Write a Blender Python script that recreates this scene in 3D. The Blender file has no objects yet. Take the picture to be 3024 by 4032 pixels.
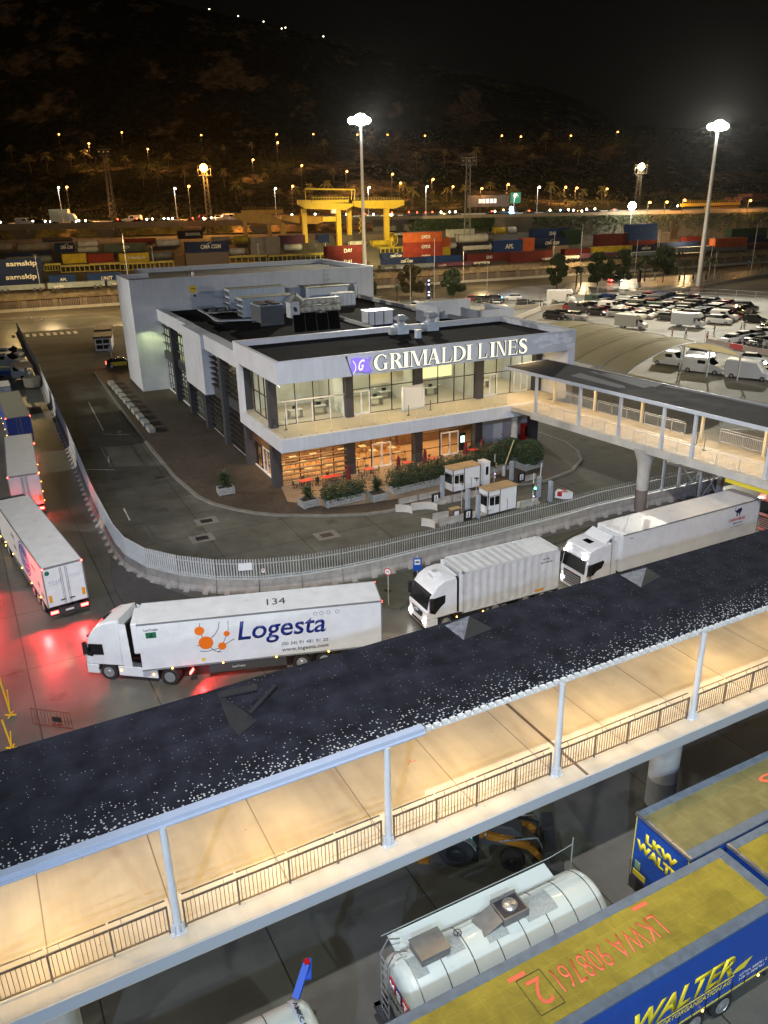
import bpy, math, random
from mathutils import Vector, Matrix
R=math.radians; PI=math.pi
random.seed(7)
C=bpy.context.scene.collection
sc=bpy.context.scene
# ---------------------------------------------------------------- camera
FPX=3100.0; PITCH=R(21.68); ROLL=R(-1.18); CAMZ=25.3
fw=Vector((0,math.cos(PITCH),-math.sin(PITCH))); rt=Vector((1,0,0)); up=Vector((0,math.sin(PITCH),math.cos(PITCH)))
cr=math.cos(ROLL)*rt+math.sin(ROLL)*up; cu=-math.sin(ROLL)*rt+math.cos(ROLL)*up
CAM=Vector((0,0,CAMZ))
cd=bpy.data.cameras.new('camera'); cam=bpy.data.objects.new('camera',cd); C.objects.link(cam)
cam.matrix_world=Matrix(((cr.x,cu.x,-fw.x,0),(cr.y,cu.y,-fw.y,0),(cr.z,cu.z,-fw.z,CAMZ),(0,0,0,1)))
cd.sensor_fit='VERTICAL'; cd.sensor_height=24; cd.lens=24*FPX/4032; cd.clip_end=6000; cd.clip_start=.2
sc.camera=cam
def ray(px,py): return fw+cr*((px-1512)/FPX)-cu*((py-2016)/FPX)
def G(px,py,z=0.0):              # world point seen at a pixel of the photograph, at height z
    d=ray(px,py); t=(z-CAMZ)/d.z; return CAM+d*t
def GY(px,py,Y):                 # same, at distance Y
    d=ray(px,py); t=Y/d.y; return CAM+d*t
# ---------------------------------------------------------------- world: night sky
w=bpy.data.worlds.new('World'); sc.world=w; w.use_nodes=True
nt=w.node_tree; bg=nt.nodes['Background']
sky=nt.nodes.new('ShaderNodeTexSky'); sky.sky_type='NISHITA'; sky.sun_disc=False
sky.sun_elevation=R(-6); sky.sun_rotation=R(120)
mixw=nt.nodes.new('ShaderNodeMix'); mixw.data_type='RGBA'; mixw.inputs[0].default_value=.93
nt.links.new(sky.outputs[0],mixw.inputs[6]); mixw.inputs[7].default_value=(.022,.019,.015,1)
nt.links.new(mixw.outputs[2],bg.inputs[0]); bg.inputs[1].default_value=.10
vs=sc.view_settings; vs.view_transform='Standard'; vs.look='None'; vs.exposure=-.15; vs.gamma=1; vs.use_curve_mapping=False
cy=sc.cycles; cy.use_denoising=True
try: cy.denoiser='OPENIMAGEDENOISE'
except Exception: pass
cy.max_bounces=6; cy.diffuse_bounces=3; cy.glossy_bounces=3; cy.transparent_max_bounces=24; cy.transmission_bounces=4
cy.sample_clamp_indirect=3; cy.sample_clamp_direct=0; cy.caustics_reflective=False; cy.caustics_refractive=False
cy.use_light_tree=True
# ---------------------------------------------------------------- lights
def lamp(kind,loc,energy,col,size=.3,to=None,sizey=None,spot=None,blend=.4,cut=None):
    l=bpy.data.lights.new('lamp_light',kind); l.energy=energy; l.color=col
    if kind=='AREA':
        l.size=size
        if sizey: l.shape='RECTANGLE'; l.size_y=sizey
    elif kind=='SUN': l.angle=R(size)
    else: l.shadow_soft_size=size
    if kind=='SPOT': l.spot_size=R(spot or 120); l.spot_blend=blend
    o=bpy.data.objects.new('lamp_light',l); C.objects.link(o); o.location=loc
    if to is not None: o.rotation_euler=(Vector(to)-Vector(loc)).to_track_quat('-Z','Y').to_euler()
    return o
COOL=(.62,.78,1.0); WHITE=(1,.97,.88); GREENW=(.86,1,.86); SODIUM=(1,.50,.10); WARM=(1,.66,.28); RED=(1,.02,.02)
# moon-weak sun
lamp('SUN',(0,0,90),.02,(.7,.8,1),10,to=(30,60,0))
# floodlights of the ship the picture is taken from (above and behind the camera, outside the frame), plus added fill lamps
lamp('SPOT',(-12,-45,44),150000,(.48,.62,1.0),.8,to=(6,60,3),spot=60,blend=.9)
lamp('SPOT',(-6,-40,31.2),26000,(.95,.92,.95),.5,to=(6,54,0),spot=60,blend=.6)
lamp('SPOT',(0,0,58),165000,(1,.97,.95),.6,to=(4,47,0),spot=56,blend=.6)  # high neutral lamp added to brighten the near sides of the lorries
lamp('SPOT',(17,-9,27),24000,(.80,1,.88),.4,to=(10,20,0),spot=85)
lamp('SPOT',(-24,-8,23),16000,(.85,1,.90),.5,to=(-5,14,0),spot=70,blend=.6)  # low greenish lamp added to fill the dark ground at left
# floodlight mast right of the frame, lights the canopy and the vans from the near side
lamp('SPOT',(92,62,34),150000,(1,.93,.74),.6,to=(45,125,0),spot=75,blend=.6)
# high floodlight mast left of the frame: throws the lorries' shadows to the right
lamp('SPOT',(-100,72,24),180000,(1,.96,.86),.5,to=(-24,76,0),spot=84,blend=.5)
lamp('SPOT',(-70,22,24),36000,(1,.84,.66),.5,to=(-16,38,0),spot=80)
# ---------------------------------------------------------------- mesh helpers
class MB:
    def __init__(s): s.v=[]; s.f=[]; s.m=[]
    def add(s,vs,fs,m=0):
        b=len(s.v); s.v+= [tuple(p) for p in vs]; s.f+=[tuple(b+i for i in f) for f in fs]; s.m+=[m]*len(fs); return s
    def box(s,x0,x1,y0,y1,z0,z1,m=0):
        if x0>x1:x0,x1=x1,x0
        if y0>y1:y0,y1=y1,y0
        if z0>z1:z0,z1=z1,z0
        return s.add([(x0,y0,z0),(x1,y0,z0),(x1,y1,z0),(x0,y1,z0),(x0,y0,z1),(x1,y0,z1),(x1,y1,z1),(x0,y1,z1)],
          [(0,3,2,1),(4,5,6,7),(0,1,5,4),(1,2,6,5),(2,3,7,6),(3,0,4,7)],m)
    def bar(s,a,b,w,h=None,m=0,upv=(0,0,1)):
        a=Vector(a);b=Vector(b);h=h or w;d=(b-a).normalized();u=Vector(upv)
        if abs(d.dot(u))>.98:u=Vector((1,0,0))
        x=d.cross(u).normalized()*w/2; y=x.cross(d).normalized()*h/2
        vs=[p+i*x+j*y for p in (a,b) for i,j in ((-1,-1),(1,-1),(1,1),(-1,1))]
        return s.add(vs,[(0,1,2,3),(7,6,5,4),(0,4,5,1),(1,5,6,2),(2,6,7,3),(3,7,4,0)],m)
    def tube(s,a,b,r,r2=None,n=10,m=0,cap=True):
        a=Vector(a);b=Vector(b);r2=r if r2 is None else r2;d=(b-a).normalized();u=Vector((0,0,1))
        if abs(d.z)>.98:u=Vector((1,0,0))
        x=d.cross(u).normalized();y=x.cross(d).normalized();vs=[]
        for p,q in ((a,r),(b,r2)):
            for i in range(n):
                t=2*PI*i/n; vs.append(p+x*math.cos(t)*q+y*math.sin(t)*q)
        fs=[(i,(i+1)%n,n+(i+1)%n,n+i) for i in range(n)]
        if cap: fs+=[tuple(range(n-1,-1,-1)),tuple(range(n,2*n))]
        return s.add(vs,fs,m)
    def path(s,pts,r,n=8,m=0):
        for a,b in zip(pts,pts[1:]): s.tube(a,b,r,n=n,m=m)
        return s
    def ext(s,poly,vec,m=0):                       # planar polygon swept along vec
        n=len(poly);p=[Vector(q) for q in poly];v=Vector(vec)
        return s.add(p+[q+v for q in p],[tuple(range(n-1,-1,-1)),tuple(range(n,2*n))]+[(i,(i+1)%n,n+(i+1)%n,n+i) for i in range(n)],m)
    def prism(s,poly,z0,z1,m=0): return s.ext([(x,y,z0) for x,y in poly],(0,0,z1-z0),m)
    def loft(s,secs,m=0,cap=True,close=True):
        n=len(secs[0]);vs=[p for q in secs for p in q];fs=[]
        for k in range(len(secs)-1):
            for i in range(n if close else n-1):
                fs.append((k*n+i,k*n+(i+1)%n,(k+1)*n+(i+1)%n,(k+1)*n+i))
        if cap: fs+=[tuple(range(n-1,-1,-1)),tuple((len(secs)-1)*n+i for i in range(n))]
        return s.add(vs,fs,m)
    def lathe(s,prof,cx=0,cy=0,n=14,m=0):
        return s.loft([[(cx+r*math.cos(2*PI*i/n),cy+r*math.sin(2*PI*i/n),z) for i in range(n)] for r,z in prof],m)
    def ball(s,c,r,n=10,k=6,m=0,sz=1):
        c=Vector(c);sec=[]
        for j in range(k+1):
            t=-PI/2+PI*j/k; q=max(.02,math.cos(t))*r
            sec.append([(c.x+q*math.cos(2*PI*i/n),c.y+q*math.sin(2*PI*i/n),c.z+math.sin(t)*r*sz) for i in range(n)])
        return s.loft(sec,m)
    def build(s,name,mats,parent=None,smooth=0,bev=0,loc=None,rz=None):
        me=bpy.data.meshes.new(name); me.from_pydata(s.v,[],s.f)
        if not isinstance(mats,(list,tuple)): mats=[mats]
        for q in mats: me.materials.append(q)
        if len(mats)>1: me.polygons.foreach_set('material_index',s.m)
        if smooth:
            me.polygons.foreach_set('use_smooth',[True]*len(s.f)); me.set_sharp_from_angle(angle=R(smooth))
        me.update()
        o=bpy.data.objects.new(name,me); C.objects.link(o)
        if parent: o.parent=parent
        if loc: o.location=loc
        if rz is not None: o.rotation_euler.z=rz
        if bev:
            b=o.modifiers.new('b','BEVEL'); b.width=bev; b.segments=2; b.limit_method='ANGLE'; b.angle_limit=R(35)
        return o
def tag(o,label=None,cat=None,group=None,kind=None):
    if label:o['label']=label
    if cat:o['category']=cat
    if group:o['group']=group
    if kind:o['kind']=kind
    return o
def thing(name,label,cat,loc=(0,0,0),rz=0,group=None):
    o=bpy.data.objects.new(name,None); C.objects.link(o); o.location=loc; o.rotation_euler=(0,0,rz); o.empty_display_size=.1
    return tag(o,label,cat,group)
def kids(o): return [c for c in KIDS.get(o.name,[])] if 0 else list(o.children)
def dup(src,loc,rz=0,label=None,group=None,mat=None,scale=None):
    def cp(o,par):
        c=o.copy(); C.objects.link(c)
        if par is not None: c.parent=par
        if mat and o.type=='MESH' and o.get('paint'):
            c.material_slots[0].link='OBJECT'; c.material_slots[0].material=mat
        for ch in o.children: cp(ch,c)
        return c
    r=cp(src,None); r.location=loc; r.rotation_euler=(0,0,rz)
    if scale: r.scale=(scale,)*3
    if label:r['label']=label
    if group:r['group']=group
    return r
def nth(i):
    W='first second third fourth fifth sixth seventh eighth ninth tenth eleventh twelfth'.split()
    if i<=12:return W[i-1]
    return '%d%s'%(i,'th' if 10<i%100<14 else {1:'st',2:'nd',3:'rd'}.get(i%10,'th'))
# ---------------------------------------------------------------- materials
MC={}
def P(name,col,rough=.6,metal=0,var=0,vs_=1.0,bump=0,bs=20,coat=0,spec=.5,obj=True):
    if name in MC:return MC[name]
    m=bpy.data.materials.new(name);m.use_nodes=True;nt=m.node_tree;b=nt.nodes['Principled BSDF']
    b.inputs['Base Color'].default_value=(*col,1);b.inputs['Roughness'].default_value=rough;b.inputs['Metallic'].default_value=metal
    b.inputs['Coat Weight'].default_value=coat;b.inputs['Specular IOR Level'].default_value=spec
    if var or bump: tc=nt.nodes.new('ShaderNodeTexCoord')
    if var:
        n=nt.nodes.new('ShaderNodeTexNoise');n.inputs['Scale'].default_value=vs_;n.inputs['Detail'].default_value=6;n.inputs['Roughness'].default_value=.65
        nt.links.new(tc.outputs['Object'],n.inputs['Vector'])
        r=nt.nodes.new('ShaderNodeMapRange');r.inputs[1].default_value=.3;r.inputs[2].default_value=.7;r.inputs[3].default_value=1-var;r.inputs[4].default_value=1+var*.6
        nt.links.new(n.outputs['Fac'],r.inputs[0])
        mx=nt.nodes.new('ShaderNodeVectorMath');mx.operation='SCALE';mx.inputs[0].default_value=col;nt.links.new(r.outputs[0],mx.inputs['Scale'])
        nt.links.new(mx.outputs[0],b.inputs['Base Color'])
        r2=nt.nodes.new('ShaderNodeMapRange');r2.inputs[1].default_value=.3;r2.inputs[2].default_value=.7;r2.inputs[3].default_value=max(.05,rough-.12);r2.inputs[4].default_value=min(1,rough+.1)
        nt.links.new(n.outputs['Fac'],r2.inputs[0]);nt.links.new(r2.outputs[0],b.inputs['Roughness'])
    if bump:
        n2=nt.nodes.new('ShaderNodeTexNoise');n2.inputs['Scale'].default_value=bs;n2.inputs['Detail'].default_value=4
        nt.links.new(tc.outputs['Object'],n2.inputs['Vector']);bp=nt.nodes.new('ShaderNodeBump');bp.inputs['Strength'].default_value=bump
        bp.inputs['Distance'].default_value=.02;nt.links.new(n2.outputs['Fac'],bp.inputs['Height']);nt.links.new(bp.outputs[0],b.inputs['Normal'])
    MC[name]=m;return m
def E(name,col,s):
    if name in MC:return MC[name]
    m=bpy.data.materials.new(name);m.use_nodes=True;b=m.node_tree.nodes['Principled BSDF']
    b.inputs['Base Color'].default_value=(*[min(1,c*.5) for c in col],1);b.inputs['Emission Color'].default_value=(*col,1);b.inputs['Emission Strength'].default_value=s
    MC[name]=m;return m
def glass(name,tint=(.9,.95,.93),refl=.10,dark=0):
    m=bpy.data.materials.new(name);m.use_nodes=True;nt=m.node_tree;nt.nodes.clear()
    o=nt.nodes.new('ShaderNodeOutputMaterial');mx=nt.nodes.new('ShaderNodeMixShader');t=nt.nodes.new('ShaderNodeBsdfTransparent');g=nt.nodes.new('ShaderNodeBsdfGlossy')
    t.inputs[0].default_value=(*tint,1);g.inputs['Roughness'].default_value=.02;g.inputs[0].default_value=(.9,.95,1,1);mx.inputs[0].default_value=refl
    nt.links.new(t.outputs[0],mx.inputs[1]);nt.links.new(g.outputs[0],mx.inputs[2]);nt.links.new(mx.outputs[0],o.inputs[0]);return m
def tex_mat(name,fn,rough=.8,spec=.3):
    m=bpy.data.materials.new(name);m.use_nodes=True;nt=m.node_tree;b=nt.nodes['Principled BSDF'];b.inputs['Roughness'].default_value=rough
    b.inputs['Specular IOR Level'].default_value=spec
    fn(nt,b,nt.nodes.new,nt.links.new);MC[name]=m;return m
WHITEP=P('white_paint',(.72,.73,.74),.38,var=.10,vs_=1.2,coat=.2)
def _wall():
    m=P('render_white',(.60,.61,.64),.85,var=.12,vs_=.35,bump=.15,bs=40);nt=m.node_tree;b=nt.nodes['Principled BSDF'];N=nt.nodes.new;L=nt.links.new
    src=b.inputs['Base Color'].links[0].from_socket;tc=N('ShaderNodeTexCoord');mp=N('ShaderNodeMapping');mp.inputs['Scale'].default_value=(2.2,2.2,.12);L(tc.outputs['Object'],mp.inputs[0])
    n=N('ShaderNodeTexNoise');n.inputs['Scale'].default_value=1.6;n.inputs['Detail'].default_value=6;L(mp.outputs[0],n.inputs[0]);r=N('ShaderNodeMapRange');r.inputs[1].default_value=.35;r.inputs[2].default_value=.62;r.inputs[3].default_value=.94;r.inputs[4].default_value=1.01;L(n.outputs[0],r.inputs[0])
    s=N('ShaderNodeVectorMath');s.operation='SCALE';L(src,s.inputs[0]);L(r.outputs[0],s.inputs['Scale']);L(s.outputs[0],b.inputs['Base Color']);return m
WALL=_wall()
CONC=P('concrete',(.33,.31,.28),.85,var=.25,vs_=1.1,bump=.3,bs=12)
CONCL=P('light_concrete',(.46,.44,.40),.85,var=.2,vs_=.8,bump=.2,bs=14)
BLACK=P('black_plastic',(.015,.015,.017),.45,var=.2,vs_=5)
RUB=P('rubber',(.018,.018,.018),.8,bump=.3,bs=60)
STEEL=P('steel',(.45,.46,.48),.35,.8,var=.2,vs_=4)
DSTEEL=P('dark_steel',(.05,.052,.056),.5,.3,var=.2,vs_=3)
GALV=P('galvanised',(.55,.57,.59),.45,.35,var=.18,vs_=3)
RIM=P('rim',(.5,.51,.53),.3,.7)
DGLASS=P('dark_glass',(.006,.007,.009),.06,spec=.9)
CHAR=P('charcoal_cladding',(.045,.045,.05),.6,var=.25,vs_=2)
BITUMEN=P('roof_felt',(.02,.02,.022),1.0,var=.45,vs_=.9,bump=.6,bs=40,spec=.05)
LEAF=P('foliage',(.038,.062,.022),.6,var=.5,vs_=2)
LEAFD=P('dark_foliage',(.05,.075,.028),.65,var=.5,vs_=1)
BARK=P('bark',(.12,.085,.055),.9,var=.3,vs_=6,bump=.6)
GLASS=glass('window_glass'); GLASSB=glass('balustrade_glass',(.93,.96,.95),.06)
HEAD=E('headlamp_glow',(1,.95,.85),60); TAIL=E('tail_glow',(1,.045,.035),26); AMB=E('amber_glow',(1,.45,.05),30)
TAILOFF=P('tail_lens',(.35,.01,.01),.2,coat=.5); LENS=P('lamp_lens',(.7,.72,.75),.1,coat=.5)
# ---------------------------------------------------------------- text
def text(body,W,H,mat,parent,O,X,Y,name='lettering',depth=.012,shear=0,bold=0,space=1.0,label=None):
    cu_=bpy.data.curves.new('t','FONT');cu_.body=body;cu_.shear=shear;cu_.space_character=space;cu_.offset=bold;cu_.resolution_u=3
    o=bpy.data.objects.new('t',cu_);C.objects.link(o)
    dg=bpy.context.evaluated_depsgraph_get();me=bpy.data.meshes.new_from_object(o.evaluated_get(dg));bpy.data.objects.remove(o)
    xs=[v.co.x for v in me.vertices];ys=[v.co.y for v in me.vertices]
    x0,x1,y0,y1=min(xs),max(xs),min(ys),max(ys);sx=W/(x1-x0);sy=H/(y1-y0) if H else sx
    X=Vector(X).normalized();Y=Vector(Y).normalized();Z=X.cross(Y);O=Vector(O)
    for v in me.vertices: v.co=O+X*((v.co.x-x0)*sx)+Y*((v.co.y-y0)*sy)+Z*depth
    me.name=name;me.materials.clear();me.materials.append(mat)
    ob=bpy.data.objects.new(name,me);C.objects.link(ob);ob.parent=parent
    # thickness
    s=ob.modifiers.new('s','SOLIDIFY');s.thickness=depth*.9;s.offset=-1
    if label:ob['label']=label
    return ob
# ================================================================ SETTING
def slab_tex(base,joint,bw,bh,rot,var=.3,stain=.6,mortar=.006,rough=.75,off=0.0,patch=.18):
    def f(nt,b,N,L):
        tc=N('ShaderNodeTexCoord');mp=N('ShaderNodeMapping');mp.inputs['Rotation'].default_value[2]=-rot;L(tc.outputs['Object'],mp.inputs[0])
        br=N('ShaderNodeTexBrick');br.offset=off;br.inputs['Scale'].default_value=1;br.inputs['Brick Width'].default_value=bw;br.inputs['Row Height'].default_value=bh
        br.inputs['Mortar Size'].default_value=mortar;br.inputs['Color1'].default_value=(*base,1);br.inputs['Color2'].default_value=(*[c*(1-patch) for c in base],1);br.inputs['Mortar'].default_value=(*joint,1)
        L(mp.outputs[0],br.inputs[0])
        n=N('ShaderNodeTexNoise');n.inputs['Scale'].default_value=.22;n.inputs['Detail'].default_value=8;n.inputs['Roughness'].default_value=.7;L(tc.outputs['Object'],n.inputs[0])
        r=N('ShaderNodeMapRange');r.inputs[1].default_value=.35;r.inputs[2].default_value=.68;r.inputs[3].default_value=1-var;r.inputs[4].default_value=1.15;L(n.outputs[0],r.inputs[0])
        v=N('ShaderNodeTexVoronoi');v.inputs['Scale'].default_value=.28;v.inputs['Randomness'].default_value=1;L(tc.outputs['Object'],v.inputs[0])
        n3=N('ShaderNodeTexNoise');n3.inputs['Scale'].default_value=2.2;n3.inputs['Detail'].default_value=5;L(tc.outputs['Object'],n3.inputs[0])
        ad=N('ShaderNodeMath');ad.operation='MULTIPLY_ADD';L(n3.outputs[0],ad.inputs[0]);ad.inputs[1].default_value=.35;L(v.outputs['Distance'],ad.inputs[2])
        r2=N('ShaderNodeMapRange');r2.inputs[1].default_value=.24;r2.inputs[2].default_value=.36;r2.inputs[3].default_value=1-stain;r2.inputs[4].default_value=1;L(ad.outputs[0],r2.inputs[0])
        m=N('ShaderNodeMath');m.operation='MULTIPLY';L(r.outputs[0],m.inputs[0]);L(r2.outputs[0],m.inputs[1])
        s=N('ShaderNodeVectorMath');s.operation='SCALE';L(br.outputs['Color'],s.inputs[0]);L(m.outputs[0],s.inputs['Scale']);L(s.outputs[0],b.inputs['Base Color'])
        rr=N('ShaderNodeMapRange');rr.inputs[3].default_value=rough-.22;rr.inputs[4].default_value=rough+.15;L(n.outputs[0],rr.inputs[0]);L(rr.outputs[0],b.inputs['Roughness'])
        n4=N('ShaderNodeTexNoise');n4.inputs['Scale'].default_value=9;n4.inputs['Detail'].default_value=5;L(tc.outputs['Object'],n4.inputs[0])
        bp=N('ShaderNodeBump');bp.inputs['Strength'].default_value=.25;bp.inputs['Distance'].default_value=.02;L(n4.outputs[0],bp.inputs['Height']);L(bp.outputs[0],b.inputs['Normal'])
    return f
YW=R(26);WY=R(27.3)
BC=Vector((-8.84,65.96,0));EA=Vector((math.cos(YW),math.sin(YW),0));EN=Vector((-EA.y,EA.x,0))
def BL(u,v,z=0): return BC+EA*u+EN*v+Vector((0,0,z))
M_QUAY=tex_mat('quay_concrete',slab_tex((.13,.13,.115),(.03,.028,.025),7.5,6,R(-62),stain=.45,rough=.40,mortar=.03),.5,.5)
M_LOT=tex_mat('parking_concrete',slab_tex((.165,.162,.148),(.09,.087,.08),7,7,R(26),stain=.25,var=.25,mortar=.04),.8)
M_LANE=tex_mat('lane_concrete',slab_tex((.15,.145,.12),(.05,.045,.04),6.5,5,YW,stain=.35,var=.4,mortar=.03,rough=.9),.9,.15)
M_PAVE=tex_mat('brick_paving',slab_tex((.135,.105,.08),(.05,.042,.036),.42,.21,YW+R(0),stain=.2,var=.3,mortar=.03,off=.5,patch=.3),.9,.15)
M_ROAD=tex_mat('port_road_asphalt',slab_tex((.13,.12,.10),(.15,.13,.11),40,30,YW,stain=.15,var=.3,mortar=.01),.85)
M_YARD=P('yard_ballast',(.10,.085,.065),.95,var=.4,vs_=.3)
def ground_sheet(name,poly,z,mat): return tag(MB().add([(x,y,z) for x,y in poly],[tuple(range(len(poly)))]).build(name,mat),kind='structure')
ground_sheet('ground',[(-640,-110),(640,-110),(640,840),(-640,840)],0,M_QUAY)
# inner service lane between fence and terminal, plus the way round it
fence_pts=[(-78,172.5),(-65.9,148),(-56.3,129.0),(-45.8,107.2),(-35.1,85.2),(-25.6,65.2),(-22.8,59.8),(-19.9,54.2),(-17.5,51.6),(-14.6,50.05),(-11.4,49.1),(-8.1,49.05),(-5.1,49.75),(-2.1,50.85),(-.1,51.8),(3.4,53.7),(7.4,55.6),(10.9,57.5),(14.6,59.5),(18.2,61.8),(22,63.6),(27.3,66.2),(33,69)]
ground_sheet('service_lane',fence_pts+[(60,90),(60,180),(-30,190),(-70,176)],.004,M_LANE)
ground_sheet('parking_lot',[(24,96),(36,76),(120,110),(190,200),(190,290),(128,262),(87.6,227.6),(69.8,218.6),(48.3,211.2),(-2,190),(-5,150)],.008,M_LOT)
ground_sheet('port_road',[(x,250+.425*x-1.5-d) for x,d in ((-300,0),(300,0),(300,22),(60,22),(-300,13))],.012,M_ROAD)
# raised paving round the terminal with its kerb
plaza=[(-46.4,127.2),(-38.1,109.8),(-30.7,94.2),(-24.8,82.2),(-20.7,74.0),(-17.2,68.3),(-15.4,66.3),(-13.2,64.8),(-11.2,63.8),(-9.2,63.2),(-5.2,62.8),(-1.5,63.0),(.4,63.6),(4.2,65.9),(9.5,68.6),(15.5,70.6),(18.6,73.4),(20.2,76.5),(20.6,79.6),(20.0,83),(17.6,87.5),(16,100),(0,150),(-30,137),(-41.5,131.2)]
pv=MB().prism(plaza,.0,.15); pav=tag(pv.build('plaza_paving',M_PAVE),kind='structure')
kb=MB()
for i in range(20):
    a=Vector((*plaza[i],.085));b=Vector((*plaza[i+1],.085)); d=(b-a).normalized(); kb.bar(a-d*.02,b+d*.02,.34,.18)
tag(kb.build('kerb',P('kerb_stone',(.20,.19,.165),.85,var=.3,vs_=1.5)),kind='structure')
tag(MB().add([(*BL(u,v,.165)[:2],.156) for u,v in ((.3,.2),(3.5,-3.2),(8,-3.9),(13,-4.2),(19.5,-3.6),(24.5,-1.0),(25.5,5.9),(1.3,5.0))],[tuple(range(8))]).build('terrace_floor',P('terrace_paving',(.28,.21,.14),.75,var=.25,vs_=1)),kind='structure')
# painted lines and manhole covers lying in the lane
LINE=P('road_paint',(.75,.75,.70),.8,var=.35,vs_=3)
def strip(pts,wd,z,mat,name):
    m=MB()
    for a,b in pts:
        a=Vector((*a,z));b=Vector((*b,z));n=(b-a).cross(Vector((0,0,1))).normalized()*wd/2;m.add([a-n,b-n,b+n,a+n],[(0,1,2,3)])
    return tag(m.build(name,mat),kind='structure')
strip([((-40.5,107),(-33.6,92.0)),((-29.7,81.6),(-28.9,79.4)),((-23.3,65.8),(-21.9,62.9)),((-33.2,90.5),(-29.9,90.0)),((-30.6,77.2),(-27.6,76.9)),((-59,136),(-52,121))],.12,.016,LINE,'lane_marking')
def zeb(x,y,n,dx,dy,lx,ly,wd,name='zebra_crossing'):
    strip([((x+i*dx,y+i*dy),(x+i*dx+lx,y+i*dy+ly)) for i in range(n)],wd,.02,LINE,name)
zeb(-76,165.6,10,1.28,.46,-1.7,3.6,.72)
zeb(-58,180,6,1.2,.9,2.6,-2.2,.5)
strip([((-150,176.5),(-66,195.5)),((-120,188),(-72,200))],.18,.024,LINE,'road_marking')
MAN=P('manhole_iron',(.03,.03,.032),.6,.4)
for i,(x,y) in enumerate([(-15.2,62.4),(-14.8,58.7),(-4.7,58.8),(-22.2,74.2),(-31.6,91),(-41,118)]):
    o=thing('manhole_cover','%s drain cover in the service lane, %s from the glazed corner'%(('concrete framed','plain')[i>2],nth(i+1)),'manhole cover',(x,y,.006),YW,'drain covers in the service lane')
    MB().box(-.95,.95,-.8,.8,0,.006).build('surround',P('surround',(.20,.19,.17),.9,var=.25) if i<3 else M_LANE,o); MB().box(-.5,.5,-.38,.38,0,.012).build('lid',MAN,o)
# ================================================================ TERMINAL BUILDING
TB=thing('terminal_building','large white two storey ferry terminal with glazed front, balcony and dark flat roofs','building',BC,YW)
def tb(m,name,mat,par=None,**k): return m.build(name,mat,par or TB,**k)
Z0=.15;ZF=5.96;ZB=4.76;ZS=10.8;ZT=12.73
# --- front block shell
m=MB()
m.box(0,31.7,0,.4,ZS,ZT).box(0,.4,.4,12.3,ZS,ZT).box(0,31.7,12.3,12.7,11.2,ZT).box(0,.4,11.2,12.3,ZB,ZS).box(30.9,31.7,.4,12.3,ZB+.1,ZT)
tb(m,'wall',WALL,bev=.02)
m=MB().box(30.85,31.7,0,.4,ZB+.1,ZS);tb(m,'wall',WALL)
m=MB().box(0,31.7,0,.35,ZB,ZF).box(0,.35,.35,11.2,ZB,ZF); tb(m,'balcony_fascia',WALL,bev=.02)
M_TILE=P('terrace_tile',(.50,.43,.33),.55,var=.15,vs_=.8,bump=.1)
m=MB().box(.35,30.85,.35,12.3,ZB+.03,ZF-.02); tb(m,'upper_floor',M_TILE)
m=MB().box(.4,30.9,.4,12.3,ZS+.02,ZS+.12); tb(m,'ceiling',WALL)
M_FELT=tex_mat('front_roof_felt',slab_tex((.022,.022,.024),(.014,.014,.015),1.0,9,0,stain=.25,var=.5,mortar=.01,rough=1),1,.05)
m=MB().box(.4,30.9,.4,12.3,12.0,12.2); tb(m,'roof',M_FELT)
m=MB().box(-.04,31.74,-.04,.06,ZT,ZT+.035).box(-.04,.06,.06,12.7,ZT,ZT+.035).box(31.64,31.74,.06,12.7,ZT,ZT+.035).box(.06,31.64,12.25,12.74,ZT,ZT+.035)
tb(m,'coping',P('coping',(.62,.64,.68),.5,var=.1))
PEEL=P('peeled_paint',(.74,.75,.78),.9,var=.15,vs_=2)
random.seed(3)
for u,z,r in ((26.9,12.1,.35),(27.8,12.25,.5),(28.8,12.2,.6),(29.3,11.8,.45),(30.2,12.3,.4),(27.6,11.5,.35),(28.4,11.6,.3),(30.6,11.9,.5),(31.2,11.3,.4)):
    pts=[(u+r*random.uniform(.6,1.2)*math.cos(t*PI/6)*1.5,-.003,z+r*random.uniform(.5,1.1)*math.sin(t*PI/6)*.7) for t in range(12)]
    pts=[(min(31.6,x),y,min(12.7,max(10.85,q))) for x,y,q in pts]
    MB().ext(pts,(0,-.003-.0006*u/30,0)).build('peeled_patch',PEEL,TB)
# --- piers
for u in (.5,8.1,15.6,22.75,30.0):
    tb(MB().box(u,u+.85,4.25,5.1,Z0,ZB+.03),'pier',CHAR); tb(MB().box(u,u+.75,4.05,4.8,ZF-.02,ZS+.02),'pier',CHAR)
for v in (12.1,20.1,28.2,36.2,44.2): tb(MB().box(.45,1.35,v,v+.95,Z0,10.0),'pier',CHAR)
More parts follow.
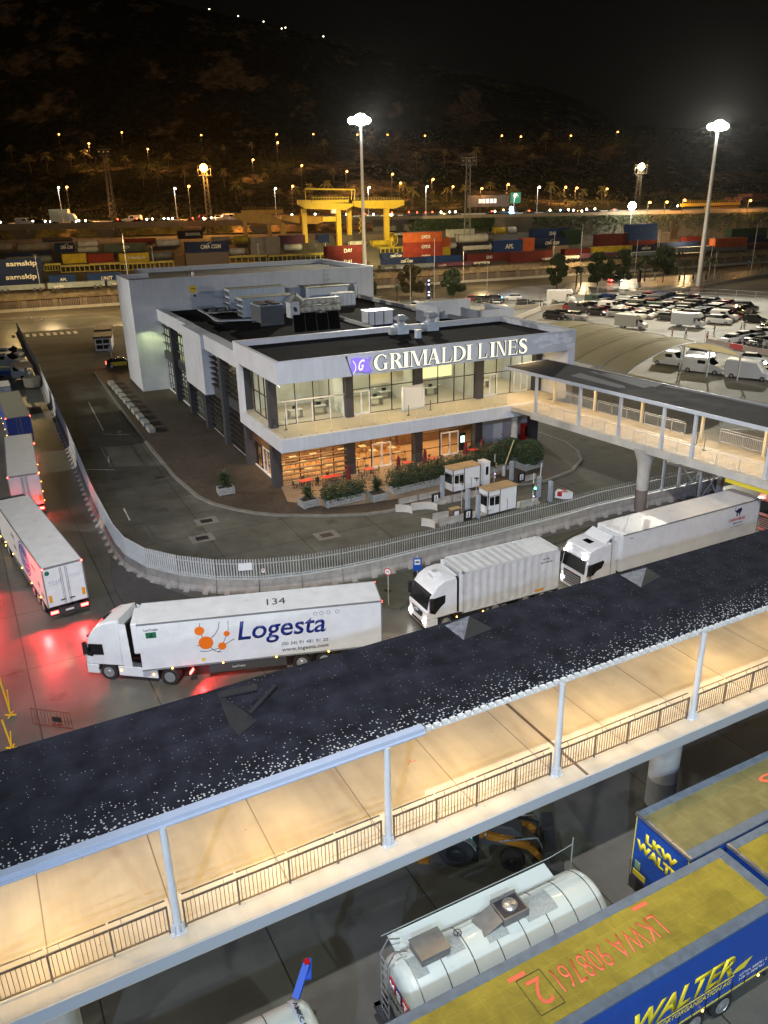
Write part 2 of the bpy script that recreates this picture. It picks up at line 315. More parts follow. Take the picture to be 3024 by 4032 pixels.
# --- windows on a plane: axis 'u' (front) or 'v' (left side)
FR=P('frame_white',(.70,.71,.70),.4,.1); FRD=P('frame_dark',(.03,.032,.035),.45,.3)
def window(ax,a0,a1,z0,z1,pos,cols,rows,fm,th=.07,name='window',par=None):
    def bx(m,p0,p1,q0,q1,d0,d1):
        if ax=='u': m.box(p0,p1,pos+d0,pos+d1,q0,q1)
        else: m.box(pos+d0,pos+d1,p0,p1,q0,q1)
    f=MB()
    if isinstance(cols,int): cols=[a0+(a1-a0)*i/cols for i in range(1,cols)]
    if isinstance(rows,int): rows=[z0+(z1-z0)*i/rows for i in range(1,rows)]
    for p in [a0,*cols,a1]: bx(f,max(a0,p-th/2),min(a1,p+th/2),z0,z1,-.05,.05)
    for q in [z0,*rows,z1]: bx(f,a0,a1,max(z0,q-th/2),min(z1,q+th/2),-.045,.045)
    o=tb(f,name,fm,par)
    g=MB();
    if ax=='u': g.add([(a0,pos,z0),(a1,pos,z0),(a1,pos,z1),(a0,pos,z1)],[(0,1,2,3)])
    else: g.add([(pos,a0,z0),(pos,a1,z0),(pos,a1,z1),(pos,a0,z1)],[(0,1,2,3)])
    g.build('pane',GLASS,o); return o
def door(ax,a0,a1,z0,z1,pos):
    f=MB();mid=(a0+a1)/2
    for p0,p1,q0,q1 in ((a0,a0+.12,z0,z1),(a1-.12,a1,z0,z1),(mid-.09,mid+.09,z0,z1-.12),(a0+.12,a1-.12,z1-.12,z1),(a0+.12,mid-.09,z0,z0+.14),(mid+.09,a1-.12,z0,z0+.14)):
        if ax=='u': f.box(p0,p1,pos-.09,pos+.02,q0,q1)
        else: f.box(pos-.09,pos+.02,p0,p1,q0,q1)
    o=tb(f,'door',FR)
    h=MB(); 
    if ax=='u': h.bar((mid-.13,pos-.13,z0+.9),(mid-.13,pos-.13,z0+1.35),.03)
    else: h.bar((pos-.13,mid-.13,z0+.9),(pos-.13,mid-.13,z0+1.35),.03)
    h.build('handle',STEEL,o); return o
V1=4.65
window('u',1.25,8.1,ZF,ZS,V1,[3.2,5.0,6.6],[ZF+2.15],FRD)
m=MB()
for p in (2.2,3.25,4.8,6.6,8.0): m.box(p-.05,p+.05,V1-.14,V1-.05,ZF,ZF+2.2)
m.box(1.3,8.1,V1-.16,V1-.06,ZF+2.15,ZF+2.27); tb(m,'window_frame',FR)
window('u',8.85,15.6,ZF,ZS,V1,[10.85,13.2],[ZF+2.5],FRD); door('u',8.95,10.8,ZF,ZF+2.3,V1)
window('u',16.35,22.75,ZF,ZS,V1,[18.4,20.3,21.5],[ZF+2.45],FRD)
window('u',23.5,30.0,ZF,ZS,V1,[25.4,27.2,28.6],[ZF+2.4],FRD); door('u',23.7,25.5,ZF,ZF+2.3,V1); door('u',27.6,29.4,ZF,ZF+2.3,V1)
window('v',4.8,11.2,ZF,ZS,1.3,[6.3,7.8,9.4],[ZF+2.2],FRD)
# ground floor glazing, front
V0=5.0
window('u',1.35,8.1,Z0,ZB,V0,[3.4,5.6,6.9],[1.0,2.2,3.4],FRD)
window('u',8.95,15.6,Z0,ZB,V0,[11.0,13.2],[1.3,3.5],FRD); door('u',11.05,13.2,Z0,Z0+2.5,V0)
window('u',16.45,22.75,Z0,ZB,V0,[18.9,21.2],[1.2,2.9,3.7],FRD); door('u',18.95,21.15,Z0,Z0+2.5,V0)
BROWN=P('louvre_timber',(.16,.095,.06),.55,var=.2,vs_=3)
def louvres(ax,a0,a1,zs,pos,mat,par=TB,dp=.32):
    m=MB()
    for z in zs:
        if ax=='u': m.box(a0,a1,pos-dp,pos,z,z+.07)
        else: m.box(pos-dp,pos,a0,a1,z,z+.07)
    return m.build('louvre_screen',mat,par)
louvres('u',1.35,8.1,[.5,1.0,1.5,2.05,2.6,3.15,3.7],4.85,BROWN)
louvres('u',8.95,15.6,[3.55],4.85,BROWN);louvres('u',16.45,22.75,[3.75],4.85,BROWN)
# grey back wall of the recess at the right end, white service door
tb(MB().box(23.6,31.7,5.9,6.2,Z0,ZB+.03),'wall',P('grey_render',(.42,.42,.45),.85,var=.12))
d_=tb(MB().box(26.1,27.3,5.82,5.9,Z0,2.45),'door',WHITEP); MB().box(27.12,27.2,5.76,5.82,1.1,1.2).build('handle',BLACK,d_)
# round column carrying the balcony end
tb(MB().tube((25.6,1.3,Z0),(25.6,1.3,ZB),.36,n=20),'column',CONCL,smooth=40)
# --- left side facade of the middle block
for v0,v1,warm in ((5.1,12.1,1),(13.05,20.1,1),(21.05,28.2,0),(29.15,36.2,0),(37.15,44.2,1),(45.15,52.6,1)):
    window('v',v0,v1,Z0,ZB-.1,1.35,5 if v0>6 else 4,[1.1,2.4,3.6],FRD,th=.06)
    tb(MB().box(1.1,1.25,v0,v1,Z0,Z0+.10),'sill',WHITEP)
    if v0>12: window('v',v0,v1,ZF-.2,10.0,1.35,5,[7.0,8.0,9.0],FRD,th=.06)
door('v',7.3,9.6,Z0,Z0+2.6,1.3); door('v',46.5,48.2,Z0,Z0+2.4,1.3)
LV=[.55+.62*i for i in range(7)]; LU=[6.0+.62*i for i in range(7)]
LDK=P('louvre_dark',(.045,.036,.03),.5,var=.2,vs_=3)
louvres('v',5.1,12.1,[3.1,3.5],1.25,BROWN)
for v0,v1 in ((13.05,20.1),(21.05,28.2),(29.15,36.2)): louvres('v',v0,v1,LV,1.25,LDK,dp=.45)
louvres('v',37.15,44.2,LV[::1],1.25,LDK,dp=.2)
for v0,v1 in ((13.05,20.1),(21.05,25.7)): louvres('v',v0,v1,LU,1.25,LDK,dp=.55)
for v0,v1 in ((37.15,44.2),(45.15,52.6)): louvres('v',v0,v1,[6.9,8.1,9.3],1.25,LDK,dp=.3)
tb(MB().box(1.0,1.5,12.1,52.7,ZB-.1,ZF-.2),'wall',CHAR)
tb(MB().box(.3,1.6,12.75,25.7,10.0,11.6),'wall',WALL,bev=.02);tb(MB().box(.6,1.6,34.9,52.65,10.0,11.6),'wall',WALL,bev=.02)
tb(MB().box(-.05,1.5,25.7,34.9,ZB,11.6),'projecting_bay',WALL,bev=.02)
m=MB().box(.9,31.7,12.75,52.65,10.6,11.1);tb(m,'roof',BITUMEN)
m=MB().box(31.3,31.7,12.75,52.65,Z0,11.6).box(19.3,19.6,22,41,11.1,11.5);tb(m,'parapet',CONCL)
tb(MB().box(31.1,31.5,6.2,12.7,Z0,ZB),'wall',WALL)
# --- rear tower block
m=MB().box(-2.65,34.5,52.7,53.1,Z0,15.58).box(-2.65,-2.25,53.1,63.6,Z0,15.58).box(-2.25,2.0,63.2,63.6,Z0,15.58).box(1.6,2.0,63.6,73,Z0,15.58).box(1.6,34.5,73,73.4,Z0,15.58).box(34.1,34.5,53.1,73,Z0,15.58)
tb(m,'wall',WALL)
tb(MB().box(-2.25,1.8,53.1,63.2,14.7,14.9).box(1.8,34.1,53.1,73,14.7,14.895),'roof',P('tower_gravel',(.20,.175,.13),.95,var=.5,vs_=.35,bump=.5,bs=30))
m=MB().box(-2.69,34.54,52.66,52.8,15.58,15.62).box(-2.69,-2.55,52.8,63.64,15.58,15.62).box(1.6,34.54,73.3,73.44,15.58,15.62).box(34.4,34.54,52.8,73.3,15.58,15.62)
tb(m,'coping',P('coping',(.6,.6,.6)))
# ladder, wall hoods
m=MB()
for s in (0,.55): m.bar((26.3+s,52.5,11.1),(26.3+s,52.5,16.5),.05)
for k in range(16): m.bar((26.3,52.5,11.3+k*.32),(26.85,52.5,11.3+k*.32),.03)
for k in range(5):
    z=12.6+k*.75; m.path([(26.2,52.5,z),(26.25,51.9,z),(26.6,51.75,z),(26.95,51.9,z),(26.95,52.5,z)],.018,n=4)
m.bar((26.6,51.75,12.6),(26.6,51.75,16.4),.03); tb(m,'ladder',STEEL)
for u in (29.4,31.0):
    m=MB().tube((u,51.9,11.1),(u,51.9,13.0),.38,n=14).ball((u,52.0,13.0),.42)
    tb(m,'vent_duct',GALV,smooth=50)
# glass balustrade
m=MB()
for i in range(16): m.box(.65+i*1.46,.65+i*1.46+1.40,.5,.52,ZF,ZF+1.08)
for i in range(3): m.box(.62,.64,.56+i*1.3,.56+i*1.3+1.24,ZF,ZF+1.08)
tb(m,'glass_balustrade',GLASSB)
m=MB()
for i in range(17): m.box(.6+i*1.46,.66+i*1.46,.47,.55,ZF,ZF+.12)
tb(m,'balustrade_clamps',STEEL)
# --- interior: floors, back walls, partitions
M_IN=P('interior_wall',(.62,.60,.50),.9,var=.08); M_INF=P('interior_floor',(.30,.24,.18),.5,var=.2); M_CAFE=P('cafe_floor',(.42,.27,.15),.5,var=.2)
tb(MB().box(1.4,30.9,11.6,11.8,ZF,ZS).box(8.3,8.45,4.9,11.6,ZF,ZS).box(15.9,16.05,4.9,11.6,ZF,ZS).box(23.0,23.15,4.9,11.6,ZF,ZS),'inner_wall',M_IN)
tb(MB().box(1.5,31,12.0,12.2,Z0,ZB),'inner_wall',P('cafe_wall',(.26,.15,.08),.8,var=.95,vs_=1.1)); tb(MB().box(1.5,31.0,5.05,12.0,Z0+.004,Z0+.012),'cafe_floor',M_CAFE)
tb(MB().box(1.7,1.8,13,52,Z0,ZB-.1) if 0 else MB().box(7.5,7.7,13,52.5,Z0,10.5),'inner_wall',M_IN)
tb(MB().box(1.45,7.5,12.8,52.5,ZB,ZB+.2),'upper_floor',M_INF)
tb(MB().box(16.5,20.2,5.0,5.06,ZF+2.6,ZS-.1),'blind',E('lit_blind',(1,.93,.45),1.1))  # blind glows by itself, the room light is put into its material
tb(MB().box(11.2,14.8,5.2,5.26,ZF+2.6,ZS-.1),'blind',P('blind_cream',(.7,.66,.5),.9))
# suspended ceiling lights seen inside
for u,v,z in [(3,7,ZS),(6,7,ZS),(10.5,7.5,ZS),(13.5,7.5,ZS),(18,8,ZS),(21,8,ZS),(25.5,7.5,ZS),(28.5,7.5,ZS)]:
    tb(MB().box(u-.6,u+.6,v-.3,v+.3,z-.06,z-.01),'ceiling_lamp',E('ceiling_panel',(1,.95,.7),9))
for u in (2.5,4.5,6.5,9.8,12,14.5,17.5,20,22): tb(MB().box(u-.12,u+.12,7.2,7.44,ZB-.06,ZB-.005),'ceiling_lamp',E('warm_panel',(1,.62,.25),22))
for u0,u1,c,e in ((1.4,8.2,(1,.92,.72),210),(8.5,15.8,(1,.93,.66),260),(16.1,22.9,(1,.95,.75),130),(23.2,30.8,(1,.90,.62),300)):
    p=BL((u0+u1)/2,8.2,ZS-.25); lamp('AREA',p,e,c,(u1-u0)*.8,p-Vector((0,0,1)),3.5)
for u0,u1,e in ((1.6,8.2,800),(8.5,15.8,560),(16.1,23.4,560)):
    p=BL((u0+u1)/2,8.2,ZB-.2); lamp('AREA',p,e,(1,.60,.27),(u1-u0)*.8,p-Vector((0,0,1)),3.5)
for u in (4.5,12,19.5,27): # downlights over balcony and terrace
    p=BL(u,2.2,ZS-.1); lamp('AREA',p,300,(1,.70,.34),.8,p-Vector((0,0,1)))
    if u<25:
        p=BL(u,2.0,ZB-.08); lamp('AREA',p,190,(1,.56,.24),.6,p-Vector((0,0,1)))
p=BL(4.2,49,9.6); lamp('AREA',p,420,(.95,1,.55),4,p-Vector((0,0,1)),4); p=BL(4.2,49,4.4); lamp('AREA',p,300,(1,.95,.75),4,p-Vector((0,0,1)),4)
p=BL(4.2,40,9.6); lamp('AREA',p,150,(.95,1,.6),4,p-Vector((0,0,1)),4);p=BL(4.2,40,4.4); lamp('AREA',p,160,(.9,1,.8),4,p-Vector((0,0,1)),4)
p=BL(4.2,20,9.6); lamp('AREA',p,110,(1,.85,.6),4,p-Vector((0,0,1)),8);p=BL(4.2,16,4.4); lamp('AREA',p,70,(1,.6,.3),4,p-Vector((0,0,1)),4)
p=BL(-.6,50.5,8.6); lamp('SPOT',p,260,(.85,1,.45),.2,BL(-1.5,54,3),spot=120)
# ---------------------------------------------------------------- the company sign: serif letters and flag emblem
def ring(m,cx,cy,ax,ay,bx,by,a0,a1,ox=0,n=18):
    vs=[];fs=[]
    for i in range(n+1):
        t=R(a0+(a1-a0)*i/n); vs+=[(cx+ax*math.cos(t),cy+ay*math.sin(t)),(cx+ox+bx*math.cos(t),cy+by*math.sin(t))]
    for i in range(n): m.append([vs[2*i],vs[2*i+2],vs[2*i+3],vs[2*i+1]])
def rc(m,x0,x1,y0,y1): m.append([(x0,y0),(x1,y0),(x1,y1),(x0,y1)])
def di(m,x0,y0,x1,y1,w): m.append([(x0,y0),(x0+w,y0),(x1+w,y1),(x1,y1)])
def stem(m,x,w=.19,lo=1,hi=1,s=.09):
    rc(m,x,x+w,0,1)
    if lo: rc(m,x-s,x,0,.045); rc(m,x+w,x+w+s,0,.045)
    if hi: rc(m,x-s,x,.955,1); rc(m,x+w,x+w+s,.955,1)
def glyph(c):
    m=[]
    if c=='I': stem(m,.1)
    if c=='L': stem(m,.1); rc(m,.38,.82,0,.05); m.append([(.74,.05),(.82,.05),(.86,.28),(.82,.28)])
    if c=='E':
        stem(m,.1); rc(m,.38,.78,0,.05); rc(m,.38,.76,.95,1); rc(m,.29,.62,.49,.535); m.append([(.7,.05),(.78,.05),(.82,.26),(.78,.26)]); m.append([(.72,.76),(.76,.76),(.76,.95),(.68,.95)]); rc(m,.59,.63,.40,.64)
    if c=='R': stem(m,.1); ring(m,.36,.74,.40,.26,.20,.21,-90,90); rc(m,.29,.37,.955,1); rc(m,.29,.37,.48,.53); di(m,.66,0,.38,.5,.22); rc(m,.60,1.0,0,.045)
    if c=='D': stem(m,.1); ring(m,.34,.5,.68,.5,.46,.45,-90,90); rc(m,.29,.36,.95,1); rc(m,.29,.36,0,.05)
    if c=='A': di(m,.10,.03,.44,.96,.07); di(m,.70,0,.38,1,.21); rc(m,.22,.68,.32,.37); rc(m,0,.28,0,.045); rc(m,.6,1.02,0,.045)
    if c=='M': stem(m,.08,.06); di(m,.52,.02,.12,1,.2); di(m,.56,.02,.98,1,.07); stem(m,1.0,.19)
    if c=='N': stem(m,.08,.06); di(m,.76,.0,.10,1,.21); rc(m,.90,.96,.02,1); rc(m,.80,1.06,.955,1)
    if c=='G': ring(m,.52,.5,.50,.51,.31,.45,48,318,.03,26); rc(m,.74,.92,.0+.04,.44); rc(m,.66,1.0,.40,.445); m.append([(.82,.70),(.87,.70),(.87,.98),(.80,.88)])
    if c=='S':
        pts=[(.60,.80,.03),(.52,.93,.045),(.38,.97,.05),(.22,.93,.07),(.13,.80,.09),(.18,.66,.11),(.36,.54,.125),(.55,.42,.12),(.63,.27,.10),(.58,.12,.075),(.42,.03,.05),(.24,.05,.045),(.12,.16,.035),(.08,.28,.03)]
        for (x0,y0,w0),(x1,y1,w1) in zip(pts,pts[1:]):
            d=Vector((x1-x0,y1-y0,0)).normalized();n=Vector((-d.y,d.x,0)); e=d*.012
            m.append([(x0-n.x*w0-e.x,y0-n.y*w0-e.y),(x1-n.x*w1+e.x,y1-n.y*w1+e.y),(x1+n.x*w1+e.x,y1+n.y*w1+e.y),(x0+n.x*w0-e.x,y0+n.y*w0-e.y)])
        rc(m,.57,.62,.74,.98)
        rc(m,.07,.11,.02,.3)
    return m
SG=thing('company_sign','illuminated cream serif lettering with purple flag emblem along the white fascia','sign',BL(6.4,-.02,11.0),YW)
CREAM=E('sign_cream',(1,.95,.72),1.15); SIDE=P('sign_side',(.02,.018,.02),.4)
for c,a,b in (('G',9.03,10.43),('R',10.57,12.06),('I',11.9,12.58),('M',12.63,14.5),('A',14.42,15.90),('L',15.95,17.05),('D',17.15,18.55),('I',18.6,19.28),('L',19.93,20.96),('I',21.22,21.9),('N',21.95,23.16),('E',23.28,24.45),('S',24.6,25.6)):
    gl=glyph(c);x1=max(p[0] for q in gl for p in q);x0=min(p[0] for q in gl for p in q);m=MB();H=1.42
    for q in gl:
        a_=sum(q[i][0]*q[(i+1)%4][1]-q[(i+1)%4][0]*q[i][1] for i in range(4))
        if a_<0:q=q[::-1]
        pp=[((x-x0)/(x1-x0)*(b-a)+a-6.4,(y*H)+.08) for x,y in q]
        f=[(x,-.22,z) for x,z in pp];k=[(x,-.02,z) for x,z in pp]
        m.add(f,[(0,1,2,3)],0); m.add(f+k,[(i,(i+1)%4,4+(i+1)%4,4+i) for i in range(4)],1)
    m.build('letter',[CREAM,SIDE],SG)
PUR=E('flag_purple',(.30,.20,.85),.9); PUW=E('flag_glow',(.92,.90,1),1.3)
m=MB();N_=14;tp=[];bt=[]
for i in range(N_+1):
    t=i/N_;x=.45+t*1.95; wv=.10*math.sin(t*5.5);tp.append((x,1.32+wv));bt.append((x,.12+wv*.9))
tp[-1]=(2.42,1.42);bt[-1]=(2.5,.18)
mid=(2.05,.78)
for i in range(N_-2): m.add([(bt[i][0],-.18,bt[i][1]),(bt[i+1][0],-.18,bt[i+1][1]),(tp[i+1][0],-.18,tp[i+1][1]),(tp[i][0],-.18,tp[i][1])],[(0,1,2,3)])
k=N_-2; m.add([(tp[k][0],-.18,tp[k][1]),(mid[0],-.18,mid[1]),(tp[-1][0],-.18,tp[-1][1])],[(0,1,2)]); m.add([(bt[k][0],-.18,bt[k][1]),(bt[-1][0],-.18,bt[-1][1]),(mid[0],-.18,mid[1])],[(0,1,2)]); m.add([(bt[k][0],-.18,bt[k][1]),(mid[0],-.18,mid[1]),(tp[k][0],-.18,tp[k][1])],[(0,1,2)])
fl=m.build('emblem_flag',PUR,SG); s_=fl.modifiers.new('s','SOLIDIFY');s_.thickness=.14
m=MB().tube((.55,-.2,-.18),(.02,-.2,1.5),.04,n=8).ball((.0,-.2,1.56),.1)
m.build('flag_pole',DSTEEL,SG)
m=MB()
for i in range(12):
    t0=i/12;t1=(i+1)/12
    f_=lambda t:(.62+.26*math.sin(t*PI)-.1*t*0, -.19, 1.2-1.15*t+.0)
    a=Vector(f_(t0));b=Vector(f_(t1)); m.bar(a,b,.03,.05)
m.build('emblem_line',PUW,SG)
text('G',.62,.95,PUW,SG,(1.12,-.19,.28),(1,0,0),(0,0,1),'emblem_initial',.02,shear=.5,bold=.01)
# ---------------------------------------------------------------- roof plant
def rt_thing(name,label,cat,u,v,z,rz=0,group=None): return thing(name,label,cat,BL(u,v,z),YW+rz,group)
PLW=P('unit_panel',(.52,.58,.66),.5,.1,var=.15,vs_=1.5); PLG=P('unit_grey',(.16,.165,.17),.5,.3,var=.2,vs_=2); TANR=P('unit_tan_top',(.36,.32,.22),.7,var=.2)
def air_unit(u,v,L,W,H,label):
    o=rt_thing('air_handling_unit',label,'rooftop unit',u,v,11.1)
    m=MB().box(0,L,0,W,.25,H)
    m.build('casing',PLW,o,bev=.02); MB().box(-.08,L+.08,-.08,W+.08,H,H+.08).build('top_panel',TANR,o)
    m=MB()
    for z in (.35,H*.38,H*.68): m.box(-.5,-.02,.1,W-.1,z+H*.16,z+H*.2).box(-.06,-.01,.08,W-.08,z,z+H*.18)
    m.build('intake_cowl',PLG,o)
    m=MB()
    for x in [i*L/5 for i in range(1,5)]: m.box(x-.02,x+.02,-.03,0,.3,H-.05)
    m.build('panel_seams',STEEL,o); MB().box(0,L,.1,.25,0,.25).box(0,L,W-.25,W-.1,0,.25).build('rail',DSTEEL,o); return o
air_unit(9.8,47.6,8.2,2.2,2.9,'long pale blue air handling unit nearest the tower wall')
air_unit(8.9,38.4,7.2,2.6,2.6,'pale blue air handling unit in front of the long one, beside the fan cooler')
air_unit(23.4,42.2,3.2,1.9,1.9,'small air handling unit at the right end of the roof plant')
o=rt_thing('plant_housing','flat roofed pale plant housing behind the wrapped ducts','rooftop unit',21.2,46.5,11.1)
MB().box(0,6.2,0,3.4,0,2.5).build('casing',PLW,o,bev=.02); MB().box(-.3,6.5,-.3,3.7,2.5,2.62).build('top_panel',TANR,o)
o=rt_thing('chiller','dark fan cooler box with six black fans on top','rooftop unit',8.9,31.2,11.35)
MB().box(0,3.0,0,3.9,.1,2.1).build('casing',PLG,o,bev=.03); MB().box(-.06,3.06,-.06,3.96,2.1,2.2).build('top_panel',PLW,o)
for i in range(6):
    f=MB().tube((.75+1.5*(i%2),.7+1.25*(i//2),2.2),(.75+1.5*(i%2),.7+1.25*(i//2),2.38),.52,n=16).build('fan',BLACK,o)
MB().box(0,3,.1,.2,-.25,.1).box(0,3,3.6,3.7,-.25,.1).build('rail',STEEL,o)
o=rt_thing('control_cabinet','white control cabinet with a blue square logo beside the cooler','cabinet',14.4,35.8,11.1)
MB().box(0,1.3,0,1.6,0,2.0).build('casing',WHITEP,o,bev=.03); MB().box(.45,.8,-.02,0,.95,1.4).box(.6,.95,-.03,-.02,.8,1.25).build('logo',P('logo_blue',(.01,.03,.10),.5),o)
FOIL=P('duct_wrap',(.62,.62,.58),.35,.5,var=.25,vs_=4,bump=.5,bs=4)
for k,z in enumerate((1.1,.15)):
    o=rt_thing('wrapped_duct','silver wrapped air duct, the %s of the pair'%('upper','lower')[k],'duct',16.2,38.8,11.1,group='silver ducts on the roof')
    m=MB().box(0,6,0,1.5,z,z+.8);
    m.loft([[(6+1.3*math.sin(t),1.5*0+1.5-1.5*(1-math.cos(t))*0+ (0),z),(6+1.3*math.sin(t),0,z),(6+1.3*math.sin(t),0,z+.8),(6+1.3*math.sin(t),1.5,z+.8)] for t in (0,.5)])
    m.build('duct',FOIL,o,bev=.08)
    mm=MB()
    for i in range(6): mm.add([(i*1.0,-.01,z+.05),(i*1.0+1,-.01,z+.05),(i*1.0+.5,-.16,z+.45)],[(0,1,2)]).add([(i*1.0,-.01,z+.8),(i+.5,-.16,z+.45),(i+1.0,-.01,z+.8)],[(0,1,2)])
    mm.build('facets',FOIL,o)
o=rt_thing('duct_elbow','crumpled silver duct elbow rising beside the cabinet','duct',14.6,37.8,11.1)
m=MB().tube((0,0,1.6),(1.2,.4,2.6),.45,n=8).tube((1.2,.4,2.6),(2.4,.8,1.7),.5,n=8);m.build('elbow',FOIL,o)
o=rt_thing('pipework','bundle of insulated pipes and valves low on the roof felt','pipes',4.9,36,11.1)
m=MB()
for k in range(3): m.path([(1.2-.22*k,13.3,.35),(-.1+.22*k,1.4+.3*k,.35),(.2+.2*k,.2+.3*k,.35),(4.2,-1.2+.35*k,.35)],.10,n=8)
m.build('pipe',GALV,o,smooth=50)
m=MB()
for k in range(7): m.bar((.3+.42*k,9,.4),(1.6+.42*k,6.2,.6),.12).ball((1.0+.4*k,7.5+.3*(k%3),.75),.22)
m.build('valve_cluster',PLG,o)
MB().box(.2,2.6,10.2,12.4,.8,.88).build('grating',STEEL,o)
o=rt_thing('solar_panels','row of four tilted dark solar collector panels','solar panel',10.4,23.6,11.1)
for i in range(4):
    x=i*1.45
    MB().add([(x,0,.15),(x+1.38,0,.15),(x+1.38+.9,2.6,1.75),(x+.9,2.6,1.75),(x,.06,.1),(x+1.38,.06,.1),(x+2.28,2.66,1.7),(x+.9,2.66,1.7)],[(0,1,2,3),(7,6,5,4),(0,4,5,1),(1,5,6,2),(2,6,7,3),(3,7,4,0)]).build('collector',P('solar_dark',(.012,.011,.011),.25,coat=.3),o)
m=MB()
for i in range(5): m.bar((i*1.45-.03,0,.16),(i*1.45+.87,2.6,1.77),.05).bar((i*1.45+.87,2.6,1.75),(i*1.45+.87,2.9,0),.05)
m.build('stand',STEEL,o)
o=rt_thing('site_cabinet','white equipment cabin with dark blue frame on the middle roof','cabin',19.9,23.7,11.1)
MB().box(0,3.3,0,2.0,.12,1.7).build('casing',WHITEP,o); m=MB()
NAVY=P('navy',(.01,.02,.12),.5)
for x in (0,.8,2.0,3.3): m.box(x-.05,x+.05,-.03,.0,.1,1.7)
m.box(-.05,3.35,-.04,-.0,0,.14).box(-.03,0,0,2,0,.2); m.build('frame',NAVY,o); MB().box(-.1,3.4,-.1,2.1,1.7,1.78).build('top_panel',WHITEP,o)
for k,(u,v) in enumerate(((16.9,10.2),(20.6,10.4))):
    o=rt_thing('roof_fan','%s galvanised kitchen extract fan with pyramid hood, at the back edge of the front roof'%('left','right')[k],'roof vent',u,v,12.2,group='extract fans')
    MB().box(0,1.25,0,1.2,0,.95).build('plenum',PLW,o,bev=.02)
    m=MB();m.loft([[(x,y,z) for x,y in ((.62-s,.6-s),(.62+s,.6-s),(.62+s,.6+s),(.62-s,.6+s))] for s,z in ((.3,.95),(.3,1.25),(.62,1.5),(.62,1.58),(.3,1.9))]);m.build('hood',GALV,o)
    MB().tube((-.35,.3,.35),(-.35,.9,.35),.42,n=14).box(-.75,.0,.3,.9,0,.3).build('blower',GALV,o,smooth=50)
o=rt_thing('duct_stub','small grey vent box standing on the front roof felt','roof vent',17.3,7.0,12.2); MB().box(0,.55,0,.5,0,.7).build('casing',PLW,o,bev=.03); MB().box(-.05,.6,-.05,.55,.75,.85).build('cap',GALV,o)
o=rt_thing('rooftop_enclosure','open topped white walled enclosure on the roof behind the front block','enclosure',26.9,19.5,11.1)
m=MB().box(0,7.8,5.0,5.3,0,2.2).box(0,.3,0,5.0,0,2.2).box(5.2,5.5,-1.2,3.2,-.2,1.5).box(5.2,10.2,-1.2,-.9,-.2,1.5).box(9.9,10.2,-.9,5.0,-.2,1.5); m.build('wall',WALL,o,bev=.02)
o=rt_thing('wall_logo','round yellow company disc with a small lamp on the tower wall','sign',6.0,52.6,13.9)
MB().tube((0,0,0),(0,-.12,0),.52,n=22).build('disc',P('disc_yellow',(.75,.50,.02),.5),o); MB().box(-.3,.3,-.14,-.12,.03,.12).build('mark',BLACK,o); MB().box(.0,.25,-.3,-.12,-1.0,-.7).build('floodlamp',DSTEEL,o)
o=rt_thing('antenna','thin aerial with white radome on the tower parapet','antenna',6.0,52.9,15.6); m=MB().bar((0,0,0),(0,0,1.2),.05).bar((-.6,0,.2),(-.6,0,1.0),.04).bar((-.6,0,.3),(.3,0,.3),.04).build('mast',DSTEEL,o); MB().ball((.25,0,.35),.22,sz=1.5).build('radome',WHITEP,o,smooth=60)
# ================================================================ COVERED WALKWAYS
W0=Vector((-6.1,16.5,0))
def floor_t(nt,b,N,L):
    tc=N('ShaderNodeTexCoord');n=N('ShaderNodeTexNoise');n.inputs['Scale'].default_value=.45;n.inputs['Detail'].default_value=7;n.inputs['Roughness'].default_value=.6;L(tc.outputs['Object'],n.inputs[0])
    r=N('ShaderNodeMapRange');r.inputs[1].default_value=.3;r.inputs[2].default_value=.7;r.inputs[3].default_value=.82;r.inputs[4].default_value=1.1;L(n.outputs[0],r.inputs[0])
    v=N('ShaderNodeTexVoronoi');v.inputs['Scale'].default_value=2.4;L(tc.outputs['Object'],v.inputs[0]);c=N('ShaderNodeMapRange');c.inputs[1].default_value=.03;c.inputs[2].default_value=.10;c.inputs[3].default_value=.45;c.inputs[4].default_value=1;L(v.outputs['Distance'],c.inputs[0])
    sp=N('ShaderNodeSeparateColor');L(v.outputs['Color'],sp.inputs[0]);g=N('ShaderNodeMath');g.operation='LESS_THAN';g.inputs[1].default_value=.22;L(sp.outputs[0],g.inputs[0])
    mx=N('ShaderNodeMix');L(g.outputs[0],mx.inputs[0]);mx.inputs[2].default_value=1;L(c.outputs[0],mx.inputs[3])
    mp=N('ShaderNodeMapping');mp.inputs['Scale'].default_value=(1.1,.12,1);mp.inputs['Rotation'].default_value[2]=.3;L(tc.outputs['Object'],mp.inputs[0]);n2=N('ShaderNodeTexNoise');n2.inputs['Scale'].default_value=1.3;n2.inputs['Detail'].default_value=4;L(mp.outputs[0],n2.inputs[0])
    r2=N('ShaderNodeMapRange');r2.inputs[1].default_value=.35;r2.inputs[2].default_value=.6;r2.inputs[3].default_value=.88;r2.inputs[4].default_value=1.03;L(n2.outputs[0],r2.inputs[0])
    m1=N('ShaderNodeMath');m1.operation='MULTIPLY';L(r.outputs[0],m1.inputs[0]);L(mx.outputs[0],m1.inputs[1]);m2=N('ShaderNodeMath');m2.operation='MULTIPLY';L(m1.outputs[0],m2.inputs[0]);L(r2.outputs[0],m2.inputs[1])
    s=N('ShaderNodeVectorMath');s.operation='SCALE';s.inputs[0].default_value=(.48,.43,.35);L(m2.outputs[0],s.inputs['Scale']);L(s.outputs[0],b.inputs['Base Color'])
BEIGE=tex_mat('walkway_floor',floor_t,.65,.3)
STL=P('painted_steel',(.50,.53,.58),.45,.1,var=.08,vs_=2)
RAILM=P('rail_bronze',(.18,.15,.12),.4,.6,var=.2,vs_=5)
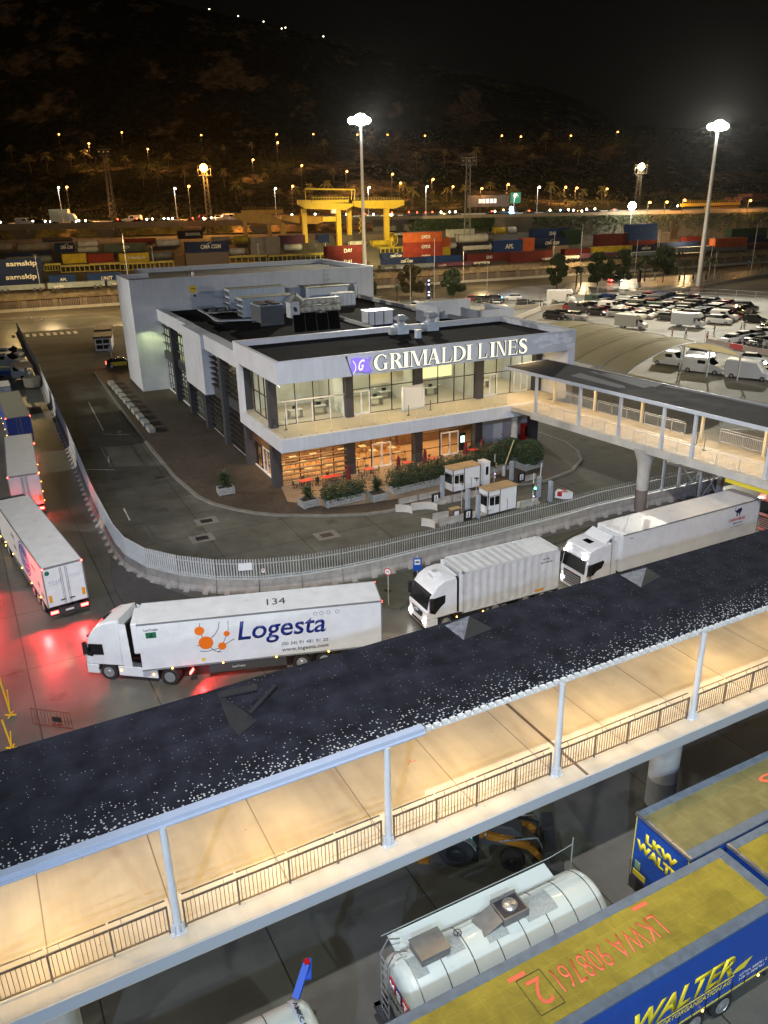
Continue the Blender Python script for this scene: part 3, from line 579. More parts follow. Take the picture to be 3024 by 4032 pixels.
def flake(nt,b,N,L):
    tc=N('ShaderNodeTexCoord')
    v=N('ShaderNodeTexVoronoi');v.inputs['Scale'].default_value=9.5;L(tc.outputs['Object'],v.inputs[0])
    wn=N('ShaderNodeTexNoise');wn.inputs['Scale'].default_value=14;L(tc.outputs['Object'],wn.inputs[0])
    ad=N('ShaderNodeMath');ad.operation='MULTIPLY_ADD';ad.inputs[1].default_value=.22;L(wn.outputs[0],ad.inputs[0]);L(v.outputs['Distance'],ad.inputs[2])
    sp=N('ShaderNodeSeparateXYZ');L(tc.outputs['Object'],sp.inputs[0])
    # flakes gather towards the gutter edge (small y) : threshold varies with y and a broad noise
    mr=N('ShaderNodeMapRange');mr.inputs[1].default_value=.2;mr.inputs[2].default_value=2.0;mr.inputs[3].default_value=.46;mr.inputs[4].default_value=.21;L(sp.outputs[1],mr.inputs[0])
    bn=N('ShaderNodeTexNoise');bn.inputs['Scale'].default_value=.5;bn.inputs['Detail'].default_value=3;L(tc.outputs['Object'],bn.inputs[0])
    a2=N('ShaderNodeMath');a2.operation='MULTIPLY_ADD';a2.inputs[1].default_value=.16;L(bn.outputs[0],a2.inputs[0]);L(mr.outputs[0],a2.inputs[2])
    a3=N('ShaderNodeMath');a3.operation='SUBTRACT';L(a2.outputs[0],a3.inputs[0]);a3.inputs[1].default_value=.08
    lt=N('ShaderNodeMath');lt.operation='LESS_THAN';L(ad.outputs[0],lt.inputs[0]);L(a3.outputs[0],lt.inputs[1])
    # per flake presence
    sc_=N('ShaderNodeSeparateColor');L(v.outputs['Color'],sc_.inputs[0])
    my=N('ShaderNodeMapRange');my.inputs[1].default_value=.0;my.inputs[2].default_value=1.5;my.inputs[3].default_value=.0;my.inputs[4].default_value=.55;L(sp.outputs[1],my.inputs[0])
    gt=N('ShaderNodeMath');gt.operation='GREATER_THAN';L(sc_.outputs[0],gt.inputs[0]);L(my.outputs[0],gt.inputs[1])
    mu=N('ShaderNodeMath');mu.operation='MULTIPLY';L(lt.outputs[0],mu.inputs[0]);L(gt.outputs[0],mu.inputs[1])
    n=N('ShaderNodeTexNoise');n.inputs['Scale'].default_value=1.2;n.inputs['Detail'].default_value=7;L(tc.outputs['Object'],n.inputs[0])
    r=N('ShaderNodeMapRange');r.inputs[1].default_value=.3;r.inputs[2].default_value=.7;r.inputs[3].default_value=.55;r.inputs[4].default_value=1.4;L(n.outputs[0],r.inputs[0])
    br=N('ShaderNodeTexBrick');br.offset=0;br.inputs['Brick Width'].default_value=7.5;br.inputs['Row Height'].default_value=1.03;br.inputs['Scale'].default_value=1;br.inputs['Mortar Size'].default_value=.012
    br.inputs['Color1'].default_value=(.011,.012,.018,1);br.inputs['Color2'].default_value=(.014,.015,.023,1);br.inputs['Mortar'].default_value=(.018,.019,.024,1);L(tc.outputs['Object'],br.inputs[0])
    s=N('ShaderNodeVectorMath');s.operation='SCALE';L(br.outputs[0],s.inputs[0]);L(r.outputs[0],s.inputs['Scale'])
    mx=N('ShaderNodeMix');mx.data_type='RGBA';L(mu.outputs[0],mx.inputs[0]);L(s.outputs[0],mx.inputs[6]);mx.inputs[7].default_value=(.36,.37,.38,1);L(mx.outputs[2],b.inputs['Base Color'])
    bp=N('ShaderNodeBump');bp.inputs['Strength'].default_value=.5;bp.inputs['Distance'].default_value=.02
    n5=N('ShaderNodeTexNoise');n5.inputs['Scale'].default_value=40;L(tc.outputs['Object'],n5.inputs[0]);L(n5.outputs[0],bp.inputs['Height']);L(bp.outputs[0],b.inputs['Normal'])
M_FLAKE=tex_mat('flaking_roof_felt',flake,.95,.08)
WK=thing('elevated_walkway','near covered walkway crossing the whole picture, lit beige floor under a flaking dark roof','walkway',W0,WY)
SP=6.79
X0,X1=-9,50
MB().box(X0,X1,-.62,5.6,5.50,6.0).build('deck',BEIGE,WK)
MB().box(X0,X1,-.70,-.62,5.62,6.05).build('deck_edge_beam',P('edge_steel',(.28,.31,.35),.5),WK)
MB().box(X0,X1,.28,5.35,9.80,9.95).build('roof',M_FLAKE,WK)
MB().box(X0,8.15,.02,.28,9.72,10.0).box(X0,8.15,-.06,.02,9.80,9.86).build('gutter_beam',P('gutter_blue',(.30,.35,.46),.4,var=.05),WK,bev=.01)
m=MB()
for i in range(140):
    x=8.3+i*.3
    if x<X1: m.box(x,x+.2,.18,.28,9.74,9.86)
m.box(8.15,X1,.2,.28,9.66,9.72); m.build('roof_decking_edge',P('decking_white',(.6,.6,.6),.5,var=.2,vs_=3),WK)
MB().box(X0,X1,.28,5.3,9.70,9.78).build('roof_underside',P('underside',(.6,.58,.54),.7),WK)
def railing(par,x0,x1,y,z,npan,side=1,mat=None,h=1.0):
    mat=mat or RAILM;L=(x1-x0)/npan
    for k in range(npan):
        a=x0+k*L+.005;b=x0+(k+1)*L-.005;m=MB()
        m.box(a,b,y-.02,y+.02,z+.08,z+.12).box(a,b,y-.025,y+.025,z+h-.05,z+h)
        nb=13
        for i in range(1,nb): xx=a+(b-a)*i/nb; m.box(xx-.009,xx+.009,y-.009,y+.009,z+.12,z+h-.05)
        m.box(a,a+.05,y-.03,y+.03,z,z+h)
        if k==npan-1: m.box(b-.05,b,y-.03,y+.03,z,z+h)
        hy=y+.09*side
        m.box(a+.03,b-.03,hy-.018,hy+.018,z+h+.13,z+h+.165)
        for xx in (a+.35,b-.35): m.bar((xx,y,z+h),(xx,hy,z+h+.14),.015)
        m.build('railing_panel',mat,par)
def wcol(par,x,y,z0,z1,r=.12,mat=None):
    m=MB().tube((x,y,z0),(x,y,z1),r,r*.85,n=14)
    for t in range(8):
        c,s=math.cos(t*PI/4),math.sin(t*PI/4); m.bar((x+c*(r+.03),y+s*(r+.03),z0+.02),(x+c*(r),y+s*r,z0+.34),.02,.10,upv=(c,s,.3))
    m.box(x-.22,x+.22,y-.16,y+.16,z0,z0+.025)
    return m.build('column',mat or STL,par,smooth=40)
for i in range(-1,7):
    x=i*SP; wcol(WK,x,0,6,9.82); wcol(WK,x+3.4,5.1,6,9.8)
    if i<6: railing(WK,x+.2,x+SP-.2,.06,6.0,4)
    if i<6: railing(WK,x+.2,x+SP-.2,5.3,6.0,4,-1)
railing(WK,-8.8,-SP-.2,.06,6.0,1)
m=MB().box(-5.35,-5.2,-.7,5.5,6.0,6.012).box(14.5,14.62,-.7,5.5,6.0,6.012); m.build('expansion_joint',P('joint_dark',(.10,.07,.05),.6),WK)
for x in (-3.6,21.3,46):
    o=MB().lathe([(.62,1.45),(.64,3.6),(.72,4.4),(.92,5.1),(1.15,5.5)],x,1.75,n=24).build('pillar',CONCL,WK,smooth=50)
    MB().lathe([(.625,0),(.63,1.45)],x,1.75,n=24).build('pillar_base',P('pillar_grey',(.22,.22,.22),.7,var=.2),WK,smooth=50)
for i in range(-1,7):
    x=i*SP+3.4; f=MB().box(x-.6,x+.6,1.5,1.7,9.62,9.68).build('ceiling_lamp',E('walk_lamp',(1,.72,.35),14),WK)
    p=W0+Vector((math.cos(WY)*x-math.sin(WY)*1.6,math.sin(WY)*x+math.cos(WY)*1.6,9.45)); lamp('AREA',p,235,(1,.64,.23),1.6,p-Vector((0,0,1)),.4)
text('<-',.30,.16,P('arrow_red',(.55,.10,.05),.6),WK,(9.3,3.05,6.0),(1,.1,0),(-.1,1,0),'painted_arrow',.004)
m=MB()
for i in range(-1,15): m.box(i*SP/2-.02,i*SP/2+.02,.1,5.2,6.0,6.004)
m.build('floor_joints',P('joint_fine',(.22,.19,.15),.7),WK)
# torn roof hatches lying on the felt
def toW(px,py,z):
    g=G(px,py,z)-W0; return (g.x*math.cos(WY)+g.y*math.sin(WY),-g.x*math.sin(WY)+g.y*math.cos(WY),z)
DROP=P('stained_grey',(.13,.14,.17),.6,var=.75,vs_=3.5); FOLD=P('fold_dark',(.007,.008,.012),.7,var=.3)
def s6(x,y): return (1512+x*.9114,1800+y*.9114)
for k,(A_,B_,C_,D_) in enumerate([((262,727),(368,692),(345,790),(470,740)),((1020,508),(1133,482),(1110,562),(1195,515))]):
    o=thing('roof_hatch','%s of the two white stained triangular roof hatches, behind the %s lorry'%(('left','right')[k],('container','second white')[k]),'roof hatch',W0,WY,'hatches on the walkway roof')
    a,b,c,d=[toW(*s6(*q),9.96) for q in (A_,B_,C_,D_)]
    b=(b[0],b[1],10.02); m=MB().add([a,c,b,(b[0],b[1]+.02,9.96)],[(0,1,2),(0,2,3)]); m.build('stained_face',DROP,o)
    MB().add([b,c,d,(b[0],b[1]+.02,9.96)],[(0,1,2),(0,2,3)]).build('dark_face',FOLD,o)
def s7(x,y): return (x*.9114,2700+y*.9114)
o=thing('torn_felt','long torn strip of felt folded over on the walkway roof','felt',W0,WY)
a,b=toW(*s7(1080,120),9.97),toW(*s7(1190,0),10.1); m=MB().bar(a,b,.14,.10); a,b=toW(*s7(950,40),9.98),toW(*s7(1110,5),10.1);m.bar(a,b,.35,.05); m.build('strip',FOLD,o)
q=[toW(*s7(x,y),9.957) for x,y in ((935,25),(1110,150),(1030,215),(990,165))]; MB().add(q,[(0,3,2,1)]).build('patch',FOLD,o)
# ---------------------------------------------------------------- bridge to the terminal
B0=Vector((14.8,73.65,0));BY=R(-57.5)
BR=thing('pedestrian_bridge','covered footbridge from the terminal balcony with dark roof patched in pale grey','bridge',B0,BY)
bx=[0,5.58,10.2,14.66,17.6,23.85,30,36]
MB().box(-3.2,37.5,-.35,5.2,5.55,5.96).build('deck',BEIGE,BR)
MB().box(-.3,37.5,-.45,-.35,5.35,6.0).build('deck_edge_beam',CONCL,BR)
MB().box(21,37.5,-.47,-.45,5.05,5.32).box(21,37.5,-.45,-.2,5.05,5.32).build('height_guard',P('guard_yellow',(.62,.50,.02),.5,var=.15),BR)
M_BROOF=P('bridge_felt',(.022,.023,.026),.9,var=.4,vs_=.6,bump=.5,bs=40)
MB().box(-4.4,40,-.3,5.4,9.62,9.76).build('roof',M_BROOF,BR)
MB().box(-4.4,40,-.36,-.3,9.5,9.8).box(-4.4,-4.3,-.3,5.4,9.5,9.8).box(-4.4,40,5.4,5.46,9.5,9.8).build('roof_edge_beam',STL,BR)
MB().box(-4.3,40,-.2,5.3,9.52,9.6).build('roof_underside',P('underside'),BR) if 0 else MB().box(-4.3,40,-.2,5.3,9.52,9.6).build('roof_underside',MC['underside'],BR)
PATCH=P('felt_patch_grey',(.21,.215,.22),.85,var=.25,vs_=1)
def z7p(x,y): return (2100+x*.557,1300+y*.557)
def toB(px,py,z):
    g=G(px,py,z)-B0; return (g.x*math.cos(BY)+g.y*math.sin(BY),-g.x*math.sin(BY)+g.y*math.cos(BY),z)
for poly in [[(262,322),(330,302),(640,392),(655,408),(600,408)],[(385,290),(430,292),(835,398),(780,408),(700,385)],[(440,300),(560,310),(920,380),(860,402)],[(900,392),(1000,398),(1659,520),(1659,548),(1300,470)]]:
    q=[toB(*z7p(*p),9.765) for p in poly]; MB().add(q,[tuple(range(len(q)-1,-1,-1))]).build('felt_patch',PATCH,BR)
for i,x in enumerate(bx):
    m=MB().box(x-.11,x+.11,-.22,.0,5.96,9.6).box(x-.16,x+.16,-.27,.05,5.96,6.02); m.build('column',STL,BR)
    if i<len(bx)-1: railing(BR,x+.15,bx[i+1]-.15,-.1,5.96,3 if bx[i+1]-x>4 else 2,1,GALV)
for x in (-2.4,3.0,8.6,14.9,20.6,26.6,32.5): MB().box(x-.11,x+.11,4.6,4.8,5.96,9.6).build('column',P('column_cream',(.7,.64,.5),.5),BR)
for a,b in ((-2.2,2.9),(3.2,8.5),(8.8,13.2),(20.8,26.5),(26.8,32.4)): railing(BR,a,b,4.85,5.96,3,-1,GALV)
for x in (-1,3.5,8,12.5,17,21.5,26,31):
    MB().box(x-.5,x+.5,2.2,2.4,9.42,9.5).build('ceiling_lamp',MC['walk_lamp'],BR)
    p=B0+Vector((math.cos(BY)*x-math.sin(BY)*2.3,math.sin(BY)*x+math.cos(BY)*2.3,9.35)); lamp('AREA',p,150,(1,.68,.32),1.0,p-Vector((0,0,1)),.4)
for x in (13.3,):
    MB().lathe([(.50,1.9),(.52,3.4),(.62,4.3),(.85,5.0),(1.05,5.55)],x-.4,.35,n=22).build('pillar',CONCL,BR,smooth=50)
    MB().lathe([(.505,0),(.51,1.9)],x-.4,.35,n=22).build('pillar_base',P('pillar_brown',(.20,.16,.14),.7,var=.2),BR,smooth=50)
MB().lathe([(.5,0),(.5,3.4),(.8,5.3)],33,1.5,n=18).build('pillar',CONCL,BR,smooth=50)
# landing with side ramp and stairs beyond the bridge
SR=thing('access_ramp','galvanised stair and ramp with railings joining the far side of the footbridge','ramp',B0,BY)
MB().box(13.2,20.6,4.9,8.6,5.6,5.94).build('landing',CONCL,SR)
m=MB().add([(14,8.4,5.9),(19,8.4,5.9),(34,20,7.4),(29,20,7.4),(14,8.4,5.6),(19,8.4,5.6),(34,20,7.1),(29,20,7.1)],[(0,1,2,3),(7,6,5,4),(0,4,5,1),(1,5,6,2),(2,6,7,3),(3,7,4,0)]);m.build('ramp_deck',CONCL,SR)
m=MB()
for a,b in (((14,8.4,5.9),(29,20,7.4)),((19,8.4,5.9),(34,20,7.4))):
    a=Vector(a);b=Vector(b);m.bar(a+Vector((0,0,1.1)),b+Vector((0,0,1.1)),.05).bar(a+Vector((0,0,.15)),b+Vector((0,0,.15)),.03)
    for i in range(9): p=a.lerp(b,i/8);m.bar(p,p+Vector((0,0,1.1)),.05)
m.build('ramp_railing',GALV,SR)
railing(SR,16.2,20.4,5.3,5.96,2,1,GALV)
m=MB()
for i in range(6): m.box(21.0+.3*i,21.3+.3*i,5.2,6.8,5.2-.2*i,5.9-.2*i)
m.build('steps',CONCL,SR)
for x,y in ((15,8.2),(24,13),(30,17.5),(20,9.5)): MB().box(x-.2,x+.2,y-.2,y+.2,0,5.6+max(0,(y-8.4)*.12)).build('post',STL,SR)
for k,(x,y) in enumerate(((15.6,3.2),(16.9,2.4))):
    o=thing('queue_post','black retractable belt post on the bridge deck, %s of two'%('left','right')[k],'queue barrier',B0+Vector((math.cos(BY)*x-math.sin(BY)*y,math.sin(BY)*x+math.cos(BY)*y,5.96)),BY,'belt posts on the bridge')
    MB().lathe([(.17,0),(.17,.03),(.03,.06)],n=14).build('base',BLACK,o); MB().tube((0,0,.05),(0,0,1.0),.03).build('pole',BLACK,o)
# steel trestle under the bridge
TR=thing('steel_trestle','white braced steel lattice tower standing beyond the footbridge pillar','trestle',(28.1,65.9,0),R(26))
m=MB();S_=1.2
cs=[(-S_,-S_),(S_,-S_),(S_,S_),(-S_,S_)]
for x,y in cs: MB().bar((x,y,0),(x,y,5.5),.22).build('leg',STL,TR)
m=MB()
for i in range(4):
    (x,y),(a,b)=cs[i],cs[(i+1)%4]
    for z in (2.9,5.3): m.bar((x,y,z),(a,b,z),.18)
    m.bar((x,y,0.1),(a,b,2.9),.10).bar((x,y,5.3),(a,b,2.9),.10)
m.build('bracing',STL,TR)
m=MB()
m.bar((-3.6,.8,0),(-3.6,.8,5.4),.2)
m.bar((-3.6,.8,3.6),(-1.2,-1.2,2.9),.22).bar((-3.6,.8,3.7),(-2.4,-.2,5.3),.09).bar((-1.2,-1.2,3.0),(-2.4,-.2,5.3),.09).bar((-3.6,.8,5.3),(-1.2,-1.2,5.3),.14); m.build('side_frame',STL,TR)
# ================================================================ CURVED FENCE ON CONCRETE BARRIERS
SLAT=P('fence_slat',(.52,.54,.54),.5,.2,var=.15,vs_=2)
bar0=thing('concrete_barrier','','barrier',(0,0,-50),0,'concrete barriers under the slatted fence')
prof=[(-.30,0),(-.28,.18),(-.14,.42),(-.11,.98),(.11,.98),(.14,.42),(.28,.18),(.30,0)]
MB().ext([(.02,y,z) for y,z in prof],(2.93,0,0)).build('body',P('barrier_concrete',(.33,.31,.28),.85,var=.3,vs_=1.3,bump=.4,bs=14),bar0)
for x in (.55,2.05):
  fm=MB().add([(x,-.29,0),(x+.42,-.29,0),(x+.42,-.62,0),(x,-.62,0),(x,-.27,.3),(x+.42,-.27,.3),(x+.42,-.55,.1),(x,-.55,.1)],[(0,1,2,3),(7,6,5,4),(0,4,5,1),(1,5,6,2),(2,6,7,3),(3,7,4,0)]);fm.build('foot_block',MC['barrier_concrete'],bar0)
if 1: pass
pan0=thing('fence_panel','','fence',(0,0,-50),0,'slatted fence panels on the concrete barriers')
pm=MB()
for i in range(15):
    x=.1+i*.195; pm.add([(x-.04,-.05,1.04),(x+.04,.02,1.04),(x+.04,.02,2.5),(x-.04,-.05,2.5),(x-.035,-.065,1.04),(x+.045,.005,1.04),(x+.045,.005,2.5),(x-.035,-.065,2.5)],[(0,1,2,3),(7,6,5,4),(0,4,5,1),(1,5,6,2),(2,6,7,3),(3,7,4,0)])
pm.build('slats',SLAT,pan0); MB().box(.02,2.92,.03,.06,1.12,1.2).box(.02,2.92,.03,.06,2.1,2.16).box(0.0,2.94,-.1,.1,.985,1.03).build('rails',SLAT,pan0)
# resample the fence line into 2.95 m bays
def resample(pts,L):
    out=[Vector((*pts[0],0))];cur=Vector((*pts[0],0));i=1
    while i<len(pts):
        q=Vector((*pts[i],0))
        if (q-cur).length<L: i+=1;continue
        # find the point on the segment prev->q at distance L from cur
        a=Vector((*pts[i-1],0)) if (Vector((*pts[i-1],0))-cur).length<L else cur
        lo,hi=0,1
        for _ in range(30):
            md=(lo+hi)/2
            if (a.lerp(q,md)-cur).length<L: lo=md
            else: hi=md
        cur=a.lerp(q,lo);out.append(cur)
    return out
fp=resample(fence_pts,2.95);nF=len(fp)-1
first=[True,True]
for i in range(nF):
    a,b=fp[i],fp[i+1];rz=math.atan2(b.y-a.y,b.x-a.x)
    where='%s from the far left end of the curved fence'%nth(i+1) if i<nF/2 else '%s from the right end of the curved fence'%nth(nF-i)
    for k,(src,lb) in enumerate(((bar0,'grey concrete barrier block, '),(pan0,'panel of upright pale slats, '))):
        if first[k]: src.location=a;src.rotation_euler.z=rz;src['label']=lb+where;first[k]=False
        else: dup(src,a,rz,lb+where)
o=thing('notice_board','blank white notice fixed to the slats at the bend of the fence','notice',(-10.1,48.95,1.75),R(8)); MB().box(0,.95,-.12,-.09,0,.55).build('plate',WHITEP,o); MB().box(.1,.16,-.09,-.03,.2,.3).box(.8,.86,-.09,-.03,.2,.3).build('clip',STEEL,o)
o=thing('notice_plate','small white and red sticker plate on the fence right of the notice','notice',(-8.5,48.95,1.6),0); MB().box(0,.22,-.12,-.10,0,.28).build('plate',WHITEP,o); MB().box(.05,.17,-.125,-.12,.13,.24).build('mark',P('red_mark',(.5,.05,.03)),o)
# ================================================================ LORRIES
def wheel(par,x,y,r=.52,w=.30,dual=False,out=-1,rim=None):
    t=MB();n=22
    def ty(y0,y1): t.loft([[(x+rr*math.cos(2*PI*i/n),yy,r+rr*math.sin(2*PI*i/n)) for i in range(n)] for yy,rr in ((y0,r*.62),(y0,r*.95),(y0+(y1-y0)*.15,r),(y1-(y1-y0)*.15,r),(y1,r*.95),(y1,r*.62))])
    ty(y,y-out*w)
    if dual: ty(y-out*(w+.05),y-out*(2*w+.05))
    o=t.build('wheel',RUB,par,smooth=40); yo=y+out*.012
    MB().loft([[(x+rr*math.cos(2*PI*i/n),yo+dy*out,r+rr*math.sin(2*PI*i/n)) for i in range(n)] for rr,dy in ((r*.62,0),(r*.58,.01),(r*.50,-.12 if dual else -.05),(r*.22,-.10 if dual else .02),(r*.2,.03),(r*.1,.03))]).build('rim',rim or RIM,o,smooth=30)
    return o
def slab(par,name,poly,th,mat,bev=0,vec=None):
    m=MB();p=[Vector(q) for q in poly];n=(p[1]-p[0]).cross(p[2]-p[1]).normalized();m.ext(poly,n*th if vec is None else vec);return m.build(name,mat,par,bev=bev)
def tractor(label,loc,rz,paint,style='v',lights='head',tail=False,driver=False):
    T=thing('semi_tractor' if 0 else 'lorry_tractor',label,'lorry cab',loc,rz,'queueing lorry tractors')
    prof={'v':[(.05,.95),(0,1.5),(.10,1.62),(.36,2.62),(.42,2.78),(.75,3.25),(1.35,3.62),(2.05,3.78),(2.25,3.80),(2.30,3.5),(2.30,1.0)],
          's':[(.05,.95),(0,1.55),(.08,1.70),(.22,2.70),(.20,2.86),(.42,3.35),(.95,3.52),(2.0,3.62),(2.25,3.62),(2.30,3.4),(2.30,1.0)],
          'i':[(.05,.95),(0,1.45),(.10,1.60),(.34,2.55),(.40,2.70),(.70,3.12),(1.25,3.42),(1.95,3.50),(2.15,3.46),(2.20,3.2),(2.20,1.0)]}[style]
    HW=1.24
    secs=[]
    for y,ins in ((-HW,.09),(-HW+.06,.03),(-HW+.18,0),(HW-.18,0),(HW-.06,.03),(HW,.09)):
        cx,cz=1.15,2.2
        secs.append([(cx+(x-cx)*(1-ins*.55),y*(1-.055*max(0,(z-2.5))) ,cz+(z-cz)*(1-ins*.45)) for x,z in prof])
    cab=MB().loft(secs).build('cab',paint,T,smooth=40,bev=.03)
    sy=lambda z:HW*(1-.055*max(0,z-2.5))+.004
    # windscreen
    x1,z1=prof[2];x2,z2=prof[3]
    slab(T,'windscreen',[(x1-.015,-1.10,z1+.04),(x2-.02,-1.06,z2-.02),(x2-.02,1.06,z2-.02),(x1-.015,1.10,z1+.04)],.02,DGLASS,vec=(-.03,0,.008))
    MB().box(prof[3][0]-.12,prof[3][0]+.1,-1.12,1.12,prof[3][1]+.02,prof[3][1]+.13).build('sun_visor',BLACK if style!='s' else paint,T,bev=.03)
    for s in (-1,1):
        yy=s*(HW+.002)
        if style=='s': poly=[(.14,1.62),(.30,2.42),(1.55,2.52),(1.62,2.35),(1.42,2.0),(1.0,1.86),(.72,1.60)]
        elif style=='i': poly=[(.18,1.5),(.40,2.40),(1.30,2.48),(1.28,1.95),(.95,1.70),(.55,1.30)]
        else: poly=[(.20,1.55),(.36,2.30),(1.22,2.34),(1.24,1.66),(.62,1.62),(.5,1.5)]
        pts=[(x,yy,z) for x,z in (poly if s<0 else poly[::-1])]
        MB().ext(pts,(0,s*.012,0)).build('side_window',DGLASS,T)
        mm=MB().box(.10,.36,s*1.30,s*1.52,1.72,2.52); mm.build('mirror',BLACK if style=='v' else BLACK,T,bev=.06)
        # fairing behind the cab
        MB().add([(2.32,s*1.22,1.0),(2.85,s*1.18,1.0),(2.72,s*1.10,3.62),(2.32,s*1.16,3.70),(2.32,s*1.19,1.0),(2.85,s*1.15,1.0),(2.72,s*1.07,3.62),(2.32,s*1.13,3.70)],[(0,1,2,3),(7,6,5,4),(0,4,5,1),(1,5,6,2),(2,6,7,3),(3,7,4,0)]).build('side_fairing',paint,T)
        # skirt and steps
        MB().box(1.98,4.35,s*1.23,s*1.15,.36,.98).build('side_skirt',paint if style!='i' else BLACK,T,bev=.03)
        MB().box(.10,.78,s*1.235,s*1.10,.38,.95).build('step',paint,T,bev=.04)
        MB().box(2.2,3.3,s*1.12,s*.62,.42,.98).build('fuel_tank',STEEL,T,bev=.08)
        arch=MB()
        for i in range(8):
            t0=PI*i/8;t1=PI*(i+1)/8
            arch.bar((1.36+.62*math.cos(t0),s*1.06,.55+.56*math.sin(t0)),(1.36+.62*math.cos(t1),s*1.06,.55+.56*math.sin(t1)),.34,.05,upv=(0,0,1) if 0 else (math.cos(t0),0,math.sin(t0)+.01))
        arch.build('mudguard',BLACK,T)
        wheel(T,1.36,s*1.22,out=s,w=.3)
        wheel(T,5.05,s*1.22,out=s,dual=True,w=.27)
        hl=MB().box(-.01,.10,s*.68,s*1.10,.70,.92); hl.build('headlight',HEAD if 0 else LENS,T,bev=.03)
        if lights=='head':
            MB().ball((-.03,s*.9,.80),.11).build('headlamp',HEAD,T)
            if style=='s': MB().ball((.02,s*.9,prof[4][1]+.02),.08).build('marker_lamp',HEAD,T)
        if tail: MB().box(6.2,6.26,s*.62,s*1.1,.72,.86).build('tail_light',TAIL,T)
        if tail or 1: MB().ball((2.15,s*1.235,.72),.045,8,5).build('side_marker',AMB,T);MB().ball((4.1,s*1.235,.62),.045,8,5).build('side_marker',AMB,T)
    MB().box(.0,.75,-1.2,1.2,.32,.98).build('bumper',paint,T,bev=.06)
    g=MB()
    if style=='s':
        for i in range(5): g.box(-.035,-.005,-.78,.78,.62+.17*i,.72+.17*i)
        g.build('grille_bars',P('grille_grey',(.32,.32,.33),.4,.4),T); MB().box(-.012,.02,-.85,.85,.55,1.52).build('grille',BLACK,T)
        text('SCANIA',.55,.10,P('badge_red',(.6,.12,.08),.4),T,(-.03,.28,1.5),(0,-1,0),(0,0,1),'badge',.01,bold=.02)
    elif style=='i':
        MB().ext([(-.01,y,z) for y,z in ((-.72,1.35),(.72,1.35),(.55,.95),(-.55,.95))],(-.02,0,0)).build('grille',BLACK,T); MB().box(-.03,0,-.7,.7,.45,.62).build('lower_grille',BLACK,T)
        text('IVECO',.5,.10,STEEL,T,(-.045,.25,1.22),(0,-1,0),(0,0,1),'badge',.01,bold=.02)
        o=MB().box(.9,1.55,-.36,.36,3.3,3.62).build('roof_air_conditioner',paint,T,bev=.10); MB().tube((1.2,0,3.62),(1.2,0,3.65),.17,n=16).build('fan',GALV,o)
    else:
        MB().box(-.012,.02,-.8,.8,.62,1.4).build('grille',BLACK,T)
    if style!='i':
        z0=3.5 if style=='v' else 3.545
        if style=='v': slab(T,'sunroof',[(.70,-.42,3.20),(.70,.42,3.20),(1.12,.42,3.50),(1.12,-.42,3.50)],.03,DGLASS,vec=(-.02,0,.03))
        else: MB().box(.98,1.45,-.36,.36,3.50,3.57).build('sunroof',DGLASS,T,bev=.02)
    if style=='s':
        MB().add([(1.75,-1.05,3.60),(1.75,1.05,3.60),(2.45,1.0,4.02),(2.45,-1.0,4.02),(1.75,-1.05,3.56),(1.75,1.05,3.56),(2.45,1.0,3.97),(2.45,-1.0,3.97)],[(0,1,2,3),(7,6,5,4),(0,4,5,1),(1,5,6,2),(2,6,7,3),(3,7,4,0)]).build('air_deflector',paint,T)
    else:
        MB().add([(1.5,-1.0,3.66 if style=='v' else 3.4),(1.5,1.0,3.66 if style=='v' else 3.4),(2.3,1.02,3.88 if style=='v' else 3.5),(2.3,-1.02,3.88 if style=='v' else 3.5),(2.3,-1.0,3.5),(2.3,1.0,3.5)],[(0,1,2,3),(3,2,5,4),(0,3,4),(1,5,2)]).build('air_deflector',paint,T)
    MB().box(2.1,6.2,-.45,-.33,.62,.92).box(2.1,6.2,.33,.45,.62,.92).box(6.0,6.2,-.45,.45,.62,.92).box(4.4,5.7,-.6,.6,.92,1.08).box(2.3,2.45,-1.1,1.1,1.0,3.3).build('chassis',BLACK,T)
    return T
SIDEGREY=P('trailer_trim',(.30,.31,.32),.4,.5)
AMBER=P('reflector_amber',(.75,.30,.01),.4)
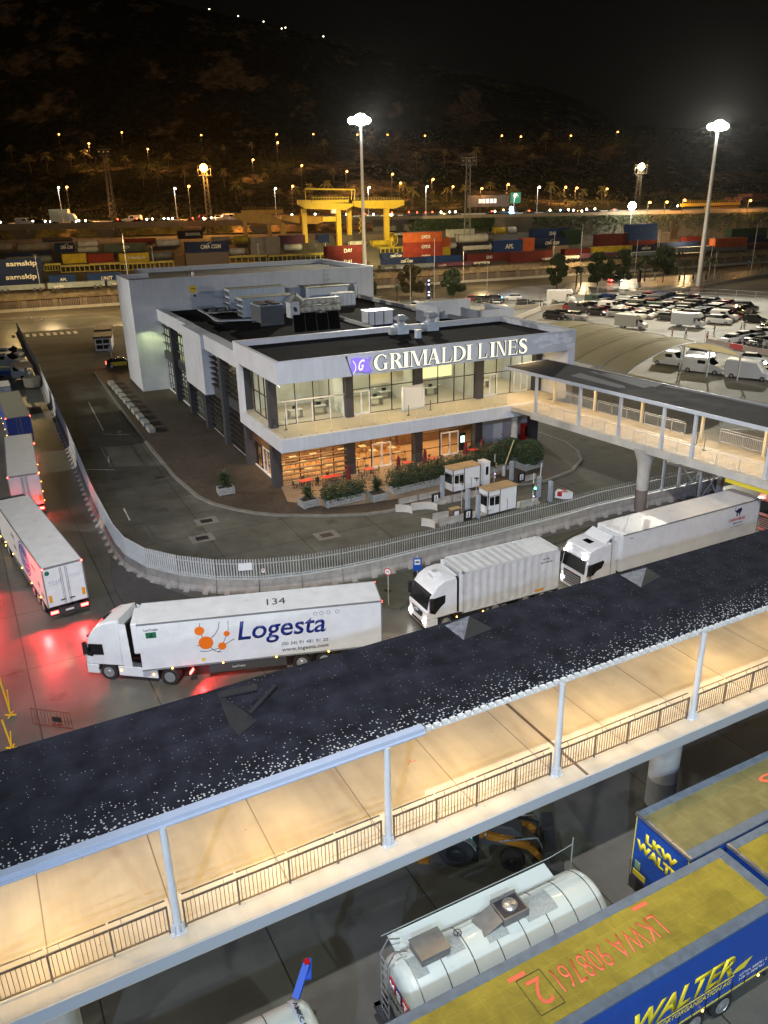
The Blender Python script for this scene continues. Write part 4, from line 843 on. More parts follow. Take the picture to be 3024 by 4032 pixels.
def trailer(label,loc,rz,L=13.6,zb=1.18,zt=4.0,side=None,top=None,rear=None,cool=True,kind='semi_trailer',tails=True,trimm=None,door=None,skirt=True,W=1.275,axles=3,noleg=False,glow=True):
    T=thing(kind,label,'lorry trailer',loc,rz,'lorry trailers')
    side=side or WHITEP;top=top or side;trimm=trimm or SIDEGREY
    m=MB().box(0,L,-W,W,zb,zt); m.build('body',side,T,bev=.015)
    MB().box(.03,L-.03,-W+.05,W-.05,zt,zt+.012).build('roof',top,T)
    MB().box(-.012,L+.012,-W-.012,-W+.05,zt-.06,zt+.02).box(-.012,L+.012,W-.05,W+.012,zt-.06,zt+.02).box(-.012,L+.012,-W-.012,-W+.02,zb-.04,zb+.06).box(-.012,L+.012,W-.02,W+.012,zb-.04,zb+.06).box(L-.05,L+.03,-W-.014,-W+.06,zb,zt).box(L-.05,L+.03,W-.06,W+.014,zb,zt).box(L-.02,L+.03,-W,W,zt-.10,zt+.02).build('edge_trim',trimm,T)
    for s in (-1,1):
        y0,y1=(s*(W-.07),s*.02)
        d=MB().box(L+.005,L+.04,y0,y1,zb+.05,zt-.12).build('rear_door',door or side,T,bev=.01)
        b=MB()
        for yy in (s*.12,s*.22): b.tube((L+.07,yy,zb+.08),(L+.07,yy,zt-.15),.018,n=6)
        b.build('locking_bar',STEEL,d); MB().box(L+.06,L+.09,s*.12,s*.45,zb+.35,zb+.42).build('handle',DSTEEL,d)
        if tails:
            MB().box(L-.02,L+.06,s*.72,s*1.18,.72,.90).build('tail_light',TAIL if glow else TAILOFF,T)
            MB().box(L+.0,L+.05,s*(W-.1),s*(W+.0),zt-.10,zt-.0).build('marker_lamp',TAIL if glow else TAILOFF,T)
            MB().box(L+.042,L+.05,s*(W-.34),s*(W-.14),zb+.35,zb+.85).build('reflector',AMBER,T)
    MB().box(L-.08,L+.02,-1.2,1.2,.58,.98).build('rear_bumper',DSTEEL,T); MB().box(L+.02,L+.03,-.26,.26,.72,.84).build('number_plate',WHITEP,T)
    MB().box(1,L-.2,-.48,-.36,.85,zb-.02).box(1,L-.2,.36,.48,.85,zb-.02).build('chassis',BLACK,T)
    for s in (-1,1):
        if skirt: MB().box(3.6,L-5.6,s*1.22,s*1.17,.45,1.1).build('side_guard',SIDEGREY if side!=WHITEP else P('guard_dark',(.06,.06,.065),.5),T)
        if not noleg: MB().box(2.6,2.75,s*.95,s*.8,.05,1.1).box(2.5,2.85,s*1.0,s*.75,0,.06).build('landing_leg',DSTEEL,T)
        for k in range(axles): wheel(T,L-2.1-1.31*k,s*1.22,.50,.38,out=s)
        for x in (1.6,4.4,7.4,10.4,13.0):
            if x<L: MB().ball((x,s*(W+.015),zb-.02),.04,8,5).build('side_marker',AMB,T)
    if cool:
        MB().box(-.38,-.005,-.95,.95,zt-2.0,zt-.06).build('cooling_unit',WHITEP,T,bev=.08)
        MB().box(-.40,-.38,-.7,.7,zt-1.7,zt-.9).build('cooling_grille',BLACK,T)
    return T
def V2(x,y,z=0): return Vector((x,y,z))
def root(nearx,neary,yawdeg): 
    y=R(yawdeg); return V2(nearx-math.sin(y)*1.275,neary+math.cos(y)*1.275)
NAVYT=P('logo_navy',(.008,.02,.17),.4); ORG=P('logo_orange',(.80,.17,.01),.4); INK=P('ink_black',(.02,.02,.025),.5); REDT=P('logo_red',(.45,.03,.04),.5)
# --- 1: big white trailer with the orange dot logo
T1=trailer('white refrigerated trailer with orange dot logo and large navy lettering on its side','',0) if 0 else trailer('white refrigerated trailer with orange dot logo and large navy lettering on its side',root(-13.62,37.63,9.43),R(9.43),13.55,1.1)
sx=-1.275-.002
text('Logesta',4.95,1.55,NAVYT,T1,(5.35,sx,2.05),(1,0,0),(0,0,1),'lettering',.01,shear=.18,bold=.012)
text('(00 34) 91 481 91 20',2.65,.27,INK,T1,(7.75,sx,1.72),(1,0,0),(0,0,1),'lettering',.01,shear=.1)
text('www.logesta.com',2.65,.30,INK,T1,(7.75,sx,1.33),(1,0,0),(0,0,1),'lettering',.01,shear=.1,bold=.006)
def disc(par,x,z,r,mat,name='logo_dot',y=sx,squash=1): MB().tube((x,y,z),(x,y-.012,z),r,n=28).build(name,mat,par)
for x,z,r in ((3.30,3.27,.27),(3.58,2.48,.40),(4.76,2.93,.17),(4.45,2.17,.23)): disc(T1,x,z,r,ORG)
def curve(par,pts,w=.03,mat=INK,y=sx-.004,name='logo_line'):
    m=MB()
    for (a,b),(c,d) in zip(pts,pts[1:]): m.bar((a,y,b),(c,y,d),w,.008,upv=(0,1,0) if 0 else (0,-1,0))
    return m.build(name,mat,par)
curve(T1,[(3.38,3.75),(3.32,3.5)]);curve(T1,[(3.38,3.02),(3.5,2.7)])
curve(T1,[(4.42,3.72),(4.33,3.3),(4.15,2.98),(3.88,2.72)]);curve(T1,[(4.9,3.72),(4.86,3.1)])
curve(T1,[(4.72,2.78),(4.52,2.35)]);curve(T1,[(5.15,2.55),(4.62,2.25)]);curve(T1,[(3.2,1.98),(3.6,1.92),(4.3,2.05)]);curve(T1,[(3.8,2.15),(4.05,1.88),(4.4,1.78)]);curve(T1,[(4.35,1.98),(4.18,1.75)]);curve(T1,[(3.08,2.35),(3.2,2.35)])
text('134',1.05,.75,INK,T1,(7.1,-.45,4.012),(1,0,0),(0,1,0),'roof_number',.006)
MB().box(.42,.98,sx-.006,sx,3.12,3.48).build('green_plate',P('plate_green',(.01,.13,.06),.5),T1); text('d',.16,.24,INK,T1,(.62,sx-.008,3.17),(1,0,0),(0,0,1),'plate_letter',.004,bold=.03)
text('LeciTrailer',.78,.14,INK,T1,(.35,sx,3.56),(1,0,0),(0,0,1),'maker_name',.005,bold=.015); text('LeciTrailer',.75,.13,WHITEP,T1,(4.9,-1.222,.66),(1,0,0),(0,0,1),'maker_name',.005,bold=.015)
for k,x in enumerate((9.75,10.1,10.5,11.0)):
    MB().tube((x,sx,3.62),(x,sx-.004,3.62),.12,n=16).tube((x,sx-.003,3.62),(x,sx-.006,3.62),.085,n=16,m=1).build('round_mark',[P('mark_grey',(.25,.27,.32),.5),WHITEP],T1)
MB().box(3.25,3.45,sx-.006,sx,1.32,1.52).build('yellow_sticker',P('sticker_yellow',(.7,.5,.05),.5),T1)
tractor('white lorry tractor turning sharply, pulling the white trailer with the orange dot logo',(-16.98,39.95,0),R(-10.4),WHITEP,'v','none',tail=True)
lamp('SPOT',(-10.6,38.4,.8),600,RED,.15,(-8,36.4,0),spot=130); lamp('SPOT',(-17.6,40.1,.9),500,(1,.85,.6),.15,(-24,41.2,0),spot=70)
# --- 2: container lorry
T2=thing('container_lorry','rigid chassis under the white corrugated container, behind the cab with the rooftop fan unit','lorry',root(4.79,43.8,25.6),R(25.6))
MB().box(-2.4,8.0,-.45,-.33,.55,.85).box(-2.4,8.0,.33,.45,.55,.85).box(0,7.6,-1.1,-1.0,.72,.85).box(0,7.6,1.0,1.1,.72,.85).box(7.4,7.55,-1.2,1.2,.5,.85).build('chassis',DSTEEL,T2)
for s in (-1,1):
    wheel(T2,4.9,s*1.22,.5,.27,True,s); wheel(T2,6.2,s*1.22,.5,.27,True,s); MB().box(1.0,3.4,s*1.2,s*1.15,.4,.7).build('side_guard',STEEL,T2); MB().box(7.5,7.6,s*.7,s*1.15,.55,.72).build('tail_light',TAILOFF,T2)
CW=P('container_white',(.62,.63,.63),.5,var=.15,vs_=1.5)
def container(name,label,loc,rz,L,W,H,mat,group,detail=True,cat='container'):
    o=thing(name,label,cat,loc,rz,group);m=MB();n=int(L/.28) if detail else 0;d=.036
    if detail:
        for s in (-1,1):
            pts=[];k=0
            for i in range(n+1):
                x=.08+(L-.16)*i/n; pts+= [(x-.05 if i else x, s*(W/2-(d if i%2 else 0)))]; 
                if i<n: pts+=[(x+.05,s*(W/2-(d if i%2 else 0)))]
            m.loft([[(x,y,z) for x,y in pts] for z in ((.12,H-.1) if s<0 else (H-.1,.12))],close=False,cap=False)
        pts=[]
        for i in range(n+1):
            x=.08+(L-.16)*i/n; z=H-.02-(.03 if i%2 else 0); pts+=[(x-.05 if i else x,z),(x+.05 if i<n else x,z)]
        m.loft([[(x,y,z) for x,z in pts] for y in (-W/2+.06,W/2-.06)],close=False,cap=False)
        m.box(.06,.1,-W/2+.05,W/2-.05,.1,H-.08).box(L-.1,L-.06,-W/2+.05,W/2-.05,.1,H-.08).box(.05,L-.05,-W/2+.05,W/2-.05,.05,.12)
        m.build('panels',mat,o)
    else: MB().box(.05,L-.05,-W/2+.03,W/2-.03,.06,H-.04).build('panels',mat,o)
    f=MB()
    for s in (-1,1):
        f.box(0,L,s*W/2,s*(W/2-.07),0,.12).box(0,L,s*W/2,s*(W/2-.06),H-.1,H)
        for x in (0,L-.12): f.box(x,x+.12,s*W/2,s*(W/2-.12),.12,H-.1)
    f.box(0,.08,-W/2,W/2,H-.1,H).box(L-.08,L,-W/2,W/2,H-.1,H); f.build('corner_frame',mat,o)
    c=MB()
    for x in (-.004,L-.16):
        for y in (-W/2-.004,W/2-.156):
            for z in (-.004,H-.12): c.box(x,x+.165,y,y+.16,z,z+.124)
    c.build('corner_castings',mat if not detail else STEEL,o); return o
T3=container('swap_container','white corrugated container box riding on the rigid lorry',root(4.79,43.8,25.6)+V2(0,0,.86),R(25.6),7.5,2.5,2.87,CW,None)
for i,(a,b,t) in enumerate(((6.1,2.35,'CLP 755'),(6.0,2.12,'ICON GRUAS'))): text(t,.9 if i else .55,.10,INK,T3,(a,-1.262,b),(1,0,0),(0,0,1),'lettering',.005,bold=.02)
MB().box(5.6,6.3,-1.265,-1.255,.15,.32).build('amber_plate',AMBER,T3)
tractor('white cab with rooftop fan unit and pink lit front, pulling the corrugated container',V2(4.24,44.95)-V2(math.cos(R(25.6)),math.sin(R(25.6)))*2.5,R(25.6),WHITEP,'i','head')
# --- 3: white trailer with bull emblem
T4=trailer('white box trailer with small bull emblem and red lettering near its rear end',root(16.08,48.42,27.5),R(27.5),13.6,1.2,cool=True)
text('CARGOBULL',1.75,.24,REDT,T4,(10.35,sx,2.75),(1,0,0),(0,0,1),'lettering',.01,shear=.25,bold=.03);text('SERVICES',1.0,.14,NAVYT,T4,(10.85,sx,2.48),(1,0,0),(0,0,1),'lettering',.01,bold=.01);text('www.cargobull.com',1.4,.08,INK,T4,(10.6,sx,2.27),(1,0,0),(0,0,1),'lettering',.01)
bull=[(0,0),(.08,0),(.12,.25),(.25,.25),(.28,0),(.36,0),(.40,.30),(.50,.36),(.52,.58),(.40,.62),(.18,.60),(.05,.56),(-.06,.48),(-.14,.52),(-.18,.60),(-.13,.80),(-.22,.62),(-.20,.44),(-.12,.36),(-.02,.34)]
MB().ext([(11.1+x,sx,3.08+z) for x,z in bull],(0,-.01,0)).build('bull_emblem',P('emblem_navy',(.01,.015,.07),.5),T4)
text('1040',.3,.09,INK,T4,(.55,sx,3.6),(1,0,0),(0,0,1),'fleet_number',.005)
tractor('white lorry tractor with chromed grille and raised air deflector, pulling the bull emblem trailer',V2(15.49,49.55)-V2(math.cos(R(27.5)),math.sin(R(27.5)))*3.15,R(27.5),WHITEP,'s','head')
# --- 4: next lorry entering at the right edge
tractor('pink lit lorry tractor cut off by the right edge, behind the bull trailer',(30.0,57.0,0),R(30),P('cab_red_lit',(.50,.16,.13),.4,coat=.3),'s','head')  # red light falling on the front is put into the cab colour
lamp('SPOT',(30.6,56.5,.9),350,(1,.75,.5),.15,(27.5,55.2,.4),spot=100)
for p,q in (((2.0,43.0,.9),(-3,40,0)),((12.3,47.6,.9),(8,45,0))): lamp('SPOT',p,380,(1,.82,.6),.15,q,spot=80)
# red brake light spill
T5=trailer('white trailer at lower left with blue oval on its side and brake lights on',V2(-19.64,46.44)+V2(math.cos(R(124.5)),math.sin(R(124.5)))*15.0+V2(-math.sin(R(124.5)),math.cos(R(124.5)))*1.275,R(-55.5),15.0,1.2)
CREAMW=P('trailer_cream',(.60,.58,.50),.5,var=.12)
OV=P('oval_blue',(.06,.05,.26),.5)
def oval(par,cx,cz,ax,az,mat,y,name='oval_emblem'): MB().ext([(cx+ax*math.cos(2*PI*i/40),y,cz+az*math.sin(2*PI*i/40)) for i in range(40)],(0,-.006,0)).build(name,mat,par)
oval(T5,9.3,2.65,1.72,1.2,OV,sx,'oval_rim');oval(T5,9.3,2.65,1.58,1.08,WHITEP,sx-.006,'oval_ring');oval(T5,9.3,2.65,1.48,1.0,OV,sx-.012,'oval_centre')
curve(T5,[(8.1,2.3),(8.6,3.2),(8.8,2.4),(9.1,3.0),(9.3,2.5),(9.6,2.9),(9.8,2.4),(10.2,3.0),(10.4,2.5)],.07,WHITEP,sx-.02,'script_mark')
curve(T5,[(8.2,2.2),(9.3,2.05),(10.5,2.3)],.05,WHITEP,sx-.02,'script_mark')
for x0,z0,n in ((11.6,3.0,6),(12.9,2.2,4),(13.6,1.7,5),(5.2,3.1,6),(5.6,2.3,5)):
    pts=[(x0+.22*i,z0+(.22 if i%2 else -.15)) for i in range(n)]; curve(T5,pts,.07,P('faded_ink',(.10,.11,.10),.6),sx-.006,'script_mark')
MB().tube((15.05,-.98,3.62),(15.06,-.98,3.62),.15,n=18).build('round_sticker',P('sticker_green',(.01,.14,.08),.5),T5)
for k in range(3):
    m=MB();
    for j in range(4): m.bar((15.05,-1.0+.2*j,3.0-.12*k+.05*math.sin(j*2+k)),(15.05,-.85+.2*j,3.02-.12*k+.06*math.sin(j*3)),.05,.006)
    m.build('faded_mark',P('faded_blue',(.28,.28,.38),.6),T5)
    MB().box(15.045,15.05,.3,1.0,3.15-.09*k,3.17-.09*k).build('text_line',P('faded_blue2',(.4,.4,.48),.6),T5)
tractor('dark lorry tractor at the left edge, pulling the trailer with the blue oval',V2(-19.64,46.44)+V2(math.cos(R(124.5)),math.sin(R(124.5)))*18.2+V2(-math.sin(R(124.5)),math.cos(R(124.5)))*1.275,R(-55.5),P('cab_dark',(.03,.03,.035),.4,coat=.4),'v','none')
def LT(i,nr,yaw,L,label,**k):
    a=V2(math.cos(R(yaw)),math.sin(R(yaw)));n=V2(-a.y,a.x); return trailer(label,V2(*nr)+a*L+n*1.275,R(yaw+180),L,**k)
LT(0,(-29.6,64.4),114.7,13.9,'white box trailer second in the left hand queue, closed rear doors showing')
TARP=P('tarp_tan',(.30,.29,.22),.8,var=.2,vs_=1); BLUEC=P('curtain_blue',(.02,.05,.30),.5,var=.2,vs_=1,bump=.3,bs=3)
LT(1,(-38.6,84.5),117.7,14.2,'trailer with tan tarpaulin roof and blue rear, third in the left hand queue',side=BLUEC,top=TARP,cool=False,door=BLUEC)
LT(2,(-47.4,99.9),117.5,4.0,'short trailer with pale roof at the head of the left hand queue',cool=False,skirt=False,noleg=True,glow=False,axles=1)
for x,y,e in ((-20.0,45.6,2000),(-21.9,44.5,2400)): lamp('SPOT',(x,y,1.0),e,RED,.2,(x+1.6,y-5,0),spot=150,blend=1)
for x,y in ((-31.6,62.9),(-29.9,63.8)): lamp('POINT',(x,y,.8),220,RED,.15)
lamp('SPOT',(-28.9,50.0,1.2),4500,RED,.3,(-26.3,44.5,0),spot=140,blend=1);lamp('POINT',(-39.2,84.1,.8),60,RED,.2);lamp('POINT',(-36.5,66,1.2),90,(1,.3,.1),.2)
# red rear lamp of a lorry standing in the next lane, mostly hidden by the trailer with the oval
o=thing('tail_lamp_unit','glowing rear lamp bracket poking out left of the trailer with the oval','lamp',(-28.6,51.0,.75),R(-55)); MB().box(-.1,.1,-.3,.3,0,.2).build('lens',TAIL,o,bev=.03); MB().box(-1.2,-.1,-.28,.28,-.05,.12).build('bracket',BLACK,o)
# ================================================================ CURTAIN TRAILERS, TANKS AND DIGGER IN THE FOREGROUND
def tarp(nt,b,N,L,c=(.25,.20,.025)):
    tc=N('ShaderNodeTexCoord');n=N('ShaderNodeTexNoise');n.inputs['Scale'].default_value=1.1;n.inputs['Detail'].default_value=5;n.inputs['Distortion'].default_value=1.2;L(tc.outputs['Object'],n.inputs[0])
    br=N('ShaderNodeTexBrick');br.offset=0;br.inputs['Scale'].default_value=1;br.inputs['Brick Width'].default_value=.62;br.inputs['Row Height'].default_value=.55;br.inputs['Mortar Size'].default_value=.012
    br.inputs['Color1'].default_value=(*c,1);br.inputs['Color2'].default_value=(*[q*.9 for q in c],1);br.inputs['Mortar'].default_value=(*[min(1,q*1.12) for q in c],1);L(tc.outputs['Object'],br.inputs[0])
    r=N('ShaderNodeMapRange');r.inputs[1].default_value=.3;r.inputs[2].default_value=.7;r.inputs[3].default_value=.75;r.inputs[4].default_value=1.15;L(n.outputs[0],r.inputs[0])
    s=N('ShaderNodeVectorMath');s.operation='SCALE';L(br.outputs[0],s.inputs[0]);L(r.outputs[0],s.inputs['Scale']);L(s.outputs[0],b.inputs['Base Color'])
    w_=N('ShaderNodeTexNoise');w_.inputs['Scale'].default_value=3.5;w_.inputs['Detail'].default_value=4;w_.inputs['Distortion'].default_value=2.5;L(tc.outputs['Object'],w_.inputs[0])
    bp=N('ShaderNodeBump');bp.inputs['Strength'].default_value=.4;bp.inputs['Distance'].default_value=.05;L(w_.outputs[0],bp.inputs['Height']);L(bp.outputs[0],b.inputs['Normal'])
M_TARP=tex_mat('yellow_tarpaulin',tarp,.55,.4)
M_TARP2=tex_mat('faded_tarpaulin',lambda nt,b,N,L:tarp(nt,b,N,L,(.17,.155,.065)),.6,.3)
BLUE=P('curtain_royal',(.012,.065,.34),.45,var=.12,vs_=1.2,bump=.25,bs=2.5); YEL=P('lettering_yellow',(.75,.62,.03),.5); GRT=P('edge_rubber',(.10,.13,.17),.6,var=.25,vs_=3); REDL=P('roof_red',(.60,.12,.06),.6)
def curtain(label,loc,L,top,endtext=True):
    T=trailer(label,loc,WY,L,1.1,4.0,side=BLUE,top=top,cool=False,trimm=GRT,glow=False)
    MB().box(0,L,-1.29,-.93,3.985,4.03).box(0,L,.98,1.29,3.985,4.03).box(0,.1,-1.2,1.2,3.985,4.03).box(L-.35,L,-.93,.98,3.985,4.028).build('roof_edge_strip',GRT,T,bev=.02)
    m=MB()
    for i in range(int(L/.6)): m.box(.3+i*.6,.34+i*.6,-1.30,-1.285,1.05,1.5)
    m.build('curtain_straps',INK,T); MB().box(0,L,-1.295,-1.285,1.14,1.19).build('yellow_line',YEL,T)
    return T
a27=V2(math.cos(WY),math.sin(WY));n27=V2(-a27.y,a27.x)
E0=V2(12.65,18.85)
F1=curtain('blue curtain sided trailer, yellow roof with red roof number, nearest the camera',E0-a27*13.6+n27*1.275,13.6,M_TARP)
F2=curtain('blue curtain trailer with faded yellow roof, its lettered front wall facing left',V2(10.30,20.65)+n27*1.275,13.6,M_TARP2)
F3=curtain('bright yellow roofed curtain trailer cut off by the right edge of the picture',E0+a27*.38+n27*1.275,13.6,M_TARP)
def toF(px,py,z,o,yaw=WY):
    g=G(px,py,z)-o; return (g.x*math.cos(yaw)+g.y*math.sin(yaw),-g.x*math.sin(yaw)+g.y*math.cos(yaw),z)
def q5p(x,y): return (2000+x*.6172,3100+y*.6172)
oF=F1.location
a=toF(*q5p(1015,905),4.03,oF);b=toF(*q5p(285,1300),4.03,oF)
text('LKWA 908761',(a[0]-b[0])*.93,.80,REDL,F1,(a[0],.42,4.02),(-1,0,0),(0,-1,0),'roof_number',.006,bold=-.005)
c=toF(*q5p(235,1350),4.03,oF); text('2',.5,.85,REDL,F1,(c[0]+.3,.42,4.02),(-1,0,0),(0,-1,0),'roof_number',.006)
m=MB();x0,x1=c[0]-.4,c[0]+.45
for p,q in (((x0,-.6),(x1,-.6)),((x1,-.6),(x1,.58)),((x1,.58),(x0,.58)),((x0,.58),(x0,-.6))): m.bar((*p,4.024),(*q,4.024),.015,.01)
m.build('number_box',INK,F1)
for px,py in ((840,757),(1130,1060),(55,1208)):
    c=toF(*q5p(px,py),4.03,oF); MB().box(c[0]-.3,c[0]+.3,c[1]-.07,c[1]+.07,4.014,4.02).build('red_bar',REDL,F1)
l=toF(*q5p(795,1500),1.9,oF);r=toF(*q5p(1365,1150),2.6,oF)
text('WALTER',4.3,.92,YEL,F1,(7.3,-1.29,1.95),(1,0,0),(0,0,1),'lettering',.008,shear=.28,bold=.035)
text('LKW',2.1,.92,YEL,F1,(4.6,-1.29,1.95),(1,0,0),(0,0,1),'lettering',.008,shear=.28,bold=.035)
MB().ext([(11.55,-1.29,1.95),(12.15,-1.29,1.95),(12.45,-1.29,2.28),(11.8,-1.29,2.16)],(0,-.008,0)).box(7.2,11.7,-1.3,-1.29,1.84,1.88).build('logo_swoosh',YEL,F1)
text('INTERNATIONALE TRANSPORTORGANISATION AG',6.4,.20,YEL,F1,(5.2,-1.29,1.56),(1,0,0),(0,0,1),'lettering',.006,shear=.2)
text('LKWA 908761 2',1.3,.12,WHITEP,F1,(12.0,-1.29,1.62),(1,0,0),(0,0,1),'fleet_number',.004);text('NRG-908761',1.2,.12,WHITEP,F1,(12.0,-1.29,1.42),(1,0,0),(0,0,1),'fleet_number',.004)
text('LKW',1.5,.42,YEL,F2,(-.004,.72,3.05),(0,-1,0),(0,0,1),'lettering',.012,bold=.06); text('WALTER',2.35,.45,YEL,F2,(-.004,1.1,2.5),(0,-1,0),(0,0,1),'lettering',.012,bold=.06)
m=MB().box(-.012,0,1.2,1.24,1.1,3.9).box(-.012,0,-1.24,-1.2,1.1,3.9); m.build('yellow_line',YEL,F2); MB().box(-.05,.06,-1.28,1.28,3.93,4.05).build('front_rail',STEEL,F2); MB().box(-.05,.06,-1.28,1.28,3.93,4.05).build('front_rail',STEEL,F3)
MB().box(-.03,0,.5,1.1,1.25,1.5).build('yellow_plate',YEL,F2); MB().box(-.03,0,.8,1.05,1.6,1.95).build('green_plate',P('plate_pale',(.25,.4,.25),.5),F2)
c=toF(2990,3010,4.03,F2.location); text('S',.8,.7,REDL,F2,(c[0],.4,4.02),(-1,0,0),(0,-1,0),'roof_number',.006)
# --- tank
TANKW=P('tank_white',(.42,.47,.45),.35,var=.05,coat=.3);TANKD=P('tank_band',(.03,.03,.03),.5)
def tank(label,loc,L=7.7,r=1.25,zc=2.2,ext=True):
    T=thing('tank_container',label,'tank',loc,R(26.8),'white tank containers')
    n=36;sec=[]
    for x,k in ((0,.72),(.06,.86),(.18,.96),(.34,1),(L-.34,1),(L-.18,.96),(L-.06,.86),(L,.72)): sec.append([(x,math.cos(2*PI*i/n)*r*k,zc+math.sin(2*PI*i/n)*r*k) for i in range(n)])
    MB().loft(sec).build('shell',TANKW,T,smooth=45)
    nb=7
    for i in range(nb+1):
        x=.42+(L-.84)*i/nb; m=MB()
        m.loft([[(xx,math.cos(2*PI*k/n)*rr,zc+math.sin(2*PI*k/n)*rr) for k in range(n)] for xx,rr in ((x-.015,r-.01),(x-.015,r+.01),(x+.015,r+.01),(x+.015,r-.01))],cap=False); m.build('band',TANKD if i else STEEL,T,smooth=40)
    if not ext: return T
    # ladder and frame at the left end
    m=MB()
    for y in (.25,.75): m.path([(-.16,y,.6),(-.18,y,3.5),(.1,y,3.95),(.5,y,3.75)],.025,n=6)
    for k in range(9): m.bar((-.17,.25,.8+k*.33),(-.17,.75,.8+k*.33),.03)
    m.build('ladder',STEEL,T)
    # walkway along the far shoulder
    MB().add([(.3,.62,3.42),(L-1.2,.62,3.42),(L-1.2,1.2,3.52),(.3,1.2,3.52),(.3,.62,3.38),(L-1.2,.62,3.38),(L-1.2,1.2,3.48),(.3,1.2,3.48)],[(0,1,2,3),(7,6,5,4),(0,4,5,1),(1,5,6,2),(2,6,7,3),(3,7,4,0)]).build('catwalk',P('catwalk_white',(.40,.45,.44),.5),T)
    m=MB().bar((.1,1.25,3.55),(L-.9,1.25,3.58),.025); m.bar((.4,.56,3.5),(L-1.1,.56,3.5),.02)
    m.bar((L-.9,1.25,3.58),(L+.2,1.35,3.6),.022).bar((L+.2,1.35,2.2),(L+.2,1.35,3.9),.035);m.build('handrail',P('rail_dull',(.22,.25,.25),.5),T)
    MESHM=P('grip_mesh',(.24,.27,.27),.7,var=.3,vs_=14)
    def patch(x0,x1,a0,a1):
        s=[[(x,math.cos(t)*(r+.012),zc+math.sin(t)*(r+.012)) for t in [R(a0+(a1-a0)*j/6) for j in range(7)]] for x in (x0,x1)]
        MB().loft(s,close=False,cap=False).build('grip_patch',MESHM,T)
    patch(L*.60,L*.76,72,110); patch(L*.40,L*.50,85,112);patch(.45,.9,80,112);patch(1.6,2.3,72,104)
    for x,op in ((L*.49,1),(.75,0)):
        o=MB().box(x,x+1.0,-.25,.55,zc+r-.06,zc+r+.28).build('valve_box',P('box_steel',(.16,.155,.145),.5,.3,var=.25,vs_=3),T)
        if op:
            MB().box(x+.06,x+.94,-.19,.49,zc+r+.282,zc+r+.285).build('box_shade',INK,o); MB().lathe([(.26,zc+r+.27),(.26,zc+r+.36),(.15,zc+r+.42)],x+.5,.15,n=18).build('hatch_dome',STEEL,o,smooth=40)  # box is solid, a black sheet stands for the shade inside
            MB().add([(x-.04,-.25,zc+r+.28),(x-.04,.5,zc+r+.28),(x-.75,.5,zc+r-.02),(x-.75,-.25,zc+r-.02),(x-.05,-.25,zc+r+.25),(x-.05,.5,zc+r+.25),(x-.75,.5,zc+r-.05),(x-.75,-.25,zc+r-.05)],[(0,1,2,3),(7,6,5,4),(0,4,5,1),(1,5,6,2),(2,6,7,3),(3,7,4,0)]).build('open_lid',MC['box_steel'],o)
            MB().bar((x+.0,.56,zc+r+.32),(x+1,.56,zc+r+.32),.05).build('hinge_rod',E('rod_shine',(.8,.9,.9),.9) if 0 else STEEL,o)
        else:
            MB().box(x-.03,x+1.03,-.28,.58,zc+r+.28,zc+r+.31).build('lid',MC['box_steel'],o)
    w_=MB();
    for i in range(14): t0=2*PI*i/14;t1=2*PI*(i+1)/14; w_.bar((2.3+.13*math.cos(t0),.2+.13*math.sin(t0),zc+r+.12),(2.3+.13*math.cos(t1),.2+.13*math.sin(t1),zc+r+.12),.02)
    for t in (0,2.1,4.2): w_.bar((2.3,.2,zc+r+.12),(2.3+.13*math.cos(t),.2+.13*math.sin(t),zc+r+.12),.015)
    w_.tube((2.3,.2,zc+r-.02),(2.3,.2,zc+r+.12),.02); w_.build('hand_wheel',INK,T)
    MB().box(-.3,L+.3,-1.1,-.95,.75,.95).box(-.3,L+.3,.95,1.1,.75,.95).box(-.3,-.1,-1.1,1.1,.75,.95).box(L+.1,L+.3,-1.1,1.1,.75,.95).build('frame',DSTEEL,T)
    for s in (-1,1):
        for k in range(2): wheel(T,L-1.2-1.3*k,s*1.15,.5,.34,out=s)
        wheel(T,1.4,s*1.15,.5,.34,out=s)
    return T
TK=tank('white ribbed tank with open valve box on top, parked beside the curtain trailers',(.1,17.1,0))
text('SUMMET',1.55,.34,REDT,TK,(-.03,.85,2.45),(0,-1,0),(0,0,1),'lettering',.015,bold=.06) if 0 else None
for i,ch in enumerate('MET'):
    MB().box(-.05,-.02,.05-.42*i,.42-.42*i,2.35,2.8).build('red_tile',REDT if i!=1 else P('tile_navy',(.05,.03,.12),.5),TK); text(ch,.26,.3,WHITEP,TK,(-.052,.36-.42*i,2.42),(0,-1,0),(0,0,1),'lettering',.012,bold=.04)
text('LOGISTICS',1.3,.17,INK,TK,(-.10,.45,2.08),(0,-1,0),(0,0,1),'lettering',.02,bold=.01)
T2K=tank('second white tank at the bottom edge with a blue bracket on its rounded end',V2(.1,17.1)-V2(math.cos(R(26.8)),math.sin(R(26.8)))*10.35,ext=False)
MB().bar((7.3,.6,3.5),(7.85,1.0,4.15),.22,.1).bar((7.75,.7,3.9),(8.0,1.25,4.0),.2,.08).build('blue_bracket',P('bracket_blue',(.01,.06,.38),.4),T2K); MB().box(7.78,7.95,.95,1.12,4.15,4.22).build('bracket_light',TAILOFF,T2K)
m=MB();n=24
m.loft([[(xx,math.cos(2*PI*k/n)*1.27,2.2+math.sin(2*PI*k/n)*1.27) for k in range(n)] for xx in (7.12,7.30)],cap=False);m.build('blue_band',P('band_blue',(.35,.42,.52),.5),T2K,smooth=40)
text('AMKC 980083 8',1.6,.13,INK,T2K,(7.16,.5,3.50),(0,-1,-.0),(1,0,0),'lettering',.02,bold=.02)
